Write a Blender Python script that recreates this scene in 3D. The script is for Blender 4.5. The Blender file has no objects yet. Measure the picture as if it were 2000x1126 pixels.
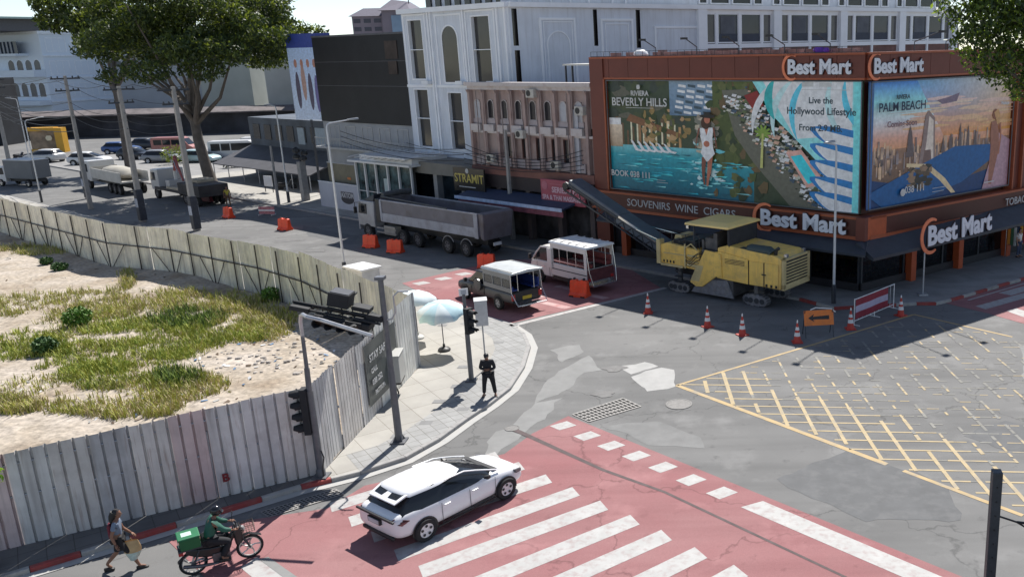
import bpy, bmesh, math, random
from mathutils import Vector, Matrix, Euler, noise
R = math.radians
rnd = random.Random(7)
sc = bpy.context.scene
COL = sc.collection
# ---------------------------------------------------------------- camera, sky, sun
CAM_H, FPX, PIT, ROL, CX, CY = 12.3, 1737.2, R(14.948), R(-1.2647), 1363.8, 563.0
_F = Vector((0, math.cos(PIT), -math.sin(PIT))); _R0 = Vector((1, 0, 0)); _U0 = Vector((0, math.sin(PIT), math.cos(PIT)))
_R = _R0*math.cos(ROL) + _U0*math.sin(ROL); _U = -_R0*math.sin(ROL) + _U0*math.cos(ROL)
cam = bpy.data.cameras.new('camera'); camo = bpy.data.objects.new('camera', cam); COL.objects.link(camo)
m = Matrix.Identity(4)
for i in range(3):
    m[i][0], m[i][1], m[i][2] = _R[i], _U[i], -_F[i]
m[2][3] = CAM_H
camo.matrix_world = m
cam.sensor_width = 36; cam.lens = FPX/2000*36; cam.shift_x = -(CX-1000)/2000
cam.clip_start = 0.1; cam.clip_end = 3000
sc.camera = camo
SUN_AZ, SUN_EL = R(11), R(51)
w = bpy.data.worlds.new('World'); sc.world = w; w.use_nodes = True
nt = w.node_tree; bg = nt.nodes['Background']
sky = nt.nodes.new('ShaderNodeTexSky'); sky.sky_type = 'NISHITA'; sky.sun_disc = False
sky.sun_elevation = SUN_EL; sky.sun_rotation = SUN_AZ; sky.air_density = 0.8; sky.dust_density = 0.0; sky.ozone_density = 2.0
hs = nt.nodes.new('ShaderNodeHueSaturation'); hs.inputs['Saturation'].default_value = .78; nt.links.new(sky.outputs[0], hs.inputs['Color']); nt.links.new(hs.outputs[0], bg.inputs[0]); bg.inputs[1].default_value = 0.094
sl = bpy.data.lights.new('sun', 'SUN'); slo = bpy.data.objects.new('sun', sl); COL.objects.link(slo)
sl.energy = 5.0; sl.angle = R(0.5); sl.color = (1.0, 0.96, 0.90)
slo.location = (0, 0, 60)
slo.rotation_euler = Vector((-math.sin(SUN_AZ)*math.cos(SUN_EL), -math.cos(SUN_AZ)*math.cos(SUN_EL), -math.sin(SUN_EL))).to_track_quat('-Z', 'Y').to_euler()
sc.view_settings.view_transform = 'Standard'; sc.view_settings.look = 'None'; sc.view_settings.gamma = 1
sc.view_settings.exposure = 0.55

# ---------------------------------------------------------------- helpers
def G(px, py, z=0.0):
    """ground point (at height z) seen at a spot of the photograph (2000 px wide)"""
    d = _F + _R*((px-CX)/FPX) - _U*((py-CY)/FPX)
    t = (z-CAM_H)/d.z
    return Vector((d.x*t, d.y*t, z))
def GP(px, py):
    """point standing on the raised pavement, given with z = 0"""
    p = G(px, py, .13); return Vector((p.x, p.y, 0))
def g2(px, py, z=0.0):
    p = G(px, py, z); return (p.x, p.y)
def rz(az): return R(90-az)            # rotation so that local +x heads to compass-like azimuth az
def XF(p, az=90): return Matrix.Translation(Vector((p[0], p[1], p[2] if len(p) > 2 else 0))) @ Matrix.Rotation(rz(az), 4, 'Z')

_m = {}
def mat(name, col, rough=0.6, metal=0.0, var=0.12, vs=3.0, dirt=None, da=0.4, ds=1.2, bump=0.0, bs=40.0, coat=0.0, emit=None, trans=None, alpha=None, detail=4, streak=0, joints=0):
    if name in _m: return _m[name]
    M = bpy.data.materials.new(name); M.use_nodes = True; n = M.node_tree.nodes; l = M.node_tree.links
    b = n['Principled BSDF']; b.inputs['Roughness'].default_value = rough; b.inputs['Metallic'].default_value = metal
    b.inputs['Coat Weight'].default_value = coat
    tc = n.new('ShaderNodeTexCoord')
    def nz(scale, det):
        t = n.new('ShaderNodeTexNoise'); t.inputs['Scale'].default_value = scale; t.inputs['Detail'].default_value = det
        t.inputs['Roughness'].default_value = 0.6; l.new(tc.outputs['Object'], t.inputs['Vector']); return t
    src = None
    c = (col[0], col[1], col[2], 1)
    if var > 0:
        t = nz(vs, detail)
        mp = n.new('ShaderNodeMapRange'); mp.inputs['From Min'].default_value = .3; mp.inputs['From Max'].default_value = .7
        mp.inputs['To Min'].default_value = 1-var; mp.inputs['To Max'].default_value = 1+var; l.new(t.outputs['Fac'], mp.inputs['Value'])
        mx = n.new('ShaderNodeMix'); mx.data_type = 'RGBA'; mx.blend_type = 'MULTIPLY'; mx.inputs[0].default_value = 1
        mx.inputs[6].default_value = c; l.new(mp.outputs[0], mx.inputs[7]); src = mx.outputs[2]
    if dirt:
        t = nz(ds, 6)
        mp = n.new('ShaderNodeMapRange'); mp.inputs['From Min'].default_value = .48; mp.inputs['From Max'].default_value = .68
        mp.inputs['To Max'].default_value = da; l.new(t.outputs['Fac'], mp.inputs['Value'])
        mx = n.new('ShaderNodeMix'); mx.data_type = 'RGBA'; l.new(mp.outputs[0], mx.inputs[0])
        if src: l.new(src, mx.inputs[6])
        else: mx.inputs[6].default_value = c
        mx.inputs[7].default_value = (dirt[0], dirt[1], dirt[2], 1); src = mx.outputs[2]
    if joints:
        bt = n.new('ShaderNodeTexBrick'); bt.inputs['Scale'].default_value = 1.0; bt.inputs['Mortar Size'].default_value = .012; bt.inputs['Brick Width'].default_value = joints; bt.inputs['Row Height'].default_value = joints
        bt.offset = 0; mpj = n.new('ShaderNodeMapping'); mpj.inputs['Rotation'].default_value = (0, 0, R(-37)); l.new(tc.outputs['Object'], mpj.inputs['Vector']); l.new(mpj.outputs[0], bt.inputs['Vector'])
        bt.inputs['Color1'].default_value = (1,1,1,1); bt.inputs['Color2'].default_value = (.88,.88,.88,1); bt.inputs['Mortar'].default_value = (.55,.53,.5,1)
        mx = n.new('ShaderNodeMix'); mx.data_type = 'RGBA'; mx.blend_type = 'MULTIPLY'; mx.inputs[0].default_value = 1; l.new(src, mx.inputs[6]); l.new(bt.outputs['Color'], mx.inputs[7]); src = mx.outputs[2]
    if streak:
        mpg = n.new('ShaderNodeMapping'); mpg.inputs['Scale'].default_value = (5, 5, .35); l.new(tc.outputs['Object'], mpg.inputs['Vector'])
        for sc_, lo, hi, cc in ((1.0, .52, .72, (.16,.14,.13)), (2.6, .60, .72, (.24,.13,.08)), (.35, .5, .7, (.33,.31,.31))):
            t = n.new('ShaderNodeTexNoise'); t.inputs['Scale'].default_value = sc_; t.inputs['Detail'].default_value = 5; l.new(mpg.outputs[0], t.inputs['Vector'])
            mp = n.new('ShaderNodeMapRange'); mp.inputs['From Min'].default_value = lo; mp.inputs['From Max'].default_value = hi; mp.inputs['To Max'].default_value = streak; l.new(t.outputs['Fac'], mp.inputs['Value'])
            mx = n.new('ShaderNodeMix'); mx.data_type = 'RGBA'; l.new(mp.outputs[0], mx.inputs[0]); l.new(src, mx.inputs[6]); mx.inputs[7].default_value = (*cc, 1); src = mx.outputs[2]
    if src: l.new(src, b.inputs['Base Color'])
    else: b.inputs['Base Color'].default_value = c
    if bump > 0:
        t = nz(bs, 4); bp = n.new('ShaderNodeBump'); bp.inputs['Strength'].default_value = bump; bp.inputs['Distance'].default_value = 0.02
        l.new(t.outputs['Fac'], bp.inputs['Height']); l.new(bp.outputs[0], b.inputs['Normal'])
    if emit: b.inputs['Emission Color'].default_value = (*emit[:3], 1); b.inputs['Emission Strength'].default_value = emit[3]
    if trans: b.inputs['Transmission Weight'].default_value = trans
    if alpha is not None: b.inputs['Alpha'].default_value = alpha
    _m[name] = M; return M
def vmat(name, rough=0.6):
    """printed surface: colours come from the mesh's own print colours"""
    if name in _m: return _m[name]
    M = bpy.data.materials.new(name); M.use_nodes = True; n = M.node_tree.nodes; l = M.node_tree.links
    b = n['Principled BSDF']; b.inputs['Roughness'].default_value = rough
    a = n.new('ShaderNodeVertexColor'); a.layer_name = 'ink'
    t = n.new('ShaderNodeTexNoise'); t.inputs['Scale'].default_value = 5; t.inputs['Detail'].default_value = 8
    tc = n.new('ShaderNodeTexCoord'); l.new(tc.outputs['Object'], t.inputs['Vector'])
    mp = n.new('ShaderNodeMapRange'); mp.inputs['To Min'].default_value = .6; mp.inputs['To Max'].default_value = 1.4
    l.new(t.outputs['Fac'], mp.inputs['Value'])
    mx = n.new('ShaderNodeMix'); mx.data_type = 'RGBA'; mx.blend_type = 'MULTIPLY'; mx.inputs[0].default_value = 1
    l.new(a.outputs['Color'], mx.inputs[6]); l.new(mp.outputs[0], mx.inputs[7]); l.new(mx.outputs[2], b.inputs['Base Color'])
    _m[name] = M; return M

def each(name, mats, parent, boxes, X=None, bevel=0):
    """boxes as separate parts"""
    for bx in boxes: MB(X).box(*bx).build(name, mats, parent, bevel=bevel)
class MB:
    def __init__(s, X=None): s.v = []; s.f = []; s.mi = []; s.X = X; s.ink = []
    def _a(s, pts):
        i = len(s.v)
        for p in pts:
            p = Vector(p)
            if s.X is not None: p = s.X @ p
            s.v.append(p)
        return i
    def poly(s, pts, m=0, ink=None):
        i = s._a(pts); s.f.append(list(range(i, i+len(pts)))); s.mi.append(m)
        if ink: s.ink.append((len(s.f)-1, ink))
    def box(s, x0, x1, y0, y1, z0, z1, m=0, T=None):
        P = [Vector(p) for p in ((x0,y0,z0),(x1,y0,z0),(x1,y1,z0),(x0,y1,z0),(x0,y0,z1),(x1,y0,z1),(x1,y1,z1),(x0,y1,z1))]
        if T is not None: P = [T @ p for p in P]
        i = s._a(P)
        for q in ((0,3,2,1),(4,5,6,7),(0,1,5,4),(1,2,6,5),(2,3,7,6),(3,0,4,7)):
            s.f.append([i+k for k in q]); s.mi.append(m)
        return s
    def prism(s, pts, ax, a, b, m=0, T=None):
        def P(p, t):
            q = (p[0], t, p[1]) if ax == 'y' else ((p[0], p[1], t) if ax == 'z' else (t, p[0], p[1]))
            q = Vector(q); return T @ q if T is not None else q
        n = len(pts); i = s._a([P(p, a) for p in pts]+[P(p, b) for p in pts])
        s.f.append([i+k for k in range(n)][::-1]); s.mi.append(m)
        s.f.append([i+n+k for k in range(n)]); s.mi.append(m)
        for k in range(n):
            k2 = (k+1) % n; s.f.append([i+k, i+k2, i+n+k2, i+n+k]); s.mi.append(m)
        return s
    def loft(s, rings, m=0, caps=True, closed=True):
        n = len(rings[0]); ids = [s._a(r) for r in rings]
        for a, b in zip(ids, ids[1:]):
            for k in range(n if closed else n-1):
                k2 = (k+1) % n; s.f.append([a+k, a+k2, b+k2, b+k]); s.mi.append(m)
        if caps:
            s.f.append([ids[0]+k for k in range(n)][::-1]); s.mi.append(m)
            s.f.append([ids[-1]+k for k in range(n)]); s.mi.append(m)
        return s
    def path(s, pts, r, n=8, m=0, caps=True):
        pts = [Vector(p) for p in pts]; rings = []
        for i, p in enumerate(pts):
            d = (pts[min(i+1, len(pts)-1)]-pts[max(i-1, 0)]).normalized()
            u = d.orthogonal().normalized() if i == 0 else (u-d*u.dot(d)).normalized()
            v = d.cross(u); rr = r[i] if isinstance(r, (list, tuple)) else r
            rings.append([p+(u*math.cos(2*math.pi*k/n)+v*math.sin(2*math.pi*k/n))*rr for k in range(n)])
        return s.loft(rings, m, caps)
    def tube(s, p, q, r, r2=None, n=8, m=0): return s.path([p, q], [r, r if r2 is None else r2], n, m)
    def lathe(s, prof, c=(0,0,0), n=16, m=0, ax='z'):
        rings = []
        for r, z in prof:
            ring = []
            for k in range(n):
                t = 2*math.pi*k/n; a, b = r*math.cos(t), r*math.sin(t)
                q = (a, b, z) if ax == 'z' else ((a, z, b) if ax == 'y' else (z, a, b))
                ring.append(Vector(c)+Vector(q))
            rings.append(ring)
        return s.loft(rings, m)
    def ball(s, c, r, n=10, m=0):
        rx, ry, rz_ = r if isinstance(r, (list, tuple)) else (r, r, r)
        k = n//2; rings = []
        for i in range(1, k):
            t = math.pi*i/k
            rings.append([Vector(c)+Vector((rx*math.sin(t)*math.cos(2*math.pi*j/n), ry*math.sin(t)*math.sin(2*math.pi*j/n), -rz_*math.cos(t))) for j in range(n)])
        return s.loft(rings, m)
    def grid(s, fn, nu, nv, m=0, mf=None):
        i = s._a([fn(u/nu, v/nv) for v in range(nv+1) for u in range(nu+1)])
        for v in range(nv):
            for u in range(nu):
                a = i+v*(nu+1)+u; s.f.append([a, a+1, a+nu+2, a+nu+1]); s.mi.append(mf(u, v) if mf else m)
        return s
    def build(s, name, mats, parent=None, smooth=False, bevel=0, fix=True, ang=40, solid=0, sub=0, tri=False):
        me = bpy.data.meshes.new(name); me.from_pydata([tuple(v) for v in s.v], [], s.f)
        for mm in (mats if isinstance(mats, (list, tuple)) else [mats]): me.materials.append(mm)
        for p, k in zip(me.polygons, s.mi): p.material_index = k; p.use_smooth = smooth
        if s.ink:
            at = me.color_attributes.new('ink', 'FLOAT_COLOR', 'CORNER'); d = dict(s.ink)
            for pi, p in enumerate(me.polygons):
                c = d.get(pi, (0.5, 0.5, 0.5))
                for j, li in enumerate(p.loop_indices):
                    cc = c[j] if isinstance(c[0], (list, tuple)) else c
                    cc = [min(.85, (q*2.35)**1.45) for q in cc]
                    at.data[li].color = (cc[0], cc[1], cc[2], 1)
        if fix or tri:
            b = bmesh.new(); b.from_mesh(me)
            if fix: bmesh.ops.recalc_face_normals(b, faces=b.faces)
            if tri: bmesh.ops.triangulate(b, faces=[f for f in b.faces if len(f.verts) > 4])
            b.to_mesh(me); b.free()
        if smooth:
            try: me.set_sharp_from_angle(angle=R(ang))
            except Exception: pass
        o = bpy.data.objects.new(name, me); COL.objects.link(o)
        if parent: o.parent = parent
        if bevel:
            md = o.modifiers.new('bevel', 'BEVEL'); md.width = bevel; md.segments = 2; md.limit_method = 'ANGLE'; md.angle_limit = R(35)
        if sub: md = o.modifiers.new('sub', 'SUBSURF'); md.levels = md.render_levels = sub
        if solid: md = o.modifiers.new('solid', 'SOLIDIFY'); md.thickness = solid
        return o
def tag(o, label=None, cat=None, group=None, kind=None):
    if label: o['label'] = label
    if cat: o['category'] = cat
    if group: o['group'] = group
    if kind: o['kind'] = kind
    return o
def thing(name, p, label, cat, az=90, group=None):
    o = bpy.data.objects.new(name, None); COL.objects.link(o); o.empty_display_size = .3
    o.location = (p[0], p[1], p[2] if len(p) > 2 else 0); o.rotation_euler = (0, 0, rz(az))
    return tag(o, label, cat, group)
def struct(o): o['kind'] = 'structure'; return o
def kids(o): return [c for c in bpy.data.objects if c.parent == o]
def dup(o, p=None, az=None, label=None, parent=None):
    c = o.copy(); COL.objects.link(c)
    if parent: c.parent = parent
    for ch in kids(o): dup(ch, parent=c)
    if p is not None: c.location = (p[0], p[1], p[2] if len(p) > 2 else 0)
    if az is not None: c.rotation_euler = (0, 0, rz(az))
    if label: c['label'] = label
    return c
def text(s, size, M, material, parent, name='lettering', depth=0.01, bold=0.0, align='LEFT', squash=1.0):
    """lettering as a mesh; M places the text plane (x right, y up, z towards the reader) in the parent's space"""
    cu = bpy.data.curves.new('t', 'FONT'); cu.body = s; cu.size = size; cu.extrude = depth/2; cu.offset = bold; cu.align_x = align
    cu.resolution_u = 3
    t = bpy.data.objects.new('t', cu); COL.objects.link(t)
    dg = bpy.context.evaluated_depsgraph_get(); me = bpy.data.meshes.new_from_object(t.evaluated_get(dg))
    bpy.data.objects.remove(t); me.materials.clear(); me.materials.append(material); me.name = name
    me.transform(M @ Matrix.Diagonal((squash, 1, 1, 1)))
    o = bpy.data.objects.new(name, me); COL.objects.link(o); o.parent = parent; return o
def WT(x, y, z, ang=0, lean=0):
    """text placement on a wall facing local -y (x right, z up)"""
    return Matrix.Translation((x, y, z)) @ Matrix.Rotation(R(ang), 4, 'Y') @ Matrix.Rotation(R(90), 4, 'X')
def skin(name, chains, material, parent, sub=2, merge=None):
    """one continuous grown surface; chains = list of [(point, radius), ...]; later chains may start with an index name of an earlier point"""
    vs, es, rs, names = [], [], [], {}
    for ch in chains:
        prev = None
        for it in ch:
            if isinstance(it, str): prev = names[it]; continue
            p, r = it[0], it[1]; vs.append(p); rs.append(r if isinstance(r, (tuple, list)) else (r, r)); k = len(vs)-1
            if len(it) > 2: names[it[2]] = k
            if prev is not None: es.append((prev, k))
            prev = k
    me = bpy.data.meshes.new(name); me.from_pydata(vs, es, []); o = bpy.data.objects.new(name, me); COL.objects.link(o)
    o.modifiers.new('skin', 'SKIN'); 
    sv = me.skin_vertices[0].data
    for i, r in enumerate(rs): sv[i].radius = r
    sv[0].use_root = True
    md = o.modifiers.new('sub', 'SUBSURF'); md.levels = md.render_levels = sub
    dg = bpy.context.evaluated_depsgraph_get(); dg.update(); m2 = bpy.data.meshes.new_from_object(o.evaluated_get(dg))
    bpy.data.objects.remove(o); m2.name = name; m2.materials.clear(); m2.materials.append(material)
    for p in m2.polygons: p.use_smooth = True; p.material_index = 0
    o = bpy.data.objects.new(name, m2); COL.objects.link(o); o.parent = parent; return o

# street axes
A1, A2 = -51.53, 52.5
O1 = G(1680, 576)                                   # corner of the red shop
dA = Vector((math.sin(R(A1)), math.cos(R(A1)), 0)); dN = Vector((math.cos(R(A1)), -math.sin(R(A1)), 0))   # along the street (away), into the block
dB = Vector((math.sin(R(A2)), math.cos(R(A2)), 0))
def SP(u, k): return O1 + dA*u + dN*k               # street coordinates: u away from the corner, k into the block (negative = on the road)
F1 = A1+180                                         # azimuth of a facade frame on the long street (x to the right seen from outside)

# ---------------------------------------------------------------- common materials
MET = mat('galvanised_steel', (.42,.43,.45), .5, .6, .15, 6)
DMET = mat('dark_steel', (.05,.055,.065), .5, .3, .2, 5)
BLK = mat('black_plastic', (.018,.018,.02), .5, 0, .15, 6)
RUB = mat('tyre_rubber', (.02,.02,.021), .85, 0, .2, 10)
WHT = mat('white_paint', (.75,.75,.75), .45, 0, .05, 3, dirt=(.45,.42,.38), da=.25, ds=2)
GLS = mat('dark_glass', (.015,.018,.022), .08, 0, 0)
CHR = mat('chrome', (.6,.6,.62), .2, .9, .05)
REDP = mat('red_plastic', (.62,.035,.02), .45, 0, .12, 3, dirt=(.3,.1,.07), da=.35, ds=4)
ORG = mat('orange_red_plastic', (.85,.07,.02), .45, 0, .1, 3, dirt=(.4,.15,.08), da=.3, ds=4)
WHM = mat('white_marking', (.38,.375,.365), .7, 0, .10, 2, dirt=(.27,.19,.185), da=.6, ds=4.5)
CONC = mat('pole_concrete', (.30,.29,.28), .9, 0, .15, 3, bump=.2, bs=30)
GRNB = mat('gold_letter', (.5,.42,.12), .5, .3, 0)
# ================================================================ ground
def road_mat(name, c1, c2, red=False):
    M = bpy.data.materials.new(name); M.use_nodes = True; n = M.node_tree.nodes; l = M.node_tree.links
    b = n['Principled BSDF']; b.inputs['Roughness'].default_value = .85; b.inputs['Specular IOR Level'].default_value = .3
    tc = n.new('ShaderNodeTexCoord')
    def nz(s, d=5, r=.6, mapp=None):
        t = n.new('ShaderNodeTexNoise'); t.inputs['Scale'].default_value = s; t.inputs['Detail'].default_value = d; t.inputs['Roughness'].default_value = r
        if mapp: l.new(mapp, t.inputs['Vector'])
        else: l.new(tc.outputs['Object'], t.inputs['Vector'])
        return t.outputs['Fac']
    def rmp(src, a, b_, c=0, d=1):
        q = n.new('ShaderNodeMapRange'); q.inputs['From Min'].default_value = a; q.inputs['From Max'].default_value = b_
        q.inputs['To Min'].default_value = c; q.inputs['To Max'].default_value = d; l.new(src, q.inputs['Value']); return q.outputs[0]
    def mix(f, a, b_, mode='MIX'):
        q = n.new('ShaderNodeMix'); q.data_type = 'RGBA'; q.blend_type = mode
        if isinstance(f, float): q.inputs[0].default_value = f
        else: l.new(f, q.inputs[0])
        for i, v in ((6, a), (7, b_)):
            if isinstance(v, tuple): q.inputs[i].default_value = (*v, 1)
            else: l.new(v, q.inputs[i])
        return q.outputs[2]
    c = mix(rmp(nz(.18, 6), .35, .65), c1, c2)
    # long wear streaks along the driving directions
    mp = n.new('ShaderNodeMapping'); mp.inputs['Rotation'].default_value = (0, 0, R(-38)); mp.inputs['Scale'].default_value = (.08, 1.1, 1)
    l.new(tc.outputs['Object'], mp.inputs['Vector'])
    c = mix(rmp(nz(1.0, 4, .5, mp.outputs[0]), .45, .7, 0, .5), c, tuple(v*.74 for v in c1))
    c = mix(rmp(nz(60, 3), .35, .65), c, mix(1.0, c, (.8, .8, .8), 'MULTIPLY'))
    # cracks
    v = n.new('ShaderNodeTexVoronoi'); v.feature = 'DISTANCE_TO_EDGE'; v.inputs['Scale'].default_value = .16
    t = n.new('ShaderNodeTexNoise'); t.inputs['Scale'].default_value = .8; t.inputs['Detail'].default_value = 6; l.new(tc.outputs['Object'], t.inputs['Vector'])
    ad = n.new('ShaderNodeVectorMath'); ad.operation = 'MULTIPLY_ADD'; ad.inputs[1].default_value = (2.2, 2.2, 0)
    l.new(t.outputs['Color'], ad.inputs[0]); l.new(tc.outputs['Object'], ad.inputs[2]); l.new(ad.outputs[0], v.inputs['Vector'])
    crack = rmp(v.outputs['Distance'], 0.0, .006, .55, 0)
    c = mix(crack, c, tuple(x*.35 for x in c1))
    c = mix(rmp(nz(1.7, 8), .60, .72, 0, .55), c, tuple(x*.5 for x in c1))
    c = mix(rmp(nz(.55, 7), .55, .7, 0, .5), c, tuple(x*1.25 for x in c2))
    l.new(c, b.inputs['Base Color'])
    bp = n.new('ShaderNodeBump'); bp.inputs['Strength'].default_value = .35; bp.inputs['Distance'].default_value = .01
    l.new(nz(45, 4), bp.inputs['Height']); l.new(bp.outputs[0], b.inputs['Normal'])
    return M
ASPH = road_mat('asphalt', (.158,.157,.155), (.205,.203,.199))
REDM = road_mat('red_road_paint', (.30,.125,.13), (.33,.17,.17))
PATL = mat('light_asphalt_patch', (.215,.215,.21), .85, 0, .12, 1.5, dirt=(.2,.2,.2), da=.4, ds=2)
PATB = mat('bright_concrete_patch', (.36,.355,.345), .85, 0, .08, 2, dirt=(.3,.3,.29), da=.5, ds=1.5)
PATD = mat('dark_asphalt_patch', (.105,.107,.11), .85, 0, .12, 1.5, dirt=(.17,.17,.17), da=.4, ds=2)
PAVE = mat('pavement_concrete', (.37,.355,.325), .85, 0, .1, .7, dirt=(.32,.3,.27), da=.45, ds=.9, bump=.2, bs=12, joints=1.2)
TILE = mat('pavement_tiles', (.31,.31,.305), .8, 0, .1, 1.2, dirt=(.22,.22,.21), da=.5, ds=1.4, joints=.4)
PAVD = mat('grey_pavement', (.24,.235,.23), .85, 0, .15, .8, dirt=(.14,.14,.14), da=.5, ds=1)
ASP2 = 1
YEL = mat('yellow_marking', (.42,.30,.14), .75, 0, .12, 2, dirt=(.24,.22,.19), da=.75, ds=1.6)
KRED = mat('red_kerb_paint', (.32,.05,.045), .7, 0, .15, 2, dirt=(.2,.12,.1), da=.5, ds=3)
KWHT = mat('white_kerb_paint', (.36,.35,.33), .7, 0, .1, 2, dirt=(.22,.2,.18), da=.7, ds=3)
GUTT = mat('gutter_concrete', (.40,.395,.38), .8, 0, .1, 2, dirt=(.35,.33,.3), da=.5, ds=2)
SEAM = mat('road_seam', (.10,.075,.075), .9, 0, .2, 3)

b = MB(); b.poly([(-400,-60,0),(400,-60,0),(400,700,0),(-400,700,0)]); struct(b.build('road', ASPH))
def flat(name, pts, z, M, px=True, jag=0):
    b = MB(); W_ = [Vector((*(g2(*p) if px else (p[0], p[1])), z)) for p in pts]
    if jag:
        Q = []
        for i, p in enumerate(W_):
            q = W_[(i+1) % len(W_)]; n = max(1, int((q-p).length/.35))
            for k in range(n): c = p.lerp(q, k/n); Q.append(c+Vector((noise.noise(c*1.3), noise.noise(c*1.3+Vector((9,4,2))), 0))*jag+Vector((rnd.uniform(-1,1), rnd.uniform(-1,1), 0))*jag*.15)
        W_ = Q
    b.poly(W_); o = b.build(name, M, tri=True)
    return struct(o)
def zq(o, s, pts): return [((o[0]+x/s), (o[1]+y/s)) for x, y in pts]
c4 = lambda p: zq((980,620), 3.754, p)
c5 = lambda p: zq((1400,600), 3.128, p)
for nm, P, M, z in (('asphalt_patch', c4([(365,235),(575,195),(615,245),(440,330)]), PATL, .004),
        ('asphalt_patch', c4([(400,395),(640,275),(735,380),(600,402),(500,520),(232,632),(320,480)]), PATL, .004),
        ('asphalt_patch', c4([(50,790),(250,625),(440,590),(310,740),(170,840)]), PATL, .004),
        ('asphalt_patch', c4([(865,360),(1050,325),(1150,355),(945,418)]), PATB, .004),
        ('asphalt_patch', c4([(950,430),(1170,362),(1250,390),(1285,500),(1062,548)]), PATB, .004),
        ('asphalt_patch', c4([(730,790),(1130,757),(1450,880),(1500,960),(1100,930)]), mat('grey_asphalt_patch', (.175,.175,.172), .85, 0, .15, 1.2), .004),
        ('asphalt_patch', c5([(1510,780),(1750,690),(2100,770),(2200,880),(1780,880)]), PATD, .004),
        ('asphalt_patch', c5([(350,1050),(820,860),(1400,1090),(1500,1300),(900,1300)]), PATD, .004),
        ('asphalt_patch', c5([(1850,240),(2300,150),(2300,700),(1900,520)]), PATL, .004),
        ('asphalt_patch', [(590,440),(700,462),(690,478),(600,460)], PATD, .004),
        ('asphalt_patch', c4([(-130,1010),(-60,830),(40,800),(140,860),(-20,1000)]), PATL, .004)):
    flat(nm, P, z, M, jag=.22)
# red crossing in the foreground
flat('crosswalk_paint', [(330,1057),(500,1013),(640,992),(712,948),(985,886),(1040,846),(1110,812),(1880,1126),(2306,1300),(580,1300),(400,1126)], .008, REDM)
flat('road_seam', [(990,836),(1008,836),(1180,915.5),(1300,959),(1655,1126),(1647,1127),(1296,962),(1175,919)], .012, SEAM)
ax, bx = Vector((math.sin(R(134)), math.cos(R(134)), 0)), Vector((math.sin(R(54)), math.cos(R(54)), 0))
def quad_on(nm, c, a, b_, u, v, z, M):
    b = MB(); b.poly([c+a*u+b_*v+Vector((0,0,z)), c-a*u+b_*v+Vector((0,0,z)), c-a*u-b_*v+Vector((0,0,z)), c+a*u-b_*v+Vector((0,0,z))]); return struct(b.build(nm, M))
for p in ((1100,831),(1147,851),(1194,870),(1243,890),(1295,912),(1350,937),(1410,962)):
    quad_on('crosswalk_square', G(*p), ax, bx, .27, .33, .012, WHM)
flat('crosswalk_line', [(1447,990),(1490,978),(1840,1126),(2100,1240),(2040,1250),(1762,1126)], .012, WHM)
Rs = [(975,888),(1022,908),(1075,933),(1128,958),(1183,985),(1243,1013),(1305,1043),(1372,1077),(1450,1112)]
Ls = [(642,992),(680,1020),(724,1050),(770,1086),(818,1118),(890,1156),(960,1195),(1040,1240),(1130,1290)]
for i, (r, l_) in enumerate(zip(Rs, Ls)):
    p, q = G(*r), G(*l_); d = (p-q).normalized(); n_ = Vector((-d.y, d.x, 0))*.30; z = Vector((0,0,.012))
    pts = [q-n_+z, p-n_-d*.1+z, p+n_+z, q+n_+d*.1+z]
    b = MB(); b.poly(pts); struct(b.build('crosswalk_stripe', WHM))
flat('stop_line', [(470,1108),(502,1087),(580,1140),(640,1190),(580,1200)], .012, WHM)
flat('stop_line', [(506,1092),(524,1087),(600,1140),(585,1150)], .016, PATL)
# crossing on the long street
flat('crosswalk_paint', [(985,634),(1292,563),(1235,528),(1150,505),(960,508),(930,519),(785,553),(830,575),(900,600)], .008, REDM)
b = MB()
for p, q in (((985,640),(1300,562)),):
    P, Q = G(*p), G(*q); d = (Q-P).normalized(); n_ = Vector((-d.y, d.x, 0))*.16; z = Vector((0,0,.012))
    b.poly([P-n_+z, Q-n_+z, Q+n_+z, P+n_+z])
struct(b.build('crosswalk_line', WHM))
for p in ((823,553),(866,544),(906,535),(944,527),(1010,515)):
    quad_on('crosswalk_square', G(*p), dA, dB, .35, .35, .012, WHM)
for p in ((1085,596),(1160,578),(1040,575),(1110,563)):
    quad_on('crosswalk_stripe', G(*p), dA, dB, .9, .22, .012, mat('worn_marking', (.45,.30,.29), .8, 0, .2, 3, dirt=(.4,.15,.15), da=.8, ds=2))
# crossing at the right edge
flat('crosswalk_paint', [(1846,592),(2000,549),(2150,508),(2300,600),(2100,660),(1985,628),(1930,612)], .008, REDM)
for p in (((1905,598),(2000,572),(2010,580),(1925,604)), ((1950,572),(2040,548),(2060,552),(1975,577)), ((1985,602),(2100,640),(2080,648),(1965,607))):
    flat('crosswalk_line', p, .012, WHM)
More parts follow.
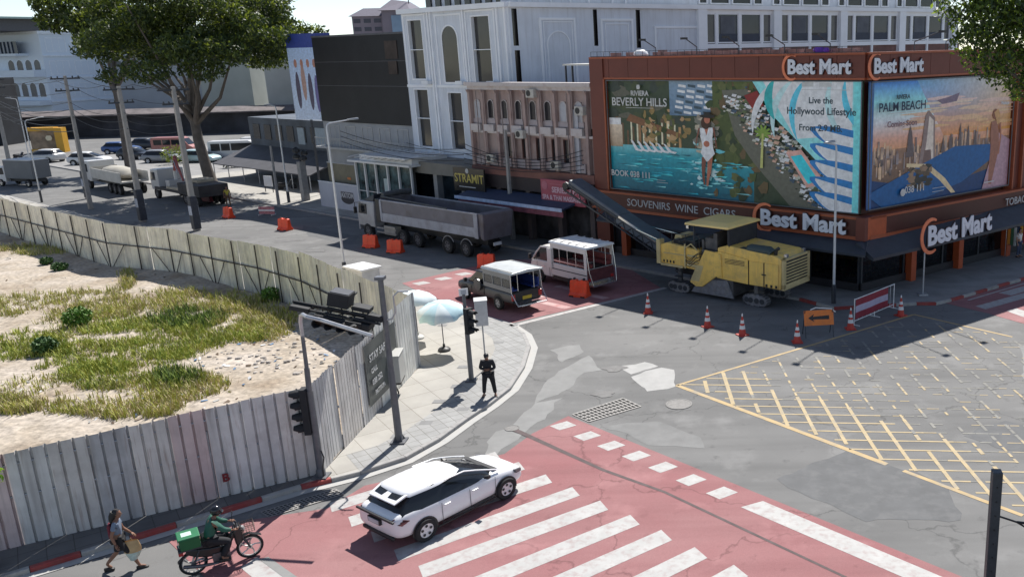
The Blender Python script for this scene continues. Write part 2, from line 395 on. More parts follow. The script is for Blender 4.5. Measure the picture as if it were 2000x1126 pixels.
# yellow box junction
C1, C2, C4 = G(1322,752), G(1785,614), G(1835,945)
e1 = (C2-C1).normalized(); L1 = (C2-C1).length; e2 = (C4-C1).normalized(); L2 = 17.0
yd = MB()
def strip(mb, p, q, w, z=.008):
    d = (q-p).normalized(); n_ = Vector((-d.y, d.x, 0))*(w/2); Z = Vector((0,0,z)); mb.poly([p-n_+Z, q-n_+Z, q+n_+Z, p+n_+Z])
strip(yd, C1, C1+e2*9.6, .2); strip(yd, C1, C2, .13)
strip(yd, C2, C2+e2*5, .13); strip(yd, C1+e2*10.2, C1+e2*14, .16)
struct(yd.build('yellow_box_outline', YEL))
h1 = (G(1560,785)-G(1420,783)).normalized(); s1_ = (G(1482,805)-G(1452,727)).normalized()
rg = random.Random(3)
def inbox(p):
    d = p-C1; det = e1.x*e2.y-e1.y*e2.x
    a = (d.x*e2.y-d.y*e2.x)/det; b_ = (e1.x*d.y-e1.y*d.x)/det
    return 0.05 < a < L1 and 0.05 < b_ < L2
yl = MB(); yf = MB()
def lat(start, step, dirv, w, nlines, Z):
    for i in range(nlines):
        p0 = start+step*i; t = -14.0
        while t < 24:
            ln = .42; a, c = p0+dirv*t, p0+dirv*(t+ln); mid = (a+c)/2
            if inbox(a) and inbox(c):
                e = (mid-C1).dot(Vector((-e2.y, e2.x, 0))); e = abs(e)      # distance from the near edge: paint is worn away far from it
                wear = min(.80, max(0, (e-1.9)/2.4))+.28*noise.noise(mid*.45)
                wear = min(wear, .84)
                if rg.random() > wear:
                    k = 1 if wear < .35 else rg.uniform(.5, 1); strip(yl, a, a+dirv*ln*min(1, k+.1), w*(1 if k == 1 else .65), Z)
                elif rg.random() < .5: strip(yf, a, a+dirv*ln*rg.uniform(.7, 1), w*.8, Z)
            t += ln
q0 = G(1410,725); nh = Vector((-h1.y, h1.x, 0)); ns = Vector((-s1_.y, s1_.x, 0))
nH_ = nh*.68 if (nh.y > 0) else -nh*.68
lat(G(1410,727), -nH_, h1, .085, 18, .008)
lat(G(1410,727)+nH_, nH_, h1, .085, 16, .008)
nS_ = ns*.80 if ns.x > 0 else -ns*.80
lat(G(1452,727), nS_, s1_, .13, 24, .0095)
lat(G(1452,727)+(-nS_), -nS_, s1_, .15, 3, .0095)
struct(yf.build('faded_box_hatching', mat('faded_yellow', (.225,.218,.195), .85, 0, .2, 2, dirt=(.17,.17,.168), da=.8, ds=1.8)))
struct(yl.build('yellow_box_hatching', mat('worn_yellow', (.40,.31,.17), .75, 0, .15, 2, dirt=(.24,.22,.19), da=.7, ds=2.5)))
# drain grates
def grate(name, pts, nb, lab):
    P = [G(*p) for p in pts]; b = MB(); fr = MB()
    b.poly([p+Vector((0,0,.012)) for p in P])
    o = tag(b.build(name, mat('drain_dark', (.02,.02,.02), .9)), lab, 'drain', 'road drains')
    for i in range(nb+1):
        a = P[0].lerp(P[1], i/nb); c = P[3].lerp(P[2], i/nb); strip(fr, a, c, .035, .02)
    for i in range(5):
        a = P[0].lerp(P[3], i/4); c = P[1].lerp(P[2], i/4); strip(fr, a, c, .05, .024)
    fr.build('grate_bars', mat('grate_steel', (.28,.27,.26), .6, .3), o)
grate('drain_grate', c4([(520,712),(890,592),(1020,652),(640,765)]), 14, 'long dark slotted drain grate in the grey asphalt beside the red crossing')
grate('drain_grate', [(510,1000),(655,955),(672,965),(525,1010)], 18, 'narrow drain grate along the red and white kerb behind the motorbike')
for (px, py), lb in (((1326,789), 'round manhole cover in grey asphalt near the tip of the yellow box'), ((1000,836), 'small round cover at the end of the dark seam in the crossing')):
    p = G(px, py); r_ = .42 if px > 1100 else .22
    b = MB(); b.lathe([(r_*1.15, .004), (r_*1.15, .02), (r_*1.02, .022), (r_, .015), (r_*.1, .015)], (p.x, p.y, 0), 24)
    tag(b.build('manhole_cover', mat('manhole_iron', (.17,.165,.16), .7, .2, .2, 8)), lb, 'manhole')

# ---------------------------------------------------------------- pavements and kerbs
FA, FB = GP(628,924), GP(820,715)                       # fence corners
FA.z = FB.z = 0
fd = Vector((math.cos(R(31.2)), math.sin(R(31.2)), 0))
FA0 = FA-fd*22
CP = [FB] + [G(*p) for p in ((600,606),(515,577),(345,537),(220,521),(0,456))]
CP.append(CP[-1]+(CP[-1]-CP[-2]).normalized()*25)
kerbA = [G(*p) for p in ((160,1088),(590,957),(705,928))]
kd = (kerbA[1]-kerbA[0]).normalized(); kerbA.insert(0, kerbA[0]-kd*14)
kc = [G(*p) for p in ((794,899),(860,862),(915,822),(960,792),(998,762),(1025,720),(1037,680),(1026,655),(998,636),(948,622))]
kx = kc[-1]+dA*90
kerbpts = kerbA+kc+[kx]
PZ = .14
def offs(pts, d):
    out = []
    for i, p in enumerate(pts):
        a = pts[max(i-1,0)]; c = pts[min(i+1, len(pts)-1)]; t = (c-a).normalized(); out.append(p+Vector((-t.y, t.x, 0))*d)
    return out
inner = offs(kerbpts, .16)
poly = inner+[CP[5]+dN*2.6, CP[5]]+CP[4::-1]+[FA, FA0]
b = MB(); b.poly([(p.x, p.y, PZ-.01) for p in poly]); struct(b.build('pavement', PAVE, tri=True))
i1 = offs(kerbpts, .17); i2 = offs(kerbpts, 1.5)
b = MB()
for i in range(3, len(kerbpts)-2):
    b.poly([(*p.xy, PZ-.004) for p in (i1[i], i1[i+1], i2[i+1], i2[i])])
struct(b.build('pavement_tile_band', TILE))
b = MB()
for px, py in ((833,832),(778,858),(858,790),(893,760),(905,722),(890,778),(865,640),(975,674),(960,712),(1003,640),(940,640),(905,805)):
    c = G(px, py); s_ = .27
    b.poly([c+dA*s_+Vector((0,0,PZ)), c+dB*s_+Vector((0,0,PZ)), c-dA*s_+Vector((0,0,PZ)), c-dB*s_+Vector((0,0,PZ))])
struct(b.build('pavement_dark_tiles', mat('dark_tile', (.2,.2,.2), .8)))
def kerb(name, pts, wid, blocks, mats, h=PZ):
    """kerb stones: a run of blocks along pts"""
    mb = MB(); o_ = offs(pts, wid); acc = 0; k = 0
    for i in range(len(pts)-1):
        L = (pts[i+1]-pts[i]).length; n = max(1, round(L/blocks)) if L > blocks*1.2 else 1
        for j in range(n):
            a, c = pts[i].lerp(pts[i+1], j/n), pts[i].lerp(pts[i+1], (j+1)/n); a2, c2 = o_[i].lerp(o_[i+1], j/n), o_[i].lerp(o_[i+1], (j+1)/n)
            g = (c-a).normalized()*.008
            lo = [(a+g), (c-g), (c2-g), (a2+g)]
            mb.loft([[Vector((p.x, p.y, 0)) for p in lo], [Vector((p.x, p.y, h-.02)) for p in lo], [Vector((p.x, p.y, h)) for p in (lo[0].lerp(lo[3], .12), lo[1].lerp(lo[2], .12), lo[2], lo[3])]], k % len(mats)); k += 1
    return struct(mb.build(name, mats))
kerb('kerb', kerbA, .16, 1.05, [KRED, KWHT])
kerb('kerb', kerbA[-1:]+kc+[kc[-1]+dA*70], .16, 1.0, [mat('kerb_stone', (.33,.32,.31), .8, 0, .15, 2, dirt=(.15,.15,.15), da=.6, ds=2)])
go = offs(kerbpts, -.30); gi = offs(kerbpts, -.0)
b = MB()
for i in range(0, len(kerbpts)-1):
    b.poly([(*p.xy, .0155) for p in (go[i], go[i+1], gi[i+1], gi[i])])
struct(b.build('gutter', GUTT))
# opposite pavement (shop side)
n2 = Vector((math.sin(R(A2+90)), math.cos(R(A2+90)), 0))
def SQ(v, k): return O1+dB*v+n2*k                     # along the right-hand facade; k metres out from it
rp = [SP(120,-2.0), SP(30,-2.1), SP(6,-2.4), SP(2.0,-2.5)]
q = SQ(2.4, 3.7); cpt = SP(0,-2.9)
rp += [SP(.2,-2.9)+n2*.4, SQ(0.3,3.0)+dB*.4, SQ(1.4,3.6), q, SQ(50,3.7)]
rpo = offs(rp, .16) if False else [p for p in rp]
poly = rp+[SQ(50,-.5), O1+dN*.5, SP(44,.5), SP(44,25), SP(120,25)]
b = MB(); b.poly([(p.x, p.y, PZ-.01) for p in poly]); struct(b.build('pavement', PAVD, tri=True))
b = MB(); b.poly([(p.x, p.y, PZ-.002) for p in (SP(38,-1.9), SP(38,.4), SP(44.1,.4), SP(44.1,14), SP(84,14), SP(84,-1.9))]); struct(b.build('plaza_paving', PAVE, tri=True))
kerb('kerb', rp[:4], -.16, 1.0, [mat('kerb_stone', (.33,.32,.31))])
kerb('kerb', rp[3:], -.16, 1.0, [KRED, KWHT])
b = MB(); strip(b, SQ(3.2,4.25), SQ(30,4.25), .12, .012); struct(b.build('edge_line', WHM))
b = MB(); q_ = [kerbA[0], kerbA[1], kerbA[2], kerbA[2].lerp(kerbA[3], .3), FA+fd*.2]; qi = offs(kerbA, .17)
b.poly([(*p.xy, PZ-.003) for p in (qi[0], qi[1], qi[2], FA, FA0)]); struct(b.build('grey_pavement', mat('dark_shaded_pavement', (.15,.145,.14), .85, 0, .15, .8, dirt=(.09,.09,.09), da=.5, ds=1, joints=.6), tri=True))  # asphalt-dark paving, with the fence's shade over its full width painted into the colour
# far pavement on the left of the long street, beyond the fence
# ---------------------------------------------------------------- vacant lot
lot = [FA0, FA, FB]+CP[1:]+[Vector((-120,60,0)), Vector((-60,0,0))]
DIRT = bpy.data.materials.new('sandy_soil'); DIRT.use_nodes = True
def dirt():
    n = DIRT.node_tree.nodes; l = DIRT.node_tree.links; b = n['Principled BSDF']; b.inputs['Roughness'].default_value = .95
    tc = n.new('ShaderNodeTexCoord')
    def nz(s, d): t = n.new('ShaderNodeTexNoise'); t.inputs['Scale'].default_value = s; t.inputs['Detail'].default_value = d; l.new(tc.outputs['Object'], t.inputs['Vector']); return t.outputs['Fac']
    r = n.new('ShaderNodeValToRGB'); l.new(nz(.35, 8), r.inputs[0]); e = r.color_ramp.elements
    e[0].position = .32; e[0].color = (.30,.235,.17,1); e[1].position = .7; e[1].color = (.50,.44,.38,1)
    k = e.new(.48); k.color = (.40,.34,.27,1)
    mx = n.new('ShaderNodeMix'); mx.data_type = 'RGBA'; mx.blend_type = 'MULTIPLY'; mx.inputs[0].default_value = 1
    q = n.new('ShaderNodeMapRange'); q.inputs['From Min'].default_value = .3; q.inputs['From Max'].default_value = .7; q.inputs['To Min'].default_value = .62; q.inputs['To Max'].default_value = 1.2
    l.new(nz(5, 8), q.inputs['Value']); l.new(r.outputs[0], mx.inputs[6]); l.new(q.outputs[0], mx.inputs[7]); l.new(mx.outputs[2], b.inputs['Base Color'])
    bp = n.new('ShaderNodeBump'); bp.inputs['Strength'].default_value = .9; bp.inputs['Distance'].default_value = .12; l.new(nz(2.2, 8), bp.inputs['Height']); l.new(bp.outputs[0], b.inputs['Normal'])
dirt()
def lotz(x, y): return .12+.16*noise.noise(Vector((x*.12, y*.12, 0)))+.06*noise.noise(Vector((x*.6, y*.6, 3)))+.03*noise.noise(Vector((x*1.9, y*1.9, 3)))
me = bpy.data.meshes.new('vacant_lot_ground'); bmm = bmesh.new()
fv = bmm.faces.new([bmm.verts.new((p.x, p.y, 0)) for p in lot]); bmesh.ops.triangulate(bmm, faces=[fv])
for _ in range(9):
    ed = [e for e in bmm.edges if e.calc_length() > (.9 if (sum((v.co for v in e.verts), Vector())/2).y < 55 else 3)]
    if not ed: break
    bmesh.ops.subdivide_edges(bmm, edges=ed, cuts=1); bmesh.ops.triangulate(bmm, faces=[f for f in bmm.faces if len(f.verts) > 3])
for v in bmm.verts: v.co.z = max(.02, lotz(v.co.x, v.co.y))
bmm.to_mesh(me); bmm.free(); me.materials.append(DIRT)
for p in me.polygons: p.use_smooth = True
o = bpy.data.objects.new('vacant_lot_ground', me); COL.objects.link(o); struct(o)
def blades(mb, x, y, z, h, n, sp, w=.03, nm=1):
    for _ in range(n):
        a = rnd.uniform(0, 6.283); r_ = sp*math.sqrt(rnd.random()); bx_, by_ = x+r_*math.cos(a), y+r_*math.sin(a)
        a2 = rnd.uniform(0, 6.283); ln = h*rnd.uniform(.5, 1.15); tilt = rnd.uniform(.1, .65)
        d = Vector((math.cos(a2), math.sin(a2), 0)); s_ = Vector((-d.y, d.x, 0))*w*rnd.uniform(.6, 1.3)
        B = Vector((bx_, by_, z)); Mi = B+d*ln*tilt*.35+Vector((0,0,ln*.62)); T = B+d*ln*tilt+Vector((0,0,ln*.95)); k = rnd.randrange(nm)
        i = mb._a([B-s_, B+s_, Mi+s_*.8, Mi-s_*.8, T]); mb.f += [[i,i+1,i+2,i+3],[i+3,i+2,i+4]]; mb.mi += [k, k]
GR = [mat('dry_grass', (.50,.44,.20), .9, 0, .25, 1.2), mat('olive_grass', (.36,.38,.075), .9, 0, .25, 1.2), mat('green_grass', (.21,.29,.055), .9, 0, .25, 1.2), mat('straw', (.52,.43,.27), .9, 0, .2, 1.2)]
def patch(name, els, nt, h, mats, lab=None, sp=.16, w=.018):
    mb = MB()
    for (cx, cy, rx, ry, wt) in els:
        for _ in range(int(nt*wt)):
            a = rnd.uniform(0, 6.283); r_ = math.sqrt(rnd.random()); r_ = r_**.8
            px, py = cx+rx*r_*math.cos(a), cy+ry*r_*math.sin(a); p = G(px, py)
            if noise.noise(Vector((p.x*.55, p.y*.55, 1)))+.5*(1-r_)+rnd.uniform(-.45,.2) < -.12: continue
            if not inlot(p): continue
            blades(mb, p.x, p.y, lotz(p.x, p.y)-.02, h*rnd.choice((.35,.5,.7,.9,1.3)), rnd.choice((4,6,9)), sp*rnd.choice((.6,1,1.8)), w, len(mats))
    tag(mb.build(name, mats, fix=False), kind='stuff')
def inlot(p):
    c = False; j = len(lot)-1
    for i in range(len(lot)):
        a, b_ = lot[i], lot[j]
        if ((a.y > p.y) != (b_.y > p.y)) and (p.x < (b_.x-a.x)*(p.y-a.y)/(b_.y-a.y)+a.x): c = not c
        j = i
    return c
patch('dry_grass', [(300,640,230,60,.6), (480,640,100,40,.45), (150,775,190,40,.25), (120,600,170,30,.8), (300,590,200,24,.45), (500,622,80,40,1.1), (420,590,130,20,.7), (60,492,90,10,.4), (20,800,60,16,.4), (250,548,14,20,.15), (230,800,130,22,.35), (330,760,130,30,.5)], 1500, .34, [GR[0], GR[1], GR[3], GR[1]])
patch('green_grass', [(330,665,180,40,1.5), (200,690,180,36,.7), (250,640,160,30,.4), (440,655,90,30,.6), (200,740,90,28,.6), (60,690,80,40,.6), (340,745,60,22,.5)], 1500, .30, [GR[1], GR[2], GR[1], GR[1]])
patch('dark_grass', [(370,628,80,20,1.0), (350,745,45,14,.4)], 800, .5, [GR[2], mat('deep_grass', (.06,.10,.03), .9, 0, .25, 1.2)])
LEAFG = mat('bright_leaf', (.10,.21,.025), .6, 0, .3, 3)
def bush(px, py, r_, h, n, M, lab, gr='shrubs on the vacant lot'):
    p = G(px, py); t = thing('shrub', (p.x, p.y, lotz(p.x, p.y)-.02), lab, 'shrub', group=gr); mb = MB(); leaves(mb, [(0,0,h*.5,r_,r_,h*.55)], n, .10, rnd); mb.build('foliage', M, t, fix=False)
    st = MB()
    for k in range(5): a = k*1.3; st.tube((0,0,0), (r_*.6*math.cos(a), r_*.6*math.sin(a), h*.7), .02, .008, 5)
    st.build('stem', mat('twig', (.12,.08,.05)), t)
def leaves(mb, cl, n, s, rg, nm=1, hang=0.0):
    tot = sum(c[3]*c[4]*c[5] for c in cl)
    for c in cl:
        for _ in range(int(n*c[3]*c[4]*c[5]/tot)):
            while True:
                v = Vector((rg.uniform(-1,1), rg.uniform(-1,1), rg.uniform(-1,1)))
                if .25 < v.length < 1: break
            v = v*(.55+.45*rg.random()**.5/ max(v.length, .5)) if rg.random() < .6 else v
            if v.length > 1.15: v *= 1.1/v.length
            p = Vector((c[0]+v.x*c[3], c[1]+v.y*c[4], c[2]+v.z*c[5]))
            E_ = Euler((rg.uniform(0,6.28), rg.uniform(-1.2,1.2), rg.uniform(0,6.28))).to_matrix(); q = s*rg.uniform(.55, 1.3); k = rg.randrange(nm)
            i = mb._a([p+E_ @ Vector(t) for t in ((-q,0,0),(0,-q*.42,q*.12),(q,0,0),(0,q*.42,q*.12))]); mb.f.append([i,i+1,i+2,i+3]); mb.mi.append(k)
bush(155,640,.65,.95,900,LEAFG,'tallest bright green bush among dry grass in the vacant lot')
bush(92,697,.5,.75,700,mat('shrub_leaf', (.06,.13,.03), .6, 0, .3, 3),'small round dark green bush in the vacant lot, nearest the left edge')
bush(530,590,.45,.8,500,LEAFG,'yellow green bush at the corner of the lot by the fence bend')
bush(118,528,.5,.5,500,mat('shrub_leaf'.strip(), (.06,.13,.03)),'low grey green bush in front of the far fence')
bush(92,518,.4,.45,400,mat('shrub_leaf', (0,0,0)),'lowest grey green bush left of another one by the far fence')
# rubble
mb = MB()
for _ in range(130):
    px, py = rnd.uniform(400, 660), rnd.uniform(650, 735) ; p = G(px, py)
    if not inlot(p) or not inlot(p+Vector((.3,-.3,0))): continue
    s_ = rnd.uniform(.03, .11); mb.ball((p.x, p.y, lotz(p.x, p.y)+s_*.2), (s_, s_*rnd.uniform(.5,1.4), s_*.6), 8)
tag(mb.build('rubble', mat('rubble_stone', (.42,.38,.34), .9, 0, .2, 6)), kind='stuff')
0 and flat('concrete_slab', [(380,705),(520,655),(640,665),(676,690),(610,742),(470,745)], .2, mat('old_slab', (.55,.44,.37), .9, 0, .15, .8, dirt=(.36,.28,.22), da=.6, ds=.6, bump=.6, bs=3))

# litter and debris on the lot, oil stains on the road
mb = MB()
for _ in range(170):
    px, py = rnd.choice(((rnd.uniform(0,560), rnd.uniform(500,560)), (rnd.uniform(0,500), rnd.uniform(740,830)), (rnd.uniform(380,660), rnd.uniform(640,730)))); p = G(px, py)
    if not inlot(p) or not inlot(p+Vector((.4,-.4,0))): continue
    s_ = rnd.uniform(.03,.12); T = Matrix.Translation((p.x, p.y, lotz(p.x, p.y)+.02)) @ Euler((rnd.uniform(-.4,.4), rnd.uniform(-.4,.4), rnd.uniform(0,6))).to_matrix().to_4x4(); mb.box(-s_,s_,-s_*.5,s_*.5,0,.015, rnd.randrange(4), T)
tag(mb.build('litter', [WHT, mat('litter_blue', (.1,.2,.35)), mat('litter_brown', (.15,.1,.06)), mat('litter_grey', (.4,.4,.38))]), kind='stuff')
for px, py, r_ in ((1200,720,.3),(1180,770,.25),(560,470,.6),(620,490,.4)):
    c = G(px, py); pts = [(c.x+r_*math.cos(a)*(1+.35*math.sin(a*3+px))*1.6, c.y+r_*math.sin(a)*(1+.3*math.cos(a*2+py))) for a in [i*.35 for i in range(18)]]
    flat('oil_stain', pts, .0175 if py > 900 and px < 1500 else .0125, mat('oil_stained_asphalt', (.118,.115,.114), .7, 0, .2, 3, dirt=(.15,.148,.146), da=.8, ds=4), px=False) if not (py > 880) else None
# ================================================================ corrugated fence
def fmat(name, c, st, da=.5, ds=1.5):
    return mat(name, c, .55, .1, .14, 1.1, dirt=st, da=da, ds=ds, streak=.42)
FM1 = [fmat('zinc_sheet', (.60,.575,.55), (.40,.37,.35)), fmat('zinc_sheet_warm', (.62,.57,.53), (.46,.37,.35)), fmat('zinc_sheet_pink', (.60,.49,.48), (.48,.36,.36)), fmat('zinc_sheet_cool', (.58,.575,.57), (.38,.37,.37))]
FM2 = [fmat('cream_sheet', (.85,.78,.60), (.5,.47,.39)), fmat('cream_sheet_grey', (.76,.71,.57), (.42,.4,.34)), fmat('cream_sheet_light', (.88,.82,.66), (.55,.52,.44))]
FM3 = [fmat('pale_grey_sheet', (.72,.72,.68), (.5,.5,.46))]
def corr(mb, p, q, h, per=.27, dep=.08, w=.92, nm=1, rg=random.Random(5), z0=.03, hv=.05, tilt=.0, mi=None):
    """corrugated sheets between p and q, one sheet every w metres, each slightly out of line"""
    L = (q-p).length; d = (q-p).normalized(); n_ = Vector((-d.y, d.x, 0)); k = max(1, round(L/w)); w = L/k
    for i in range(k):
        hh = h+rg.uniform(-hv, hv); off = rg.uniform(-.02, .02); mm = mi(i/k) if mi else rg.randrange(nm)
        prof = []; u = 0; m_ = max(1, round(w/per)); pp = w/m_
        for j in range(m_):
            prof += [(u, 0), (u+pp*.74, 0), (u+pp*.80, dep), (u+pp*.90, dep), (u+pp*.96, 0)]; u += pp
        prof.append((w, 0)); tl = rg.uniform(-.03, .03)
        B = [p+d*(i*w+a)+n_*(b_+off) for a, b_ in prof]
        lo = [Vector((v.x, v.y, z0)) for v in B]; hi = [Vector((v.x, v.y, hh+tl*j/len(B)))+n_*rg.uniform(-.004,.004) for j, v in enumerate(B)]
        i0 = mb._a(lo); i1_ = mb._a(hi)
        for j in range(len(B)-1): mb.f.append([i0+j, i0+j+1, i1_+j+1, i1_+j]); mb.mi.append(mm)
FH = 2.98
fence_near = thing('fence', (FA.x, FA.y, 0), 'long corrugated grey zinc fence in the foreground with pinkish middle and red letter B', 'fence', 90)
def rel(mb, o): mb.X = Matrix.Translation(-o.location); return mb
mb = rel(MB(), fence_near)
def mi_near(t):
    u = (1-t)*22
    r_ = rnd.random()
    return 2 if 3.5 < u < 9 and r_ < .6 else (1 if r_ < .3 else (3 if r_ < .5 else (4 if r_ < .62 else (5 if r_ < .75 else 0))))
corr(mb, FA0, FA, FH, hv=.015, mi=mi_near)
for v in mb.v:
    if v.z > 1.5: v.z -= .035*min(22, (Vector((v.x, v.y, 0))+fence_near.location-FA).length)
mb.build('corrugated_sheets', FM1+[fmat('zinc_sheet_dark', (.44,.44,.45), (.3,.28,.27)), fmat('zinc_sheet_light', (.64,.64,.63), (.5,.48,.46))], fence_near, fix=False)
mb = rel(MB(), fence_near)
nA = Vector((-fd.y, fd.x, 0))
for i in range(9): p = FA0+fd*(i*2.7+.3)+nA*.08; mb.box(-.04,.04,-.04,.04,0,2.2, T=Matrix.Translation(p))
mb.build('fence_posts', MET, fence_near)['kind'] = 'stuff'
mb = rel(MB(), fence_near); mb.tube(FA0+nA*.06+Vector((0,0,1.5)), FA+nA*.06+Vector((0,0,1.5)), .03); mb.tube(FA0+nA*.06+Vector((0,0,1.95)), FA+nA*.06+Vector((0,0,2.6)), .03); mb.build('fence_rails', MET, fence_near)
pB = GP(447,948)
text('B', .34, Matrix.Translation(-fence_near.location) @ Matrix.Translation(FA-fd*((FA-pB).length+.05)-nA*.05+Vector((0,0,.62))) @ Matrix.Rotation(R(31.2), 4, 'Z') @ Matrix.Rotation(R(90), 4, 'X'), mat('dark_red_letter', (.18,.015,.02)), fence_near, bold=.012)
# returning side by the corner
fence_side = thing('fence', (FB.x, FB.y, 0), 'corrugated grey fence side along the pavement behind the grey signal post, carrying a dark banner', 'fence', 90)
sd = (FB-FA).normalized(); FM = FA+sd*((FB-FA).length*.55); mb = rel(MB(), fence_side)
corr(mb, FA, FM, FH+.03, per=.2, dep=.045, hv=.02, mi=lambda t: 0 if rnd.random() < .6 else 3); mb.build('corrugated_sheets', FM1, fence_side, fix=False)
mb = rel(MB(), fence_side); corr(mb, FM, FB, FH+.25, per=.3, dep=.012, w=1.2, hv=.02); mb.build('flat_sheets', FM3, fence_side, fix=False)
mb = rel(MB(), fence_side); nS = Vector((-sd.y, sd.x, 0)); mb.tube(FA+nS*.1+Vector((0,0,1.5)), FB+nS*.1+Vector((0,0,1.5)), .03); mb.tube(FB+Vector((0,0,0)), FB+Vector((0,0,3.25)), .05); mb.build('fence_frame', MET, fence_side)
# dark banner on it
bx0, bx1 = .42, .74; P0, P1 = FA.lerp(FB, bx0)-nS*.07, FA.lerp(FB, bx1)-nS*.07
ban = thing('banner', (P0.x, P0.y, 0), 'dark green grey banner with white lettering fixed on the fence by the pavement', 'banner', 90)
BX = Matrix.Translation(P0) @ Matrix.Rotation(math.atan2(sd.y, sd.x), 4, 'Z'); Lb = (P1-P0).length
mb = MB(Matrix.Translation(-ban.location) @ BX); mb.grid(lambda u, v: (u*Lb, -.01+.02*math.sin(u*9)*math.sin(v*5), .62+v*2.2), 14, 8); mb.build('banner_sheet', mat('banner_vinyl', (.07,.08,.078), .5, 0, .1, 2), ban, fix=False)
BL = mat('banner_print', (.5,.5,.5), .6)
for s_, z, sz, x in (('STAY SAFE', 2.15, .36, .3), ('CALL', 1.72, .24, .35), ('038 252', 1.3, .28, .35), ('PATTAYA', .9, .22, .5)):
    text(s_, sz, Matrix.Translation(-ban.location) @ BX @ WT(x, -.05, z), BL, ban, bold=.006)
# far fence seen from inside
fence_far = thing('fence', (CP[0].x, CP[0].y, 0), 'long cream corrugated fence along the far side of the lot with dark braces', 'fence', 90)
mb = rel(MB(), fence_far); fr = rel(MB(), fence_far); rg5 = random.Random(9)
hts = [3.2, 2.95, 2.85, 2.8, 2.8, 2.9, 2.9]
for i in range(len(CP)-1):
    corr(mb, CP[i], CP[i+1], (hts[i]+hts[i+1])/2, per=.38, dep=.02, w=1.9, nm=3, rg=rg5, hv=.05)
    L = (CP[i+1]-CP[i]).length; d = (CP[i+1]-CP[i]).normalized(); n_ = Vector((-d.y, d.x, 0))
    if n_.x > 0: n_ = -n_
    k = max(1, round(L/2.6))
    for j in range(k):
        a = CP[i]+d*(j*L/k)+n_*.10; c = CP[i]+d*((j+1)*L/k)+n_*.10
        fr.box(-.025,.025,-.025,.025,0,2.8, T=Matrix.Translation(a)); fr.tube(a+Vector((0,0,1.55)), c+Vector((0,0,1.55)), .035, n=6)
        if j % 2 == 0: fr.tube(a.lerp(c, .1)+Vector((0,0,.1))+n_*.5*0, a.lerp(c, .55)+Vector((0,0,1.5)), .025, n=6)
        else: fr.tube(a.lerp(c, .9)+Vector((0,0,.1)), a.lerp(c, .45)+Vector((0,0,1.5)), .025, n=6)
mb.build('corrugated_sheets', FM2, fence_far, fix=False); fr.build('fence_frame', mat('rusty_frame', (.06,.05,.045), .7, .3, .2, 4), fence_far)

# ================================================================ signals, lamps, poles
SIG = mat('signal_black', (.016,.017,.02), .75, 0, .2, 6); POLEG = mat('dark_pole_paint', (.13,.135,.15), .45, .3, .15, 4, dirt=(.2,.19,.18), da=.4, ds=3)
LENS = mat('signal_lens', (.05,.03,.02), .2)
def signal_head(X, parent, n=3, size=.3):
    """vertical signal head facing local +x, base of head at origin"""
    mb = MB(X); h = n*size*1.08; mb.box(-.11,.09,-size*.52,size*.52,0,h); mb.box(-.14,-.11,-size*.4,size*.4,.05,h-.05)
    o = mb.build('signal_head', SIG, parent, bevel=.02)
    for i in range(n):
        z = (i+.5)*size*1.08
        v = MB(X); ring = []
        for r_, x0 in ((size*.42, .09),):
            A = []; B_ = []
            for k in range(13):
                t = R(-30+240*k/12); A.append((x0, r_*math.cos(t), z+r_*math.sin(t))); B_.append((x0+.30-.06*math.sin(t)*0-(.12 if math.sin(t) < 0 else 0), r_*math.cos(t)*1.02, z+r_*math.sin(t)-.03))
            v.loft([A, B_], caps=False, closed=False)
        v.build('visor', SIG, o, solid=.012, fix=False)
        q = MB(X); q.lathe([(.01, .085), (size*.36, .095), (size*.36, .1), (.01, .115)], (0,0,z), 12, ax='x'); q.build('lens', LENS, o, smooth=True)
    return o
# near signal post with arm
p1 = GP(628,930); s1 = thing('signal_post', p1, 'grey traffic signal post in the foreground with goose neck arm, standing at the fence corner', 'traffic signal', 90, 'traffic signals at the pavement corner')
mb = MB(); mb.tube((0,0,.14), (0,0,2.9), .115, .10, 10); mb.tube((0,0,2.9), (.02,0,3.6), .085, .08, 10); mb.tube((.02,0,3.6),(.03,0,4.6),.06,.055,10); mb.box(-.22,.22,-.22,.22,.13,.18); mb.lathe([(.14,.15),(.14,.35),(.115,.4)], n=10); mb.build('pole', POLEG, s1, smooth=True)
e5 = G(735,658,4.75)-p1
mb = MB(); mb.path([(.03,0,4.55),(.03,0,5.02),(.08,-.04,5.2),(.2,-.16,5.28),(.4,-.4,5.28)]+[(e5.x*t, e5.y*t, 5.28-(5.28-4.75)*t) for t in (.3,.6,.95)], .055, 8); mb.build('arm', mat('arm_steel', (.5,.5,.52), .35, .6), s1, smooth=True)
signal_head(Matrix.Translation((-.18,.0,1.55)) @ Matrix.Rotation(R(188), 4, 'Z'), s1, 4, .33)
mb = MB(); mb.box(-.16,0,-.03,.03,2.0,2.06); mb.box(-.16,0,-.03,.03,2.7,2.76); mb.build('bracket', SIG, s1)
mb = MB(); mb.path([(.12,-.05,1.0),(.2,-.1,.8),(.13,-.1,.5),(.1,-.08,.15)], .02, 6); mb.build('cable', BLK, s1)
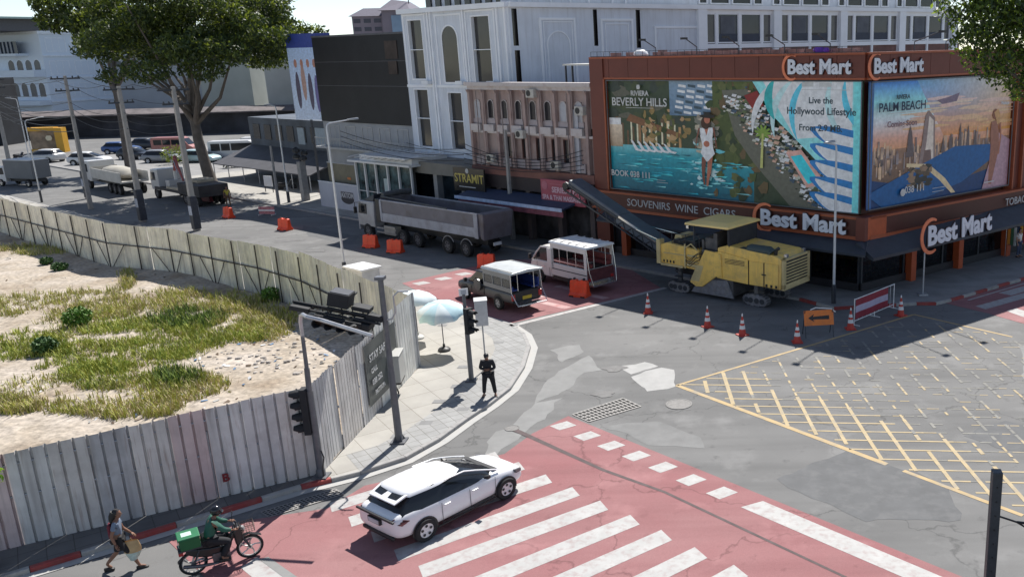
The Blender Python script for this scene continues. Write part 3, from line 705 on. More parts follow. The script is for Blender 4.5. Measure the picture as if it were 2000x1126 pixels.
# the middle post
p2 = GP(780,862); s2 = thing('signal_post', p2, 'tall dark grey signal post in the middle of the corner pavement, beside the dark banner', 'traffic signal', 90, 'traffic signals at the pavement corner')
mb = MB(); mb.tube((0,0,.14), (0,0,2.6), .125, .105, 10); mb.tube((0,0,2.6), (0,0,5.65), .10, .085, 10); mb.box(-.24,.24,-.24,.24,.13,.19)
for a in (45,135,225,315): mb.prism([(.1,.19),(.22,.19),(.1,.42)], 'y', -.01, .01, T=Matrix.Rotation(R(a), 4, 'Z'))
mb.box(-.14,.14,-.14,.14,5.62,5.72); mb.build('pole', POLEG, s2, smooth=True)
j2 = G(752,655,4.35); 
a0 = Vector((0,0,4.35)); 
mb = MB(); mb.path([(0,0,4.3),(.25,-.1,4.35),(.38,-.1,4.55),(.38,-.1,5.1),(.55,-.1,5.25),(.85,-.1,5.25)], .03, 6); mb.build('conduit', MET, s2, smooth=True)
# horizontal gantry of signals between the two posts (hangs off the middle post, over the fence)
g0, g1_ = Vector((-.05,-.05,4.35)), G(572,588,5.0)-p2; g1_ = g1_*1.0
gv = (g1_-g0); gl = gv.length; gdir = gv.normalized(); GX = Matrix.Translation(g0) @ gdir.to_track_quat('X', 'Z').to_matrix().to_4x4()
mb = MB(GX); mb.tube((0,0,0), (gl,0,0), .055, .045, 8); mb.tube((0,.18,-.12),(gl*.9,.18,-.12),.04,.04,6); mb.tube((0,-.18,-.12),(gl*.9,-.18,-.12),.04,.04,6)
for k in range(7): t = gl*(.04+.13*k); mb.tube((t,-.18,-.12),(t+.2,.18,-.12),.02,.02,5); mb.tube((t,0,0),(t,.18,-.12),.02,.02,5)
mb.box(0,.5,-.1,.1,-.1,.08); mb.build('arm', SIG, s2)
def flathead(X, parent, n=4, s_=.33):
    o = signal_head(X, parent, n, s_); return o
# heads lying along the arm: visors point down the road towards the viewer's left
hx = GX @ Matrix.Translation((1.75,.1,-.25)) @ Matrix.Rotation(R(-90), 4, 'Y')
faceL = Matrix.Rotation(R(90), 4, 'X')
flathead(GX @ Matrix.Translation((.55,.26,-.35)) @ Matrix(((0,0,1,0),(1,0,0,0),(0,1,0,0),(0,0,0,1))), s2, 4, .34)
each('backing_board', SIG, s2, [(1.1,1.75,-.5,.1,.10,.55),(.45,1.0,-.45,.0,.08,.22),(2.2,2.8,-.22,.3,-.2,-.05),(.3,.9,-.3,.3,-.42,-.2),(1.15,1.5,-.9,-.5,.35,.42)], GX, .02)
mb = MB(GX); mb.box(1.12,1.7,-.48,.06,.55,.575); mb.build('sign_plate', mat('sign_back', (.06,.065,.08), .8), s2)
# ticket cabinet on the middle post
pc = GP(775,770); cab = thing('control_cabinet', pc, 'light grey square control cabinet standing behind the middle signal post', 'cabinet', 82)
mb = MB(); mb.box(-.30,.30,-.48,.48,.75,1.75); mb.box(-.33,.33,-.51,.51,1.75,1.80); cb = mb.build('cabinet_box', mat('cabinet_paint', (.42,.42,.40), .5, 0, .06, 2, dirt=(.3,.3,.28), da=.4, ds=2), cab, bevel=.02)
mb = MB(); mb.box(-.285,.285,-.46,.46,.68,.75); mb.build('base_plate', BLK, cab); mb = MB(); mb.path([(.05,-.1,.7),(.05,-.25,.55),(.05,-.1,.4),(.05,.1,.2),(.05,.1,.1)], .03, 6); mb.tube((-.1,.2,.12),(-.1,.2,.7),.04,n=6); mb.tube((-.1,-.3,.12),(-.1,-.3,.7),.04,n=6); mb.build('cable', BLK, cab)
# site booth behind the far fence
pbx = G(716,594); bh_ = 1.95; t = thing('site_booth', pbx, 'white flat roofed booth top showing above the far fence behind the middle signal post', 'booth', A1)
mb = MB(); mb.box(-.75,.75,-.5,.5,.13,bh_); mb.build('booth_wall', mat('booth_grey', (.5,.5,.5)), t, bevel=.02); mb = MB(); mb.box(-.85,.85,-.6,.6,bh_,bh_+.1); mb.build('booth_roof', WHT, t, bevel=.02)
# third post
p3 = GP(921,743); s3 = thing('signal_post', p3, 'grey signal post beside the standing guard, with a black signal head near its top', 'traffic signal', 90, 'traffic signals at the pavement corner')
mb = MB(); mb.tube((0,0,.14), (0,0,2.1), .10, .09, 10); mb.tube((0,0,2.1), (0,0,3.6), .075, .06, 10); mb.box(-.2,.2,-.2,.2,.13,.18); mb.build('pole', POLEG, s3, smooth=True)
signal_head(Matrix.Translation((.16,-.18,2.1)) @ Matrix.Rotation(R(-35), 4, 'Z'), s3, 3, .31)
mb = MB(); mb.box(-.17,.17,-.01,.01,3.55,3.83, T=Matrix.Rotation(R(20),4,'Z')); mb.build('sign_plate', WHT, s3); mb = MB(); mb.box(-.10,.10,-.018,.018,3.61,3.77, T=Matrix.Rotation(R(20),4,'Z')); mb.build('sign_face', mat('sign_grey', (.4,.42,.45)), s3)
pw = GP(942,722); cw = thing('control_cabinet', (pw.x+.12, pw.y+.15, 0), 'tall pale grey box cabinet fixed high behind the black signal head', 'cabinet', 75)
mb = MB(); mb.box(-.24,.24,-.28,.28,2.0,3.0); mb.box(-.26,.26,-.3,.3,3.0,3.04); mb.build('cabinet_box', mat('cabinet_pale', (.55,.55,.55), .5), cw, bevel=.02); mb = MB(); mb.tube((0,.0,.13),(0,.0,2.0),.03,n=6); mb.build('cabinet_stand', MET, cw)

# umbrellas
def umbrella(px, py, lab, r_=1.0, h=2.35, tilt=6, cols=None, bx=0, az=90):
    p = GP(px, py); t = thing('umbrella', (p.x, p.y, PZ-.01), lab, 'umbrella', az, 'street vendor umbrellas'); n = 8
    T = Matrix.Translation((0,0,h-.45)) @ Matrix.Rotation(R(tilt), 4, 'X'); mb = MB(T); rg = random.Random(px)
    rings = []
    for rr, z in ((.02,.45),(.35,.40),(.68,.26),(1,.02)):
        ring = []
        for k in range(n*4):
            a = 2*math.pi*k/(n*4); sc_ = 1-(.07*rr)*abs(math.sin(a*n/2)); ring.append((rr*r_*sc_*math.cos(a), rr*r_*sc_*math.sin(a), z-(-.05*rr*abs(math.sin(a*n/2)))))
        rings.append(ring)
    ring = [(x*1.0, y*1.0, z-.14+.03*math.sin(i*2.1)) for i, (x, y, z) in enumerate(rings[-1])]; rings.append(ring)
    mb.loft(rings, caps=False)
    for i in range(len(mb.f)): mb.mi[i] = ((i % (n*4))//4) % 2 if cols == 2 else 0
    mb.build('canopy', [mat('white_canopy', (.60,.68,.71), .8, 0, .08, 2), mat('pale_blue_canopy', (.44,.62,.68), .8, 0, .08, 2)], t, smooth=True, fix=False, ang=60)
    mb = MB(T)
    for k in range(n): a = 2*math.pi*k/n; mb.tube((0,0,.42), (r_*.97*math.cos(a), r_*.97*math.sin(a), .02), .008, n=4); mb.tube((0,0,-.1), (r_*.5*math.cos(a), r_*.5*math.sin(a), .3), .007, n=4)
    mb.build('ribs', MET, t); mb = MB(); mb.tube((0,0,.05), (0,0,h-.02), .022, .018, 8); mb.build('pole', DMET, t)
    mb = MB(); mb.lathe([(.05,0),(.26,.0),(.27,.06),(.22,.12),(.06,.16),(.05,.3)], n=16); mb.build('base', BLK if cols else mat('grey_base', (.5,.5,.48)), t, smooth=True)
umbrella(868,684,'pale blue and white umbrella on a black base on the corner pavement, the nearer one', 1.02, 2.15, 10, 2)
umbrella(817,660,'white umbrella on a pale base right at the end of the fence, the farther one', 1.0, 2.2, -4, None)

# lamp posts
LAMPM = mat('white_lamp_post', (.55,.57,.6), .4, .3, .05)
def lamp_post(p, h, arm, az, lab, r_=.07, ban=None):
    t = thing('lamp_post', p, lab, 'lamp post', az, 'street lamp posts'); mb = MB(); mb.tube((0,0,0),(0,0,1.1),r_*1.7,r_*1.6,8); mb.build('post_base', DMET, t)
    mb = MB(); mb.path([(0,0,1.1),(0,0,h*.55),(0,0,h-.25),(arm*.04,0,h-.08),(arm*.15,0,h),(arm,0,h+.12)], [r_,r_*.85,r_*.7,r_*.65,r_*.6,r_*.45], 8); mb.build('post', LAMPM, t, smooth=True)
    mb = MB(); mb.loft([[(arm-.1,-.06,h+.1),(arm-.1,.06,h+.1),(arm-.1,.06,h+.17),(arm-.1,-.06,h+.17)],[(arm+.5,-.14,h+.12),(arm+.5,.14,h+.12),(arm+.5,.1,h+.22),(arm+.5,-.1,h+.22)]]); mb.build('lamp_head', mat('lamp_grey', (.35,.36,.38), .4, .4), t, bevel=.02); return t
lamp_post(G(1628,597), 7.9, -.7, A2, 'slim white lamp post with dark sleeve in front of the red shop corner')
pl = SP(36.5,-2.2); kb = kc[-1]
lamp_post(Vector((-23.4,54.9,0)) if False else G(676,548), 8.9, 1.2, 60, 'white lamp post rising behind the bend of the far fence, arm to the right')
lamp_post(G(565,398), 8.5, -.8, A2, 'white lamp post on the sunny plaza in front of the dark building', .08)
lamp_post(G(82,395), 7.5, 1.2, 20, 'thin white lamp post at the far left, beyond the cream fence', .06)
lamp_post(G(62,332), 8.5, -1, 60, 'thin white lamp post left of the yellow portal, far left', .06)
# dark sign post bottom right
pp = (6.0,16.5); t = thing('utility_post', pp, 'dark square steel post with bolt holes in the bottom right foreground', 'post', 96)
mb = MB(); mb.box(-.10,.10,-.11,.11,0,3.92); mb.build('post', DMET, t, bevel=.015)
mb = MB()
for k in range(9): mb.lathe([(.015,-.012),(.015,.012)], (0,-.115,3.6-k*.32), 8, ax='y')
mb.build('bolt_holes', BLK, t)
mb = MB(); mb.path([(.1,0,2.9),(.5,.1,2.72),(1.1,.2,2.3),(2.2,.3,1.6)], .022, 6); mb.path([(.5,.1,2.72),(.7,.1,2.7)], .03, 6); mb.build('cable', BLK, t)
# utility poles
def cross(t, z, L, X=0): 
    mb = MB(); mb.box(-.05,.05,-L,L,z,z+.12)
    for k in (-.9,-.5,.5,.9): mb.lathe([(.05,z+.12),(.06,z+.2),(.03,z+.28)], (0,L*k,0), 6)
    mb.build('crossarm', DMET, t)
def upole(px, py, h, lab, r_=.16, wrap=True, arms=((.3,1.1),(1.3,.9)), lean=0):
    p = G(px, py); t = thing('utility_pole', p, lab, 'utility pole', A1, 'concrete utility poles'); mb = MB()
    mb.loft([[(a,b_,0) for a,b_ in ((-r_,-r_),(r_,-r_),(r_,r_),(-r_,r_))],[(a*.62+lean,b_*.62,h) for a,b_ in ((-r_,-r_),(r_,-r_),(r_,r_),(-r_,r_))]]); mb.build('pole', CONC, t, bevel=.02)
    for dz, L in arms: cross(t, h-dz, L)
    if wrap:
        mb = MB(); q = r_*1.25; mb.box(-q,q,-q,q,.15,2.6); mb.build('wrap', mat('dark_wrap', (.03,.035,.05), .6, 0, .3, 5), t)
        mb = MB(); mb.box(-q-.02,q+.02,-q-.012,-q,1.2,1.9); mb.box(-q-.02,q+.02,q,q+.012,1.2,1.9); mb.build('notice', mat('notice_pale', (.3,.34,.42), .6, 0, .3, 8), t)
    return t
U1 = upole(178,408,11.4,'concrete utility pole with two crossarms in front of the pale grey building', .17, False)
U2 = upole(280,433,10.6,'concrete utility pole with notices, left of the leaning tree trunk, nearer the flatbed truck', .2)
U3 = upole(385,450,10.6,'concrete utility pole with a black wrapped foot just left of the tree trunk', .2)
U4 = upole(1003,470,7.5,'grey utility pole in front of the pink shophouse, behind the tipper bed', .13, False, ())
U5 = upole(1262,498,6.9,'slim grey pole standing before the red shop beside the planing machine conveyor', .07, False, ())
U6 = upole(22,335,11,'dark utility pole full of cables at the left edge', .2, False, ((.3,1.2),(1.2,1.2),(2.2,1.0)))
U7 = upole(172,388,5.6,'short stub pole with a dark box at its foot beside the far fence', .17, True, ())
U8 = upole(545,402,5.2,'short grey pole on the plaza beside the white lamp post', .11, False, ())
# lantern pillar
p = G(598,394); t = thing('lantern_pillar', p, 'square grey pillar with dark lanterns on top standing on the plaza', 'pillar', A1)
mb = MB(); mb.box(-.28,.28,-.28,.28,.12,3.6); mb.build('pillar', CONC, t, bevel=.03)
mb = MB()
for a, b_, z in ((-.5,0,3.9),(.45,.1,4.0),(0,-.4,4.3),(0,.3,4.6)): mb.lathe([(.05,z-.25),(.34,z-.12),(.3,z+.12),(.06,z+.3)], (a,b_,0), 8); mb.tube((0,0,3.6),(a,b_,z),.04,n=5)
mb.build('lanterns', BLK, t)
# overhead cables
def cable(a, c, sag, lab, r_=.02, n=10, gr='overhead cables'):
    pts = []
    for i in range(n+1): s_ = i/n; p = a.lerp(c, s_); p.z -= sag*4*s_*(1-s_); pts.append(p)
    o = MB().path(pts, r_, 5).build('cable', BLK); tag(o, lab, 'cable', gr); return o
def top(t, z, off): return Vector(t.location)+Vector((0,0,z))+dB*off
for k, (z, off) in enumerate(((11.3,-1),(11.3,1),(10.2,.8),(9.2,0),(8.6,.1),(8.0,0))):
    a = top(U1, z, off); c = a+dA*38+Vector((0,0,.2)); e = top(U2, z-.6, off)
    o_ = ('topmost','second highest','third highest','fourth highest','fifth highest','lowest')[k]; cable(a, c, .9, o_+' thin cable running left from the crossarm pole across the pale building'); cable(a, e, .5, o_+' thin cable between the crossarm pole and the pole under the big tree')
    cable(top(U2, z-.6, off), top(U3, z-.6, off), .3, o_+' thin cable between the two poles under the big tree')
for k, (z, off) in enumerate(((8.6,0),(8.1,.2),(7.4,-.1),(6.8,.1))):
    o_ = ('topmost','upper','lower','lowest')[k]; cable(top(U6, z, off), top(U1, z, off), .8, o_+' thick black cable sagging between the left edge pole and the crossarm pole', .03)
    cable(top(U6, z+1, off), top(U6, z+1, off)+dA*40, .8, o_+' black cable sagging beyond the left edge pole', .03)
cable(SP(37,-1)+Vector((0,0,6.2)), SP(26,-.3)+Vector((0,0,6.0)), .4, 'pale wire running to the left end of the pink shophouse')

# ================================================================ barriers, cones, signs
def barrier(M):
    t = thing('water_barrier', (0,0,0), 'x', 'barrier'); mb = MB()
    prof = [(-.32,0),(.32,0),(.32,.12),(.2,.22),(.13,.72),(.11,.82),(-.11,.82),(-.13,.72),(-.2,.22),(-.32,.12)]
    def ring(x, k=1.0, z=1.0): return [(x, a*k, b_*z) for a, b_ in prof]
    mb.loft([ring(-.72,.9,.86), ring(-.68,1,.94), ring(-.3), ring(-.18,1,1), ring(-.15,.92,.93), ring(.15,.92,.93), ring(.18,1,1), ring(.3), ring(.68,1,.94), ring(.72,.9,.86)]); mb.build('barrier_body', M, t, bevel=.02)
    mb = MB(); mb.lathe([(.09,.8),(.09,.87),(.07,.89)], (-.4,0,0), 10); mb.lathe([(.09,.8),(.09,.87),(.07,.89)], (.4,0,0), 10); mb.build('filler_cap', BLK, t)
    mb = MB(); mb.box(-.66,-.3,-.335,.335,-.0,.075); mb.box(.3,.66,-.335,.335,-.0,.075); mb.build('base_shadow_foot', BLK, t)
    return t
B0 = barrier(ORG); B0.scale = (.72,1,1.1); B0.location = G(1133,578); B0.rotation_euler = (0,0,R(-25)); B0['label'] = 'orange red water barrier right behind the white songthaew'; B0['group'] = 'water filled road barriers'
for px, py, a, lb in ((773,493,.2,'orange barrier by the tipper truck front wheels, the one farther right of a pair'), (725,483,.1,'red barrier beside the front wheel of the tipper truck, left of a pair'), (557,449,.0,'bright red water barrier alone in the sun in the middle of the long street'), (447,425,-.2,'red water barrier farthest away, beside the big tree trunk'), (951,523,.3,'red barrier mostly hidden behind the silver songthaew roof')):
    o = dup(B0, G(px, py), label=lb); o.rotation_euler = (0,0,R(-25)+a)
CW = mat('cone_white_band', (.7,.7,.7), .5)
def cone():
    t = thing('traffic_cone', (0,0,0), 'x', 'traffic cone'); M = mat('cone_red', (.50,.04,.025), .5, 0, .12, 4, dirt=(.25,.08,.06), da=.4, ds=6)
    mb = MB(); mb.box(-.2,.2,-.2,.2,0,.04); mb.build('base', M, t, bevel=.01)
    mb = MB(); mb.lathe([(.15,.04),(.03,.74),(.028,.76)], n=16); mb.build('cone_body', M, t, smooth=True)
    mb = MB(); mb.lathe([(.117,.26),(.093,.40)], n=16); mb.build('band', CW, t); mb = MB(); mb.lathe([(.079,.49),(.058,.61)], n=16); mb.build('band', CW, t)
    mb = MB(); mb.lathe([(.018,.72),(.03,.8),(.02,.86),(.004,.88)], n=8); mb.build('tip', CW, t); return t
K0 = cone(); K0.location = G(1266,611); K0['label'] = 'red and white traffic cone standing alone by the red crossing, leftmost of the row'; K0['group'] = 'traffic cones around the road works'; K0.scale = (1.15,1.15,1.15)
for px, py, lb in ((1382,638,'red cone second from the left in the row, on the shadow edge'), (1450,654,'red cone third from the left in the row'), (1557,668,'red cone just left of the orange arrow sign legs'), (1661,642,'red cone at the left end of the red and white street barricade'), (1759,616,'red cone at the right end of the red and white street barricade')):
    o = dup(K0, G(px, py), label=lb); o.rotation_euler = (0,0,rnd.random())
# orange arrow sign
ps = G(1598,655); t = thing('roadworks_sign', ps, 'orange roadworks board with black arrow pointing left on a folding black frame', 'road sign', 90)
t.rotation_euler = (0,0,R(6)); LN = Matrix.Translation((0,-.32,0)) @ Matrix.Rotation(R(-17), 4, 'X'); LB = Matrix.Translation((0,.38,0)) @ Matrix.Rotation(R(20), 4, 'X')
mb = MB(LN); mb.box(-.66,.66,-.02,0,.55,1.22); mb.build('sign_board', mat('orange_board', (.72,.19,.03), .5, 0, .08, 3, dirt=(.4,.14,.06), da=.4, ds=4), t)
mb = MB(LN); mb.prism([(-.48,.88),(-.22,1.06),(-.26,.94),(.46,.98),(.46,.80),(-.26,.82),(-.22,.72)], 'y', -.03, -.021); mb.build('arrow', BLK, t)
mb = MB(LN)
for x in (-.62,.62): mb.tube((x,.01,0),(x,.01,1.25),.02,n=6)
mb.build('frame', DMET, t); mb = MB(LB)
for x in (-.62,.62): mb.tube((x,0,0),(x,0,1.28),.02,n=6)
mb.build('frame', DMET, t)
mb = MB(LN); mb.path([(-.35,.03,1.25),(-.1,.05,1.33),(.2,.05,1.3),(.6,.0,1.25),(.75,-.05,1.1)], .025, 5); mb.build('wrapping', WHT, t)
# red and white barricade
pa, pb = G(1668,635), G(1745,602); dd = (pb-pa); Lr = dd.length; t = thing('street_barricade', (pa.x, pa.y, 0), 'white steel barricade with dark red banner and pale stripe in front of the shop corner', 'barricade', math.degrees(math.atan2(dd.x, dd.y)))
mb = MB()
for x in (0, Lr*.5, Lr): mb.tube((x,0,0),(x,0,1.25),.022,n=6); mb.tube((x,-.3,.03),(x,.3,.03),.022,n=6)
mb.tube((0,0,1.22),(Lr,0,1.22),.022,n=6); mb.tube((0,0,.2),(Lr,0,.2),.02,n=6)
for k in range(1,10): mb.tube((Lr*k/10,0,.2),(Lr*k/10,0,1.22),.009,n=4)
mb.build('frame', WHT, t)
mb = MB(); mb.grid(lambda u, v: (.05+u*(Lr*.8), -.04+.015*math.sin(u*11), .28+v*.92), 12, 3, mf=lambda u, v: 1 if v == 1 else 0); mb.build('banner', [mat('crimson_banner', (.24,.015,.035), .6, 0, .15, 3), mat('lilac_stripe', (.42,.38,.50), .6, 0, .1, 3)], t, fix=False, solid=.01)
# pole at the shop kerb
p = G(1802,580); t = thing('street_post', p, 'plain grey short pole by the red and white kerb before the shop window', 'post', 90); mb = MB(); mb.tube((0,0,.1),(0,0,2.3),.045,.04,8); mb.box(-.22,.22,-.22,.22,.1,.2); mb.build('post', MET, t)
# ================================================================ buildings
def opening_wall(mb, x0, x1, z0, z1, holes, y=0, m=0):
    """flat wall facing -y with rectangular holes (x0,x1,z0,z1)"""
    xs = sorted({x0, x1, *[h[0] for h in holes], *[h[1] for h in holes]}); zs = sorted({z0, z1, *[h[2] for h in holes], *[h[3] for h in holes]})
    for a, c in zip(xs, xs[1:]):
        for e, f in zip(zs, zs[1:]):
            mx, mz = (a+c)/2, (e+f)/2
            if not (x0 <= mx <= x1 and z0 <= mz <= z1): continue
            if any(h[0] < mx < h[1] and h[2] < mz < h[3] for h in holes): continue
            mb.poly([(a,y,e),(c,y,e),(c,y,f),(a,y,f)], m)
def window(parent, X, x0, x1, z0, z1, y=0, dep=.18, fr=.06, nx=1, nz=1, FM=None, PM=None, arch=False):
    FM = FM or WHT; PM = PM or GLS; mb = MB(X)
    if arch:
        r_ = (x1-x0)/2; cx = (x0+x1)/2; zc = z1-r_; A = [(x0,z0)]+[(x1,z0)]+[(cx+r_*math.cos(R(t)), zc+r_*math.sin(R(t))) for t in range(0,181,15)]
        B_ = [(cx+(p[0]-cx)*(1+fr/r_), (z0+z1)/2+(p[1]-(z0+z1)/2)*(1+fr/(z1-z0)*2)) for p in A]
        n = len(A); i = mb._a([(p[0],y-.04,p[1]) for p in A]+[(p[0],y-.04,p[1]) for p in B_]+[(p[0],y,p[1]) for p in B_]+[(p[0],y-.002,p[1]) for p in A])
        for k in range(n):
            k2 = (k+1) % n; mb.f += [[i+k,i+k2,i+n+k2,i+n+k],[i+n+k,i+n+k2,i+2*n+k2,i+2*n+k],[i+k,i+k2,i+3*n+k2,i+3*n+k]]; mb.mi += [0]*3
        o = mb.build('window', FM, parent); q = MB(X); q.poly([(p[0], y-.006, p[1]) for p in A]); q.build('pane', PM, o, fix=False); return o
    mb.box(x0,x1,y-.03,y+dep,z0,z0+fr); mb.box(x0,x1,y-.03,y+dep,z1-fr,z1); mb.box(x0,x0+fr,y-.03,y+dep,z0+fr,z1-fr); mb.box(x1-fr,x1,y-.03,y+dep,z0+fr,z1-fr)
    for i in range(1,nx): x = x0+(x1-x0)*i/nx; mb.box(x-fr*.35,x+fr*.35,y,y+dep-.02,z0+fr,z1-fr)
    for i in range(1,nz): z = z0+(z1-z0)*i/nz; mb.box(x0+fr,x1-fr,y+.01,y+dep-.03,z-fr*.3,z+fr*.3)
    o = mb.build('window', FM, parent); q = MB(X); q.poly([(x0,y+dep-.05,z0),(x1,y+dep-.05,z0),(x1,y+dep-.05,z1),(x0,y+dep-.05,z1)]); q.build('pane', PM, o, fix=False); return o
# ---------------------------------------------------------------- red shop
RUST = mat('rust_red_panel', (.155,.040,.026), .5, .1, .08, 1.2, dirt=(.11,.03,.022), da=.35, ds=.5)
RUSTD = mat('brown_fascia', (.085,.024,.017), .5, .1, .1, 1)
TRIM = mat('orange_trim', (.34,.085,.035), .45, .1, .08, 2)
SIGW = mat('white_sign_letter', (.72,.74,.80), .4, 0, .03, 5); SIGO = mat('orange_sign_ring', (.80,.22,.10), .4)
LETD = mat('letter_side', (.05,.03,.03), .5)
shop = thing('shop_building', (O1.x, O1.y, 0), 'rust red corner shop with two huge posters and white Best Mart letters above dark windows', 'shop', F1)
XB = Matrix.Rotation(rz(A2)-rz(F1), 4, 'Z')           # frame of the right-hand facade inside the shop
WL, WR, ZT = 18.5, 22.0, 12.05; I4 = Matrix.Identity(4)
# solid core behind the facades (footprint in shop frame)
pr = XB @ Vector((WR,0,0)); pr2 = XB @ Vector((WR,12,0))
core = [(-WL,.35),(-.3,.35),((pr.x)-.2,pr.y+.35),(pr.x+(-4),pr.y+11),(-WL,14)]
mb = MB(); mb.prism(core,'z',2.9,11.6); mb.build('upper_wall', RUSTD, shop)
for X, sg, W_, nm in ((Matrix.Identity(4), -1, WL, 'a'), (XB, 1, WR, 'b')):
    a, c = (-W_, 0) if sg < 0 else (0, W_)
    mb = MB(X); n = 12 if sg < 0 else 14
    for i in range(n):
        x0 = a+(c-a)*i/n; mb.box(x0+.012, a+(c-a)*(i+1)/n-.012, -.12, .2, 10.86, ZT-.1)
    mb.build('fascia_panels', RUST, shop)
    mb = MB(X); mb.box(a,c,-.2,.3,ZT-.1,ZT); mb.box(a,c,-.16,.2,10.76,10.86); mb.build('trim', TRIM, shop)
    mb = MB(X); mb.box(a,c,-.5,.34,3.15,4.0); mb.build('sign_band', RUSTD, shop)
    mb = MB(X); mb.box(a,c,-.56,.3,4.0,4.12); mb.box(a,c,-.58,.3,2.98,3.15); mb.build('trim', TRIM, shop)
mb = MB(); mb.box(-WL,-WL+1.1,-.2,.3,3.0,ZT-.1); mb.box(-WL,-WL+1.1,-.2,.4,.13,3.0); mb.build('pillar', RUST, shop)
mb = MB(); mb.box(-WL+1.1,-WL+1.2,-.22,.3,4.12,10.76); mb.build('trim', TRIM, shop)
mb = MB(XB); mb.box(12.5,12.62,-.24,.3,4.12,10.76); mb.box(13.3,13.42,-.3,.3,3.2,10.86); mb.build('trim', TRIM, shop)
mb = MB(XB); mb.box(12.62,22,-.1,.3,4.12,10.76); mb.build('wall_panel', RUST, shop)
# corner cover of the sign band
mb = MB(); mb.box(-.02,.5,-.62,.3,2.96,4.14, T=Matrix.Rotation(R(0),4,'Z')); mb.build('corner_block', RUST, shop)
mb = MB(XB); mb.box(-.35,1.2,-.56,-.2,3.0,4.1); mb.build('corner_block', mat('bright_rust', (.42,.085,.025), .5), shop)
# canopy under the band
AWN = mat('dark_awning', (.035,.042,.055), .5, 0, .2, 2)
mb = MB(); mb.loft([[(-WL+1.2,-.5,2.98),(-WL+1.2,-1.5,2.5),(-WL+1.2,-1.5,2.38),(-WL+1.2,-.3,2.7)],[(.6,-.5,2.98),(1.0,-1.5,2.5),(1.0,-1.5,2.38),(.6,-.3,2.7)]]); mb.build('awning', AWN, shop)
mb = MB(XB); mb.loft([[(-.9,-.5,2.98),(-.9,-1.6,2.35),(-.9,-1.6,2.2),(-.9,-.3,2.6)],[(16,-.55,3.3),(16,-1.9,2.55),(16,-1.9,2.4),(16,-.3,2.8)]]); mb.build('awning', AWN, shop)
# ground floor
SHW = mat('shop_interior', (.16,.15,.14), .7, 0, .6, 1.3); SHG = mat('shop_window_glass', (.02,.022,.026), .06, 0, 0, trans=.85)
for X, a, c in ((Matrix.Identity(4), -WL+1.1, -.2), (XB, .2, 20)):
    mb = MB(X); mb.poly([(a,2.4,.14),(c,2.4,.14),(c,2.4,3),(a,2.4,3)]); mb.build('interior_wall', SHW, shop, fix=False)
    mb = MB(X); mb.box(a,c,.1,.22,.14,.55); mb.build('window_plinth', mat('dark_plinth', (.03,.03,.035), .4), shop)
    xs = [a+(c-a)*i/6 for i in range(7)]
    mb = MB(X)
    for x in xs: mb.box(x-.05,x+.05,.1,.2,.55,2.95)
    mb.box(a,c,.11,.19,2.3,2.36); mb.build('window_mullions', DMET, shop)
    mb = MB(X); mb.poly([(a,.16,.55),(c,.16,.55),(c,.16,2.95),(a,.16,2.95)]); mb.build('shop_window', SHG, shop, fix=False)
mb = MB(); mb.prism(core,'z',2.85,2.9); mb.prism(core,'z',.12,.16); mb.build('floor_slabs', mat('shop_slab', (.1,.1,.1)), shop)
for X, xs in ((XB, (3.9,8.0,12.6,17)), (Matrix.Identity(4), (-16.2,))):
    for x in xs: mb = MB(X); mb.box(x-.2,x+.2,-.25,.3,.13,2.95); mb.build('pillar', mat('orange_pillar', (.42,.08,.025), .5, 0, .1, 2), shop)
# goods on shelves behind the glass
rg = random.Random(77); GC = [mat('goods_%d' % i, c, .5) for i, c in enumerate(((.5,.12,.06),(.55,.5,.4),(.1,.2,.35),(.12,.3,.12),(.6,.45,.1),(.35,.08,.2)))]
for X, a, c in ((I4, -4.6, -.6), (I4, -15.5, -5.2), (XB, 8.4, 12.2), (XB, .6, 7.6)):
    for z in (.6, 1.15, 1.7): MB(X).box(a,c,1.5,1.95,z,z+.04).build('shelf', DMET, shop)
    gm = MB(X); x = a
    while x < c-.3:
        w_ = rg.uniform(.12,.34)
        for z in (.64,1.19,1.74): gm.box(x,x+w_*.9,1.55,1.85,z,z+rg.uniform(.18,.42), rg.randrange(6))
        x += w_
    gm.build('shelf_goods', GC, shop)['kind'] = 'stuff'
    for x in (a+.4, (a+c)/2, c-.4): MB(X).box(x-.05,x+.05,.5,2.2,2.75,2.8).build('ceiling_batten', WHT, shop)
# letters
def bestmart(X, x, y, z, s_, ang=0, sq=1.0):
    T = X @ WT(x, y, z, ang); text('Best Mart', s_, T @ Matrix.Translation((0,0,.06)), SIGW, shop, 'sign_letters', .05, bold=s_*.035, squash=sq)
    text('Best Mart', s_, T, LETD, shop, 'letter_backing', .08, bold=s_*.06, squash=sq)
    mb = MB(T); cx, cy, r_ = s_*.26*sq, s_*.32, s_*.62
    A = []
    for k in range(0, 21):
        t = R(62+ k*(236/20)); w_ = s_*.085*math.sin(math.pi*(k+1.5)/23)**.5
        A.append([(cx+(r_-w_)*sq*.9*math.cos(t), cy+(r_-w_)*math.sin(t), .0), (cx+(r_+w_)*sq*.9*math.cos(t), cy+(r_+w_)*math.sin(t), .0), (cx+(r_+w_)*sq*.9*math.cos(t), cy+(r_+w_)*math.sin(t), .05), (cx+(r_-w_)*sq*.9*math.cos(t), cy+(r_-w_)*math.sin(t), .05)])
    mb.loft(A); mb.build('sign_ring', SIGO, shop)
I4 = Matrix.Identity(4)
bestmart(I4, -4.35, -.15, 11.07, .98, 0, .93); bestmart(XB, .3, -.15, 11.07, .98, 0, .95)
bestmart(I4, -5.75, -.62, 3.25, 1.16, 0, 1.12); bestmart(XB, 3.0, -1.7, 2.42, 1.4, -1.5, .98)
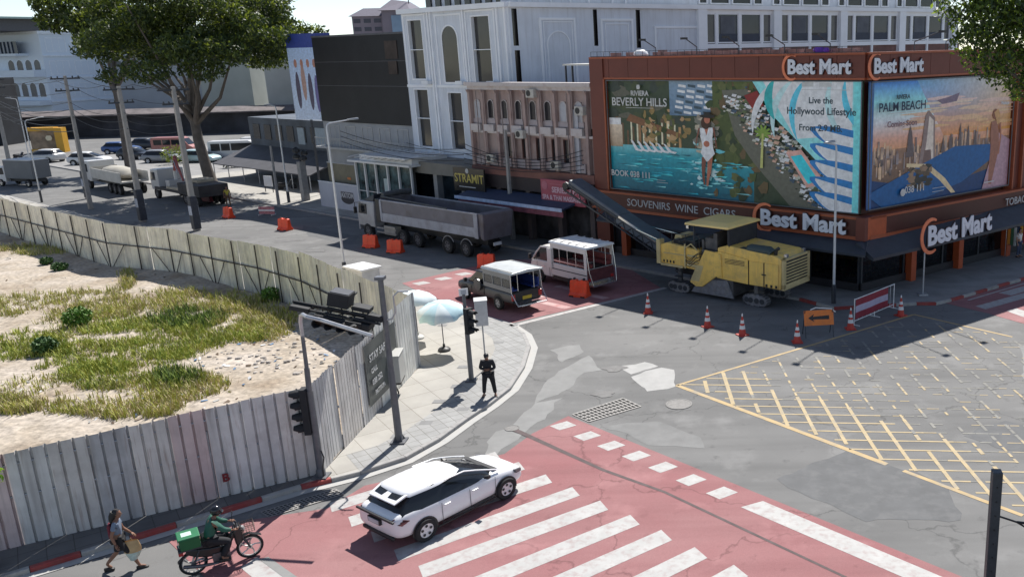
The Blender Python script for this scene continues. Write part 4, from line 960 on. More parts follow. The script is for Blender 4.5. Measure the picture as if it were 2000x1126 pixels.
text('SOUVENIRS  WINE  CIGARS', .62, WT(-15.55,-.52,3.36), mat('pale_letter', (.5,.5,.5)), shop, depth=.03, squash=1.06)
text('TOBACCO', .6, XB @ WT(11.4,-.62,3.32), mat('pale_letter', (.5,.5,.5)), shop, depth=.03)
# roof details
mb = MB(); mb.box(-WL,0,-.05,.0,ZT,ZT+.04); 
for i in range(36): x = -WL+i*.52; mb.box(x,x+.02,-.02,.0,ZT+.04,ZT+.3)
mb.tube((-WL,0,ZT+.3),(0,0,ZT+.3),.015,n=4); mb.build('roof_rail', DMET, shop)
Ld = Vector((-math.sin(SUN_AZ), -math.cos(SUN_AZ), 0))/math.tan(SUN_EL)
inv = (Matrix.Translation((O1.x,O1.y,0)) @ Matrix.Rotation(rz(F1), 4, 'Z')).inverted()
k = 0
FL0 = None
for px, py, side in ((1261,639,0),(1353,661,0),(1450,687,0),(1555,711,0),(1170,619,0),(1848,694,1),(1921,669,1)):
    hgt = 12.95; p = G(px, py)-Ld*hgt; q = inv @ Vector((p.x,p.y,0))
    X = I4 if side == 0 else XB; q = X.inverted() @ q; x, out = q.x, min(q.y, -.6)
    mb = MB(X); mb.path([(x,-.02,ZT+.05),(x,-.02,ZT+.45),(x,out+.1,hgt)], .03, 5); f = mb.build('floodlight_arm', DMET, shop)
    mb = MB(X); mb.box(x-.16,x+.16,out-.12,out+.12,hgt-.06,hgt+.05); mb.build('floodlight', BLK, f)
mb = MB(); mb.ball((-15.0,.6,ZT+.1),(.45,.45,.3),12); mb.build('roof_dome', WHT, shop, smooth=True)
mb = MB()
for i in range(14):
    x = -WL+1+i*1.25+rnd.uniform(-.3,.3); s_ = rnd.uniform(.2,.5); mb.box(x,x+s_,.4,1.0,11.6,ZT+rnd.uniform(.05,.35))
mb.box(-14,-.5,.5,.52,11.6,ZT+.22); mb.build('roof_equipment', mat('roof_clutter', (.3,.2,.18), .7, 0, .5, 2), shop)
mb = MB(); mb.ball((-2.7,.1,ZT+.15),(.35,.15,.2),8); mb.ball((-2.3,.1,ZT+.12),(.2,.15,.2),8); mb.build('purple_bow', mat('purple_cloth', (.12,.04,.35), .7), shop)
# bottles in the windows (single things)
def bottle():
    t = thing('bottle', (0,0,0), 'dark wine bottle with bright neck in the window left of the shop corner', 'bottle', group='bottles in the shop windows')
    mb = MB(); mb.lathe([(.01,0),(.05,.01),(.05,.24),(.018,.34),(.018,.42)], n=7); mb.build('bottle_body', mat('bottle_glass', (.10,.06,.05), .15, 0, .5, 20), t, smooth=True)
    mb = MB(); mb.lathe([(.02,.34),(.021,.43),(.005,.44)], n=6); mb.build('cap', CHR, t); return t
BT = bottle(); first = True
SW = Matrix.Translation((O1.x,O1.y,0)) @ Matrix.Rotation(rz(F1), 4, 'Z')
for X, a, c, n in ((I4, -4.6, -.6, 22), (XB, .5, 3.5, 16), (XB, 4.3, 7.6, 18), (XB, 8.4, 12.2, 16)):
    mb = MB(X)
    for r_ in range(2): mb.box(a,c,.35+.35*r_,.65+.35*r_,.6+.32*r_,.63+.32*r_)
    mb.build('display_shelf', DMET, shop)
    wl = 'dark wine bottle with bright neck in the '+('window left of the shop corner','first window right of the shop corner','second window right of the shop corner','third window right of the shop corner')[(-4.6,.5,4.3,8.4).index(a)]
    for r_ in range(2):
        for i in range(n//2):
            p = SW @ X @ Vector((a+(c-a)*(i+.5)/(n//2)+rnd.uniform(-.05,.05), .5+.35*r_, .635+.32*r_))
            if first: BT.location = p; o = BT; first = False
            else: o = dup(BT, p, label=wl)
            o.rotation_euler = (R(rnd.choice((-12,0,10))), 0, rnd.uniform(0,6))
# ---------------------------------------------------------------- posters
INK = vmat('poster_print', .45)
def poster(X, x0, x1, z0, z1, y, name, parent):
    W, H = x1-x0, z1-z0
    class P:
        def __init__(s): s.mb = MB(X); s.k = 0
        def pt(s, u, v, l): return (x0+u*W, y-.00016*l, z0+v*H)
        def add(s, pts, col): s.k += 1; s.mb.poly([s.pt(u, v, s.k) for u, v in pts], 0, col)
        def rect(s, u0, v0, u1, v1, col, c2=None):
            s.add([(u0,v0),(u1,v0),(u1,v1),(u0,v1)], [col, col, c2, c2] if c2 else col)
        def blob(s, u, v, ru, rv, col, n=14, wob=0, ph=0):
            s.add([(u+ru*math.cos(2*math.pi*i/n)*(1+wob*math.sin(i*2.7+ph)), v+rv*math.sin(2*math.pi*i/n)*(1+wob*math.cos(i*1.9+ph))) for i in range(n)], col)
        def limb(s, pts, ws, col):
            L_, R_ = [], []
            for i, p in enumerate(pts):
                a = pts[max(i-1,0)]; c = pts[min(i+1,len(pts)-1)]; dx, dy = (c[0]-a[0])*W, (c[1]-a[1])*H; n = math.hypot(dx,dy) or 1
                L_.append((p[0]-dy/n*ws[i]/W, p[1]+dx/n*ws[i]/H)); R_.append((p[0]+dy/n*ws[i]/W, p[1]-dx/n*ws[i]/H))
            s.add(L_+R_[::-1], col)
        def done(s): 
            o = s.mb.build(name, INK, parent, fix=False, tri=True); return o
    return P()
rg = random.Random(21)
# left poster: pool resort, towers seen from the air, leaf panel; u to the right, v up
P = poster(I4, -17.25, -.12, 4.2, 10.72, .06, 'poster', shop)
P.rect(0,0,1,1,(.05,.07,.045)); P.rect(0,.0,.62,.34,(.015,.10,.13),(.03,.22,.25)); P.rect(0,.34,.62,.42,(.05,.22,.24),(.14,.3,.32))
for i in range(40): P.blob(rg.uniform(0,.34), rg.uniform(.62,1), rg.uniform(.01,.04), rg.uniform(.02,.06), rg.choice([(.03,.045,.03),(.06,.075,.04),(.045,.06,.05),(.10,.10,.08)]), 9, .2, i)
for i in range(12): u = .03+i*.026; P.rect(u, .42, u+rg.uniform(.008,.016), rg.uniform(.55,.68), rg.choice([(.30,.2,.11),(.22,.14,.08),(.4,.3,.2),(.12,.08,.05)]))
for i in range(8): u = .10+i*.028; P.rect(u, .44, u+.007, .66-.006*i, (.42,.36,.28))
P.rect(0,.60,.055,.66,(.5,.5,.48)); P.rect(0,.40,.06,.60,(.25,.2,.15),(.38,.33,.27))
P.add([(.08,.64),(.33,.50),(.33,.54),(.10,.70)], (.16,.09,.05))
for i in range(46): P.blob(rg.uniform(.16,.36), rg.uniform(.46,.74), rg.uniform(.004,.018), rg.uniform(.01,.04), rg.choice([(.04,.06,.02),(.10,.11,.04),(.2,.15,.07),(.28,.2,.12)]), 7, .3, i)
P.rect(.28,.70,.46,1,(.10,.15,.2),(.17,.22,.27))
for r_ in range(6):
    for i in range(4):
        u, v = .30+i*.04+r_*.004, .72+r_*.045; P.add([(u,v),(u+.032,v-.01),(u+.032,v+.012),(u,v+.022)], (.4,.44,.46) if (r_+i) % 3 else (.05,.08,.1))
P.rect(.46,.30,.62,1,(.05,.07,.03),(.09,.11,.04))
for i in range(90): P.blob(rg.uniform(.44,.66), rg.uniform(.05,1), rg.uniform(.008,.02), rg.uniform(.02,.06), rg.choice([(.045,.07,.03),(.08,.10,.04),(.11,.12,.055),(.12,.09,.05),(.03,.05,.03)]), 8, .3, i)
# pool shimmer
for i in range(70): u, v = rg.uniform(.02,.56), rg.uniform(.02,.36); P.add([(u,v),(u+rg.uniform(.02,.07),v-.006),(u+.05,v+.006)], rg.choice([(.04,.28,.32),(.10,.38,.42),(.02,.10,.13),(.2,.45,.48)]))
for i in range(60): P.blob(.43+rg.gauss(0,.035), .26+rg.gauss(0,.10), rg.uniform(.004,.02), rg.uniform(.004,.02), rg.choice([(.12,.30,.32),(.2,.38,.4),(.32,.42,.43)]), 8, .4, i)
for i in range(40): P.blob(.43+rg.gauss(0,.02), .52+rg.gauss(0,.08), rg.uniform(.006,.02), rg.uniform(.01,.03), rg.choice([(.22,.2,.17),(.3,.27,.22),(.15,.15,.13)]), 8, .3, i)
for i in range(6):
    u = .10+i*.03; P.add([(u,.47-.004*i),(u+.012,.46-.004*i),(u+.035,.39),(u+.06,.38),(u+.05,.365),(u+.022,.375)], (.55,.57,.58))
# aerial buildings: diagonal slab
P.add([(.50,.92),(.60,.93),(.66,.66),(.80,.34),(.95,.14),(.95,0),(.76,0),(.62,.34),(.55,.55)], (.12,.12,.10))
for i in range(560):
    t = rg.random(); s_ = rg.uniform(-.055,.055); u = .545+t*.34+s_; v = .86-t*.78+rg.uniform(-.05,.05)+s_*.8; w_ = rg.uniform(.004,.012)
    P.add([(u,v),(u+w_*1.6,v-w_*.9),(u+w_*2.2,v+w_*1.4),(u+w_*.4,v+w_*2.0)], rg.choice([(.45,.45,.42),(.28,.28,.25),(.5,.46,.4),(.10,.12,.07),(.03,.04,.03),(.06,.09,.12),(.35,.25,.2)]))
for r_ in range(7): 
    for i in range(5): u, v = .86+i*.018, .02+r_*.024; P.add([(u,v),(u+.014,v-.006),(u+.014,v+.004),(u,v+.012)], (.55,.56,.55))
P.add([(.745,.44),(.80,.47),(.885,.22),(.82,.17)], (.45,.25,.22)); P.add([(.762,.41),(.80,.43),(.862,.235),(.825,.2)], (.05,.35,.42))
P.add([(.59,.88),(.64,.92),(.665,.80),(.62,.78)], (.18,.03,.03))
for i in range(26): a = i*.62; P.limb([(.66,.58),(.66+.03*math.cos(a),.58+.06*math.sin(a)+.01)], [.10,.02], (.16,.22,.06))
P.limb([(.655,.3),(.66,.58)], [.09,.06], (.3,.3,.14))
# leaf panel
P.add([(.62,1),(1,1),(1,.0),(.955,.0),(.955,.16),(.83,.44),(.70,.72)], (.20,.42,.50))
P.add([(.66,1),(.97,1),(.97,.60),(.78,.55)], (.42,.58,.63))
def leaf(u, v, a, ln, wd, bend, col):
    L_, R_ = [], []
    for k in range(11):
        t = k/10; aa = R(a+bend*(t-.3)); cu, cv = u+ln*t*math.cos(aa), v+ln*1.9*t*math.sin(aa); h_ = wd*math.sin(math.pi*min(1, t*.93+.04))**.8
        L_.append((cu-h_*.5*math.sin(aa), cv+h_*1.5*math.cos(aa))); R_.append((cu+h_*.5*math.sin(aa), cv-h_*1.5*math.cos(aa)))
    P.add([(min(1, max(.5, p)), min(1, max(0, q))) for p, q in L_+R_[::-1]], col)
for k in range(7): leaf(.72+k*.045, 1.0, 225+k*9, .24, .022, 30, [(.5,.68,.72),(.30,.5,.56),(.10,.32,.38)][k % 3])
for k, v in enumerate((.56,.43,.30,.17,.05)):
    leaf(1.0, v+.05, 196, .17, .05, -30, (.03,.16,.30)); leaf(1.0, v, 190, .155, .035, -35, (.52,.70,.74))
leaf(.70,1.0,250,.16,.03,30,(.04,.26,.26))
P.rect(.975,.0,1,1,(.16,.4,.45))
# walking woman in white swimsuit and black hat
_add = P.add; P.add = lambda pts, col: _add([(.44+(u-.42)*.95, .11+(v-.06)*.88) for u, v in pts], col)
SKN, SKD = (.28,.13,.09), (.16,.075,.055)
P.limb([(.408,.34),(.404,.22),(.404,.14),(.408,.07)], [.17,.13,.09,.06], SKD); P.limb([(.435,.36),(.430,.22),(.424,.14),(.420,.06)], [.19,.15,.10,.07], SKN)
P.add([(.393,.55),(.445,.55),(.447,.44),(.455,.38),(.424,.30),(.418,.30),(.394,.38),(.402,.45)], (.72,.72,.72))
P.add([(.39,.62),(.45,.63),(.446,.54),(.396,.54)], (.68,.68,.68)); P.add([(.41,.63),(.43,.63),(.42,.55)], SKN); P.blob(.42,.47,.013,.03,SKN)
P.limb([(.390,.62),(.378,.52),(.372,.42)], [.06,.045,.03], SKD); P.limb([(.450,.63),(.458,.52),(.462,.44)], [.06,.045,.03], SKD)
P.blob(.417,.67,.02,.06,(.06,.03,.02)); P.blob(.424,.70,.013,.035,SKN); P.blob(.425,.735,.034,.018,(.02,.02,.02)); P.rect(.412,.735,.438,.775,(.02,.02,.02))
P.add = _add
P.done()
PW = mat('poster_lettering', (.62,.62,.6), .5); PD = mat('poster_dark_lettering', (.04,.07,.09), .5)
yP = -.11
for s_, u, v, sz, M_ in (('RIVIERA', .155,.865,.40,PW), ('BEVERLY HILLS', .15,.775,.66,PW), ('BOOK 038 111', .10,.13,.5,PW), ('Live the', .865,.83,.44,PD), ('Hollywood Lifestyle', .865,.745,.5,PD), ('From 2.9 MB.', .865,.62,.46,PD)):
    text(s_, sz, WT(-17.25+u*17.13, yP, 4.2+v*6.52), M_, shop, 'poster_lettering', .01, bold=.008, align='CENTER')
mb = MB(); X_ = lambda u, v: (-17.25+u*17.13, yP, 4.2+v*6.52)
for u0, v0, u1, v1 in ((.09,.755,.215,.759),(.80,.93,.96,.934),(.80,.955,.84,.99),(.86,.955,.90,.985),(.22,.10,.27,.104),(.22,.12,.26,.124)):
    a = X_(u0,v0); c = X_(u1,v1); mb.poly([a,(c[0],a[1],a[2]),c,(a[0],a[1],c[2])])
mb.ball((-17.25+.15*17.13, yP, 4.2+.94*6.52), (.14,.01,.18), 8); mb.build('poster_mark', PW, shop, fix=False)
# right poster: skyline at sunset over a bay, standing woman
P = poster(XB, .28, 12.35, 4.35, 10.66, .06, 'poster', shop)
sky_ = [(0,(.30,.15,.14)),(.42,(.48,.22,.12)),(.55,(.44,.25,.20)),(.68,(.38,.44,.55)),(.84,(.22,.38,.60)),(1,(.06,.17,.48))]
for (v0,c0),(v1,c1) in zip(sky_, sky_[1:]): P.rect(0,v0,1,v1,c0,c1)
P.add([(.30,1),(1,1),(1,.52),(.5,.52)], [(.14,.27,.46),(.40,.34,.28),(.54,.22,.07),(.48,.21,.11)])
for i in range(46): 
    u = rg.uniform(.3,1); v = rg.uniform(.55,.84); k_ = (v-.55)/.3; P.blob(u, v, rg.uniform(.05,.16), rg.uniform(.006,.018), (.50-.12*k_+rg.uniform(-.02,.02), .25+.08*k_+rg.uniform(-.02,.02), .14+.16*k_), 12, .1, i)
P.add([(.44,.82),(.52,.84),(.60,.87),(.58,.80),(.48,.785)], (.16,.13,.16))
P.rect(0,0,1,.46,(.06,.055,.05),(.22,.15,.11)); P.add([(0,.0),(1,.0),(1,.22),(.6,.12),(.35,.12),(0,.24)], (.02,.06,.13))
for i in range(170):
    u = rg.uniform(0,.86); h_ = rg.uniform(.02,.14)*(1.6 if .4 < u < .75 else 1); v = rg.uniform(.22,.42); w_ = rg.uniform(.006,.02)
    P.rect(u,v,u+w_,v+h_,rg.choice([(.30,.22,.16),(.16,.12,.10),(.40,.30,.22),(.09,.08,.08),(.22,.2,.2)]),rg.choice([(.4,.28,.2),(.2,.16,.15)]))
for u, w_, h_ in ((.245,.03,.62),(.26,.022,.58),(.60,.02,.60),(.66,.018,.58),(.53,.025,.52),(.48,.02,.5),(.715,.02,.53)): P.add([(u,.38),(u+w_*1.6,.38),(u+w_*1.1,h_-.05),(u+w_*.8,h_+.02),(u+w_*.4,h_-.05)], (.12,.10,.10))
P.add([(.330,.30),(.445,.30),(.435,.50),(.43,.68),(.385,.745),(.365,.70),(.35,.5)], (.20,.16,.15)); P.add([(.365,.34),(.43,.34),(.425,.5),(.42,.66),(.39,.70),(.38,.5)], (.42,.34,.30)); P.add([(.355,.30),(.42,.30),(.41,.42),(.365,.42)], (.15,.11,.10))
P.add([(.30,.28),(.58,.42),(.86,.40),(.88,.28),(.64,.10),(.40,.02),(.1,0),(.0,.12)], (.02,.10,.20))
P.add([(.25,.33),(.40,.30),(.52,.16),(.60,.02),(.57,.02),(.48,.15),(.38,.27),(.25,.30)], (.42,.32,.22))
for i in range(40): P.blob(rg.uniform(.28,.42)-.0, rg.uniform(.12,.30), rg.uniform(.01,.03), rg.uniform(.01,.03), rg.choice([(.10,.08,.06),(.2,.15,.11),(.05,.05,.045)]), 7, .3, i)
P.add([(.80,.0),(1,.0),(1,.42),(.90,.5)], (.28,.2,.22))
P.limb([(.86,.04),(.87,.2),(.885,.36),(.875,.5),(.87,.6)], [.14,.3,.42,.40,.28], (.22,.12,.09)); P.limb([(.915,.58),(.925,.46),(.915,.30)], [.09,.08,.06], (.25,.13,.09))
P.blob(.875,.66,.022,.045,(.18,.09,.06)); P.limb([(.878,.69),(.895,.64),(.90,.57)], [.2,.22,.1], (.33,.22,.12))
P.rect(0,0,.03,1,(.06,.12,.22)); P.done()
TX = XB
for s_, u, v, sz, M_ in (('RIVIERA', .2,.855,.3,PD), ('PALM BEACH', .2,.765,.62,mat('poster_blue_grey_letter', (.03,.05,.09))), ('Coming Soon', .2,.64,.42,mat('poster_brown_letter', (.25,.15,.16))), ('Pattaya', .93,.74,.26,PW), ('038 111', .30,.09,.5,PW)):
    text(s_, sz, TX @ WT(.28+u*12.07, yP, 4.35+v*6.31), M_, shop, 'poster_lettering', .01, bold=.008, align='CENTER')
mb = MB(XB); 
for u0, v0, u1, v1 in ((.12,.745,.28,.749),(.42,.09,.52,.094),(.42,.06,.5,.064),(.8,.06,.88,.07)): mb.box(.28+u0*12.07,.28+u1*12.07,yP-.01,yP,4.35+v0*6.31,4.35+v1*6.31)
mb.lathe([(.01,-.01),(.2,-.005),(.01,0)], (.28+.22*12.07,yP,4.35+.1*6.31), 10, ax='y'); mb.build('poster_mark', PW, shop)
# thin poster edge frames
mb = MB(); 
for X, a, c, z0, z1 in ((I4,-17.25,-.12,4.2,10.72),(XB,.28,12.35,4.35,10.66)):
    mb.X = X; mb.box(a,c,-.14,-.10,z0,z0+.05); mb.box(a,c,-.14,-.10,z1-.05,z1); mb.box(a,a+.05,-.14,-.10,z0,z1); mb.box(c-.05,c,-.14,-.10,z0,z1)
mb.build('poster_edge', mat('poster_edge_metal', (.12,.14,.16), .4, .4), shop)

# ---------------------------------------------------------------- pink shophouse
PK = mat('pink_stucco', (.40,.30,.275), .8, 0, .1, .8, dirt=(.24,.14,.13), da=.5, ds=1.0, streak=.3); PKG = mat('grey_stucco', (.42,.37,.38), .8, 0, .1, .8, dirt=(.26,.2,.2), da=.4, ds=1.2); PKW = mat('pale_band', (.56,.51,.50), .7, 0, .08, 2, dirt=(.3,.22,.2), da=.5, ds=2)
pk = thing('shophouse', (O1.x, O1.y, 0), 'faded pink shophouse with thin columns and small arched windows left of the red shop', 'building', F1)
xa, xb_ = -30.6, -18.55
wx = [-29.95+1.42*i for i in range(8)]
arch = [(x-.28, x+.28, 8.15, 9.35) for x in wx]; mid = [(-27.2,-26.2,5.55,7.0),(-25.6,-24.9,5.55,7.0),(-24.2,-23.2,5.45,7.0),(-22.7,-22.0,5.45,7.0),(-21.6,-21.0,5.45,7.0)]
mb = MB(); opening_wall(mb, xa, xb_, 7.75, 10.3, arch, y=.22, m=0); opening_wall(mb, xa, xb_, 4.9, 7.15, mid, y=.22, m=0)
mb.build('wall', [PK], pk, fix=False)
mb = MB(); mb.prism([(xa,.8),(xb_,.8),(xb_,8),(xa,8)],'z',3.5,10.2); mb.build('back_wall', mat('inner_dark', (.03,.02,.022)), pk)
mb = MB(); mb.box(xa-.1,xb_,-.25,.4,10.3,10.55); mb.box(xa,xb_,-.05,.3,10.05,10.3); mb.build('cornice', PKW, pk)
mb = MB(); mb.box(xa,xb_,-.02,.3,7.15,7.3)
for x in wx: mb.box(x-.5,x+.5,-.12,.28,7.28,7.74)
mb.build('balustrade_band', PKW, pk)
each('wall_panel', PKG, pk, [(x-.42,x+.42,.10,.215,4.95,5.5) for x in wx]+[(x-.45,x+.45,.12,.215,7.78,8.1) for x in wx])
for i in range(10):
    x = xa+.12+1.42*i-(.0)
    if x > xb_: break
    mb = MB(); mb.box(x-.11,x+.11,-.10,.22,4.9,10.05); mb.prism([(-.25,10.05),(.0,10.05),(.0,9.75),(-.1,9.8)], 'x', x-.09, x+.09); 
    if i % 2: mb.tube((x+.2,-.06,4.9),(x+.2,-.06,10),.04,n=6)
    mb.build('column', PK, pk, bevel=.015)
for i, (a, c, z0, z1) in enumerate(arch):
    window(pk, I4, a, c, z0, z1, .21, fr=.05, FM=PKW, PM=(mat('white_shutter', (.45,.46,.5), .6) if i in (0,6,7) else mat('window_dark', (.03,.03,.035), .15, 0, 0)), arch=True)
for i, (a, c, z0, z1) in enumerate(mid): window(pk, I4, a, c, z0, z1, .22, dep=.15, fr=.05, nx=2 if i % 2 else 1, FM=mat('brown_frame', (.14,.07,.06)), PM=mat('window_dark', (0,0,0)))
mb = MB(); mb.box(-20.6,-20.0,.05,.21,4.95,8.9); mb.build('white_shutter_panel', mat('white_shutter', (.5,.5,.55)), pk)
mb = MB(); mb.box(xa,xb_,-.2,.3,4.35,4.9); mb.build('beam', mat('red_brown_beam', (.22,.10,.08), .8, 0, .15, 1), pk)
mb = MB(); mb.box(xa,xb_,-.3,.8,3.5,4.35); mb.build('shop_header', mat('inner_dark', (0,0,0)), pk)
mb = MB(); mb.loft([[(xa+.3,-.3,3.35),(xa+.3,-2.1,2.95),(xa+.3,-2.1,2.85),(xa+.3,-.3,3.2)],[(-19.6,-.3,3.35),(-19.6,-2.1,2.95),(-19.6,-2.1,2.85),(-19.6,-.3,3.2)]]); mb.build('awning', mat('navy_awning', (.03,.045,.09), .6, 0, .2, 2), pk)
mb = MB(); mb.box(xa+.3,-19.6,-2.14,-2.1,2.80,3.02); mb.build('awning_edge', mat('pale_blue_edge', (.42,.50,.66), .6, 0, .2, 3), pk); mb = MB(); mb.box(xa+.6,-19.6,-2.05,-2.0,2.45,2.8); mb.build('awning_valance', mat('maroon_valance', (.20,.06,.08), .7, 0, .4, 2), pk)
each('shop_pillar', mat('dark_pillar', (.10,.08,.08)), pk, [(x-.2,x+.2,-.1,.3,.13,3.5) for x in (xa+.1,-28,-25,-22,-19)])
mb = MB(); mb.poly([(xa,.6,.13),(xb_,.6,.13),(xb_,.6,3.5),(xa,.6,3.5)]); mb.build('shop_front', mat('shop_front_dark', (.05,.05,.055), .3, 0, .8, 1.2), pk, fix=False)
mb = MB(); mb.box(-18.55,-18.5,-.1,.6,.13,3.5); mb.build('side_pier', PK, pk)
sg = thing('shop_sign', tuple(SP(30.3,-.9))[:2]+(0,), 'black shop sign with gold letters reading STRAMIT above the blue edged awning', 'sign', F1)
mb = MB(); mb.box(-1.5,1.9,-.06,.06,3.1,4.75); mb.build('sign_board', mat('sign_black', (.012,.012,.014), .3), sg); text('STRAMIT', .85, WT(-1.35,-.08,3.75), GRNB, sg, bold=.01, squash=.95); mb = MB(); mb.lathe([(.02,-.02),(.18,-.01),(.02,0)],(0.1,-.07,4.55),10,ax='y'); mb.build('sign_emblem', mat('pale_letter', (.5,.5,.5)), sg); mb = MB(); mb.box(-.9,.9,-.075,-.06,3.4,3.46); mb.build('sign_line', mat('pale_letter', (.5,.5,.5)), sg)
sg = thing('shop_sign', tuple(SP(20.7,-.9))[:2]+(0,), 'dull pink red shop sign with two pale lines of lettering beside the red shop', 'sign', F1)
mb = MB(); mb.box(-2.0,2.0,-.06,.06,3.0,4.55); mb.build('sign_board', mat('sign_crimson', (.34,.07,.10), .5, 0, .15, 1), sg, bevel=.03)
text('SERIES 2 PA', .5, WT(-.95,-.08,3.75), mat('pink_letter', (.62,.42,.48)), sg, bold=.012); text('SPA & THAI MASSAGE', .42, WT(-1.85,-.08,3.27), mat('pink_letter', (.6,.4,.45)), sg, bold=.012, squash=.86); mb = MB(); mb.lathe([(.02,-.02),(.28,-.015),(.28,0)],(-1.6,-.065,4.15),14,ax='y'); mb.box(-1.1,1.7,-.075,-.062,4.25,4.29); mb.build('sign_emblem', mat('pink_emblem', (.42,.14,.18)), sg)
# rooftop tank cluster behind the cornice
t = thing('roof_shed', tuple(SP(20.4,2.2))[:2]+(0,), 'small rooftop canopy with brown water tank on the pink shophouse', 'roof shed', F1)
mb = MB(); mb.box(-1.9,2.0,-1,1,11.55,11.65); mb.build('canopy', mat('tin_roof', (.5,.5,.48), .5, .3), t); mb = MB(); mb.box(-1.8,-1.72,-.9,-.8,10.2,11.55); mb.box(-1.2,-1.12,-.9,-.8,10.2,11.55); mb.build('posts', DMET, t)
mb = MB(); mb.box(.4,1.3,-.6,.4,10.5,11.5); mb.box(1.35,1.9,-.6,.4,10.2,11.4); mb.build('tank', mat('brown_tank', (.16,.12,.10), .7, 0, .3, 3), t)
# ---------------------------------------------------------------- white hotel
HO = SP(29.26, 3); hot = thing('hotel_building', (HO.x, HO.y, 0), 'tall white hotel with arched dark windows and a long glazed wing behind the red shop', 'hotel', F1)
HW = mat('hotel_white', (.66,.70,.77), .7, 0, .05, .5, dirt=(.52,.55,.60), da=.35, ds=.4, streak=.16); HT_ = mat('hotel_trim', (.82,.84,.88), .6, 0, .05, 1); HD = mat('hotel_dark_glass', (.045,.043,.042), .12, 0, .15, .6)
XH = Matrix.Rotation(rz(A2)-rz(F1), 4, 'Z')
la = [(-12.0,-10.1,10.55,15.1),(-7.75,-5.95,10.4,14.45),(-4.25,-2.1,10.3,15.1)]
lb_ = [(-12.0,-10.1,5.3,9.9),(-7.75,-5.95,5.3,9.7),(-4.25,-2.1,5.3,9.9)]
mb = MB(); opening_wall(mb, -12.7, 0, 4.7, 15.55, la[::2]+lb_, 0); mb.build('wall', HW, hot, fix=False)
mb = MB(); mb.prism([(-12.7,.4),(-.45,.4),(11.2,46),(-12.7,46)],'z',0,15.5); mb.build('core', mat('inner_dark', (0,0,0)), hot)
for a, c, z0, z1 in la[::2]+lb_: window(hot, I4, a, c, z0, z1, 0, dep=.3, fr=.10, nz=2, FM=HT_, PM=HD)
window(hot, I4, *la[1], 0, fr=.12, FM=HT_, PM=HD, arch=True)
mb = MB()
for x0, x1, z1 in ((-12.5,-9.6,15.35),(-8.45,-5.25,15.2),(-4.85,-1.5,15.35)):
    for z0_, z1_ in ((10.2,z1),): mb.box(x0,x0+.14,-.07,0,z0_,z1_); mb.box(x1-.14,x1,-.07,0,z0_,z1_); mb.box(x0,x1,-.07,0,z1_,z1_+.12)
for x in (-9.2,-8.9,-5.0,-1.2,-.35): mb.box(x-.09,x+.09,-.14,0,4.7,15.5)
mb.box(-12.7,0,-.08,0,10.0,10.2); mb.build('wall_trim', HT_, hot)
mb = MB(); mb.box(-12.8,.0,-.35,.3,15.5,15.85)
mb.X = XH; mb.box(.0,52,-.35,.3,15.5,15.82); mb.build('cornice', HT_, hot)
# upper storey, set back, with a row of shutters
mb = MB(); mb.prism([(-11.6,1.6),(-.8,1.6),(-.8,3),(-11.6,3)],'z',15.6,17.6); mb.X = XH; mb.box(.8,17,1.3,3,15.6,17.6); mb.box(17,51,1.5,3,15.6,17.3); mb.build('upper_wall', HW, hot)
for i in range(4):
    for a, c in ((.4,1.3),(1.6,3.7),(3.95,6.1),(6.35,7.4)): window(hot, XH, 17.4+8.2*i+a, 17.4+8.2*i+c, 16.0, 17.2, 1.34, dep=.14, fr=.09, FM=HT_, PM=GLS)
for i in range(9): mb = MB(); x = -11.4+i*1.2; mb.box(x,x+.62,1.45,1.6,15.9,17.5); mb.build('shutter', HD, hot)
for x in (4,5.6,7.2,9.3,10.5): mb = MB(XH); mb.box(x,x+.12,1.2,1.3,15.9,17.5); mb.build('upper_rib', HT_, hot)
# right face: plain wall with blind arch panels and slits
sl_ = [(.22,.62,12.9,15.4),(.26,.66,10.4,12.6),(6.8,7.15,12.8,15.4),(10.6,11.0,12.6,15.4)]
mb = MB(XH); opening_wall(mb, 0, 17, 8, 15.5, sl_, 0); mb.build('side_wall', HW, hot, fix=False)
mb = MB(XH); 
for a, c, z0, z1 in sl_: mb.poly([(a,.25,z0),(c,.25,z0),(c,.25,z1),(a,.25,z1)])
mb.build('slit_glass', HD, hot, fix=False)
def rframe(mb, a, c, z0, z1, w_=.16, d=.10):
    mb.box(a,c,-d,0,z1-w_,z1); mb.box(a,a+w_,-d,0,z0,z1-w_); mb.box(c-w_,c,-d,0,z0,z1-w_)
mb = MB(XH); rframe(mb, 2.3,5.25,9.0,14.8); rframe(mb,2.6,5.0,9.0,14.55,.06,.05); rframe(mb, 7.4,10.3,9.0,14.75); rframe(mb,7.8,9.9,9,14.4,.06,.05); rframe(mb, 12.3,16.6,9.0,14.2,.14,.08)
for k in range(12):
    t0, t1 = R(180*k/12), R(180*(k+1)/12); cx, zc = 3.8, 12.95
    mb.loft([[(cx+r_*math.cos(t), y, zc+r_*math.sin(t)) for r_, y in ((.88,0),(.88,-.06),(.96,-.06),(.96,0))] for t in (t0, t1)])
mb.box(2.84,2.92,-.06,0,9,12.95); mb.box(4.68,4.76,-.06,0,9,12.95); mb.build('blind_panels', HT_, hot)
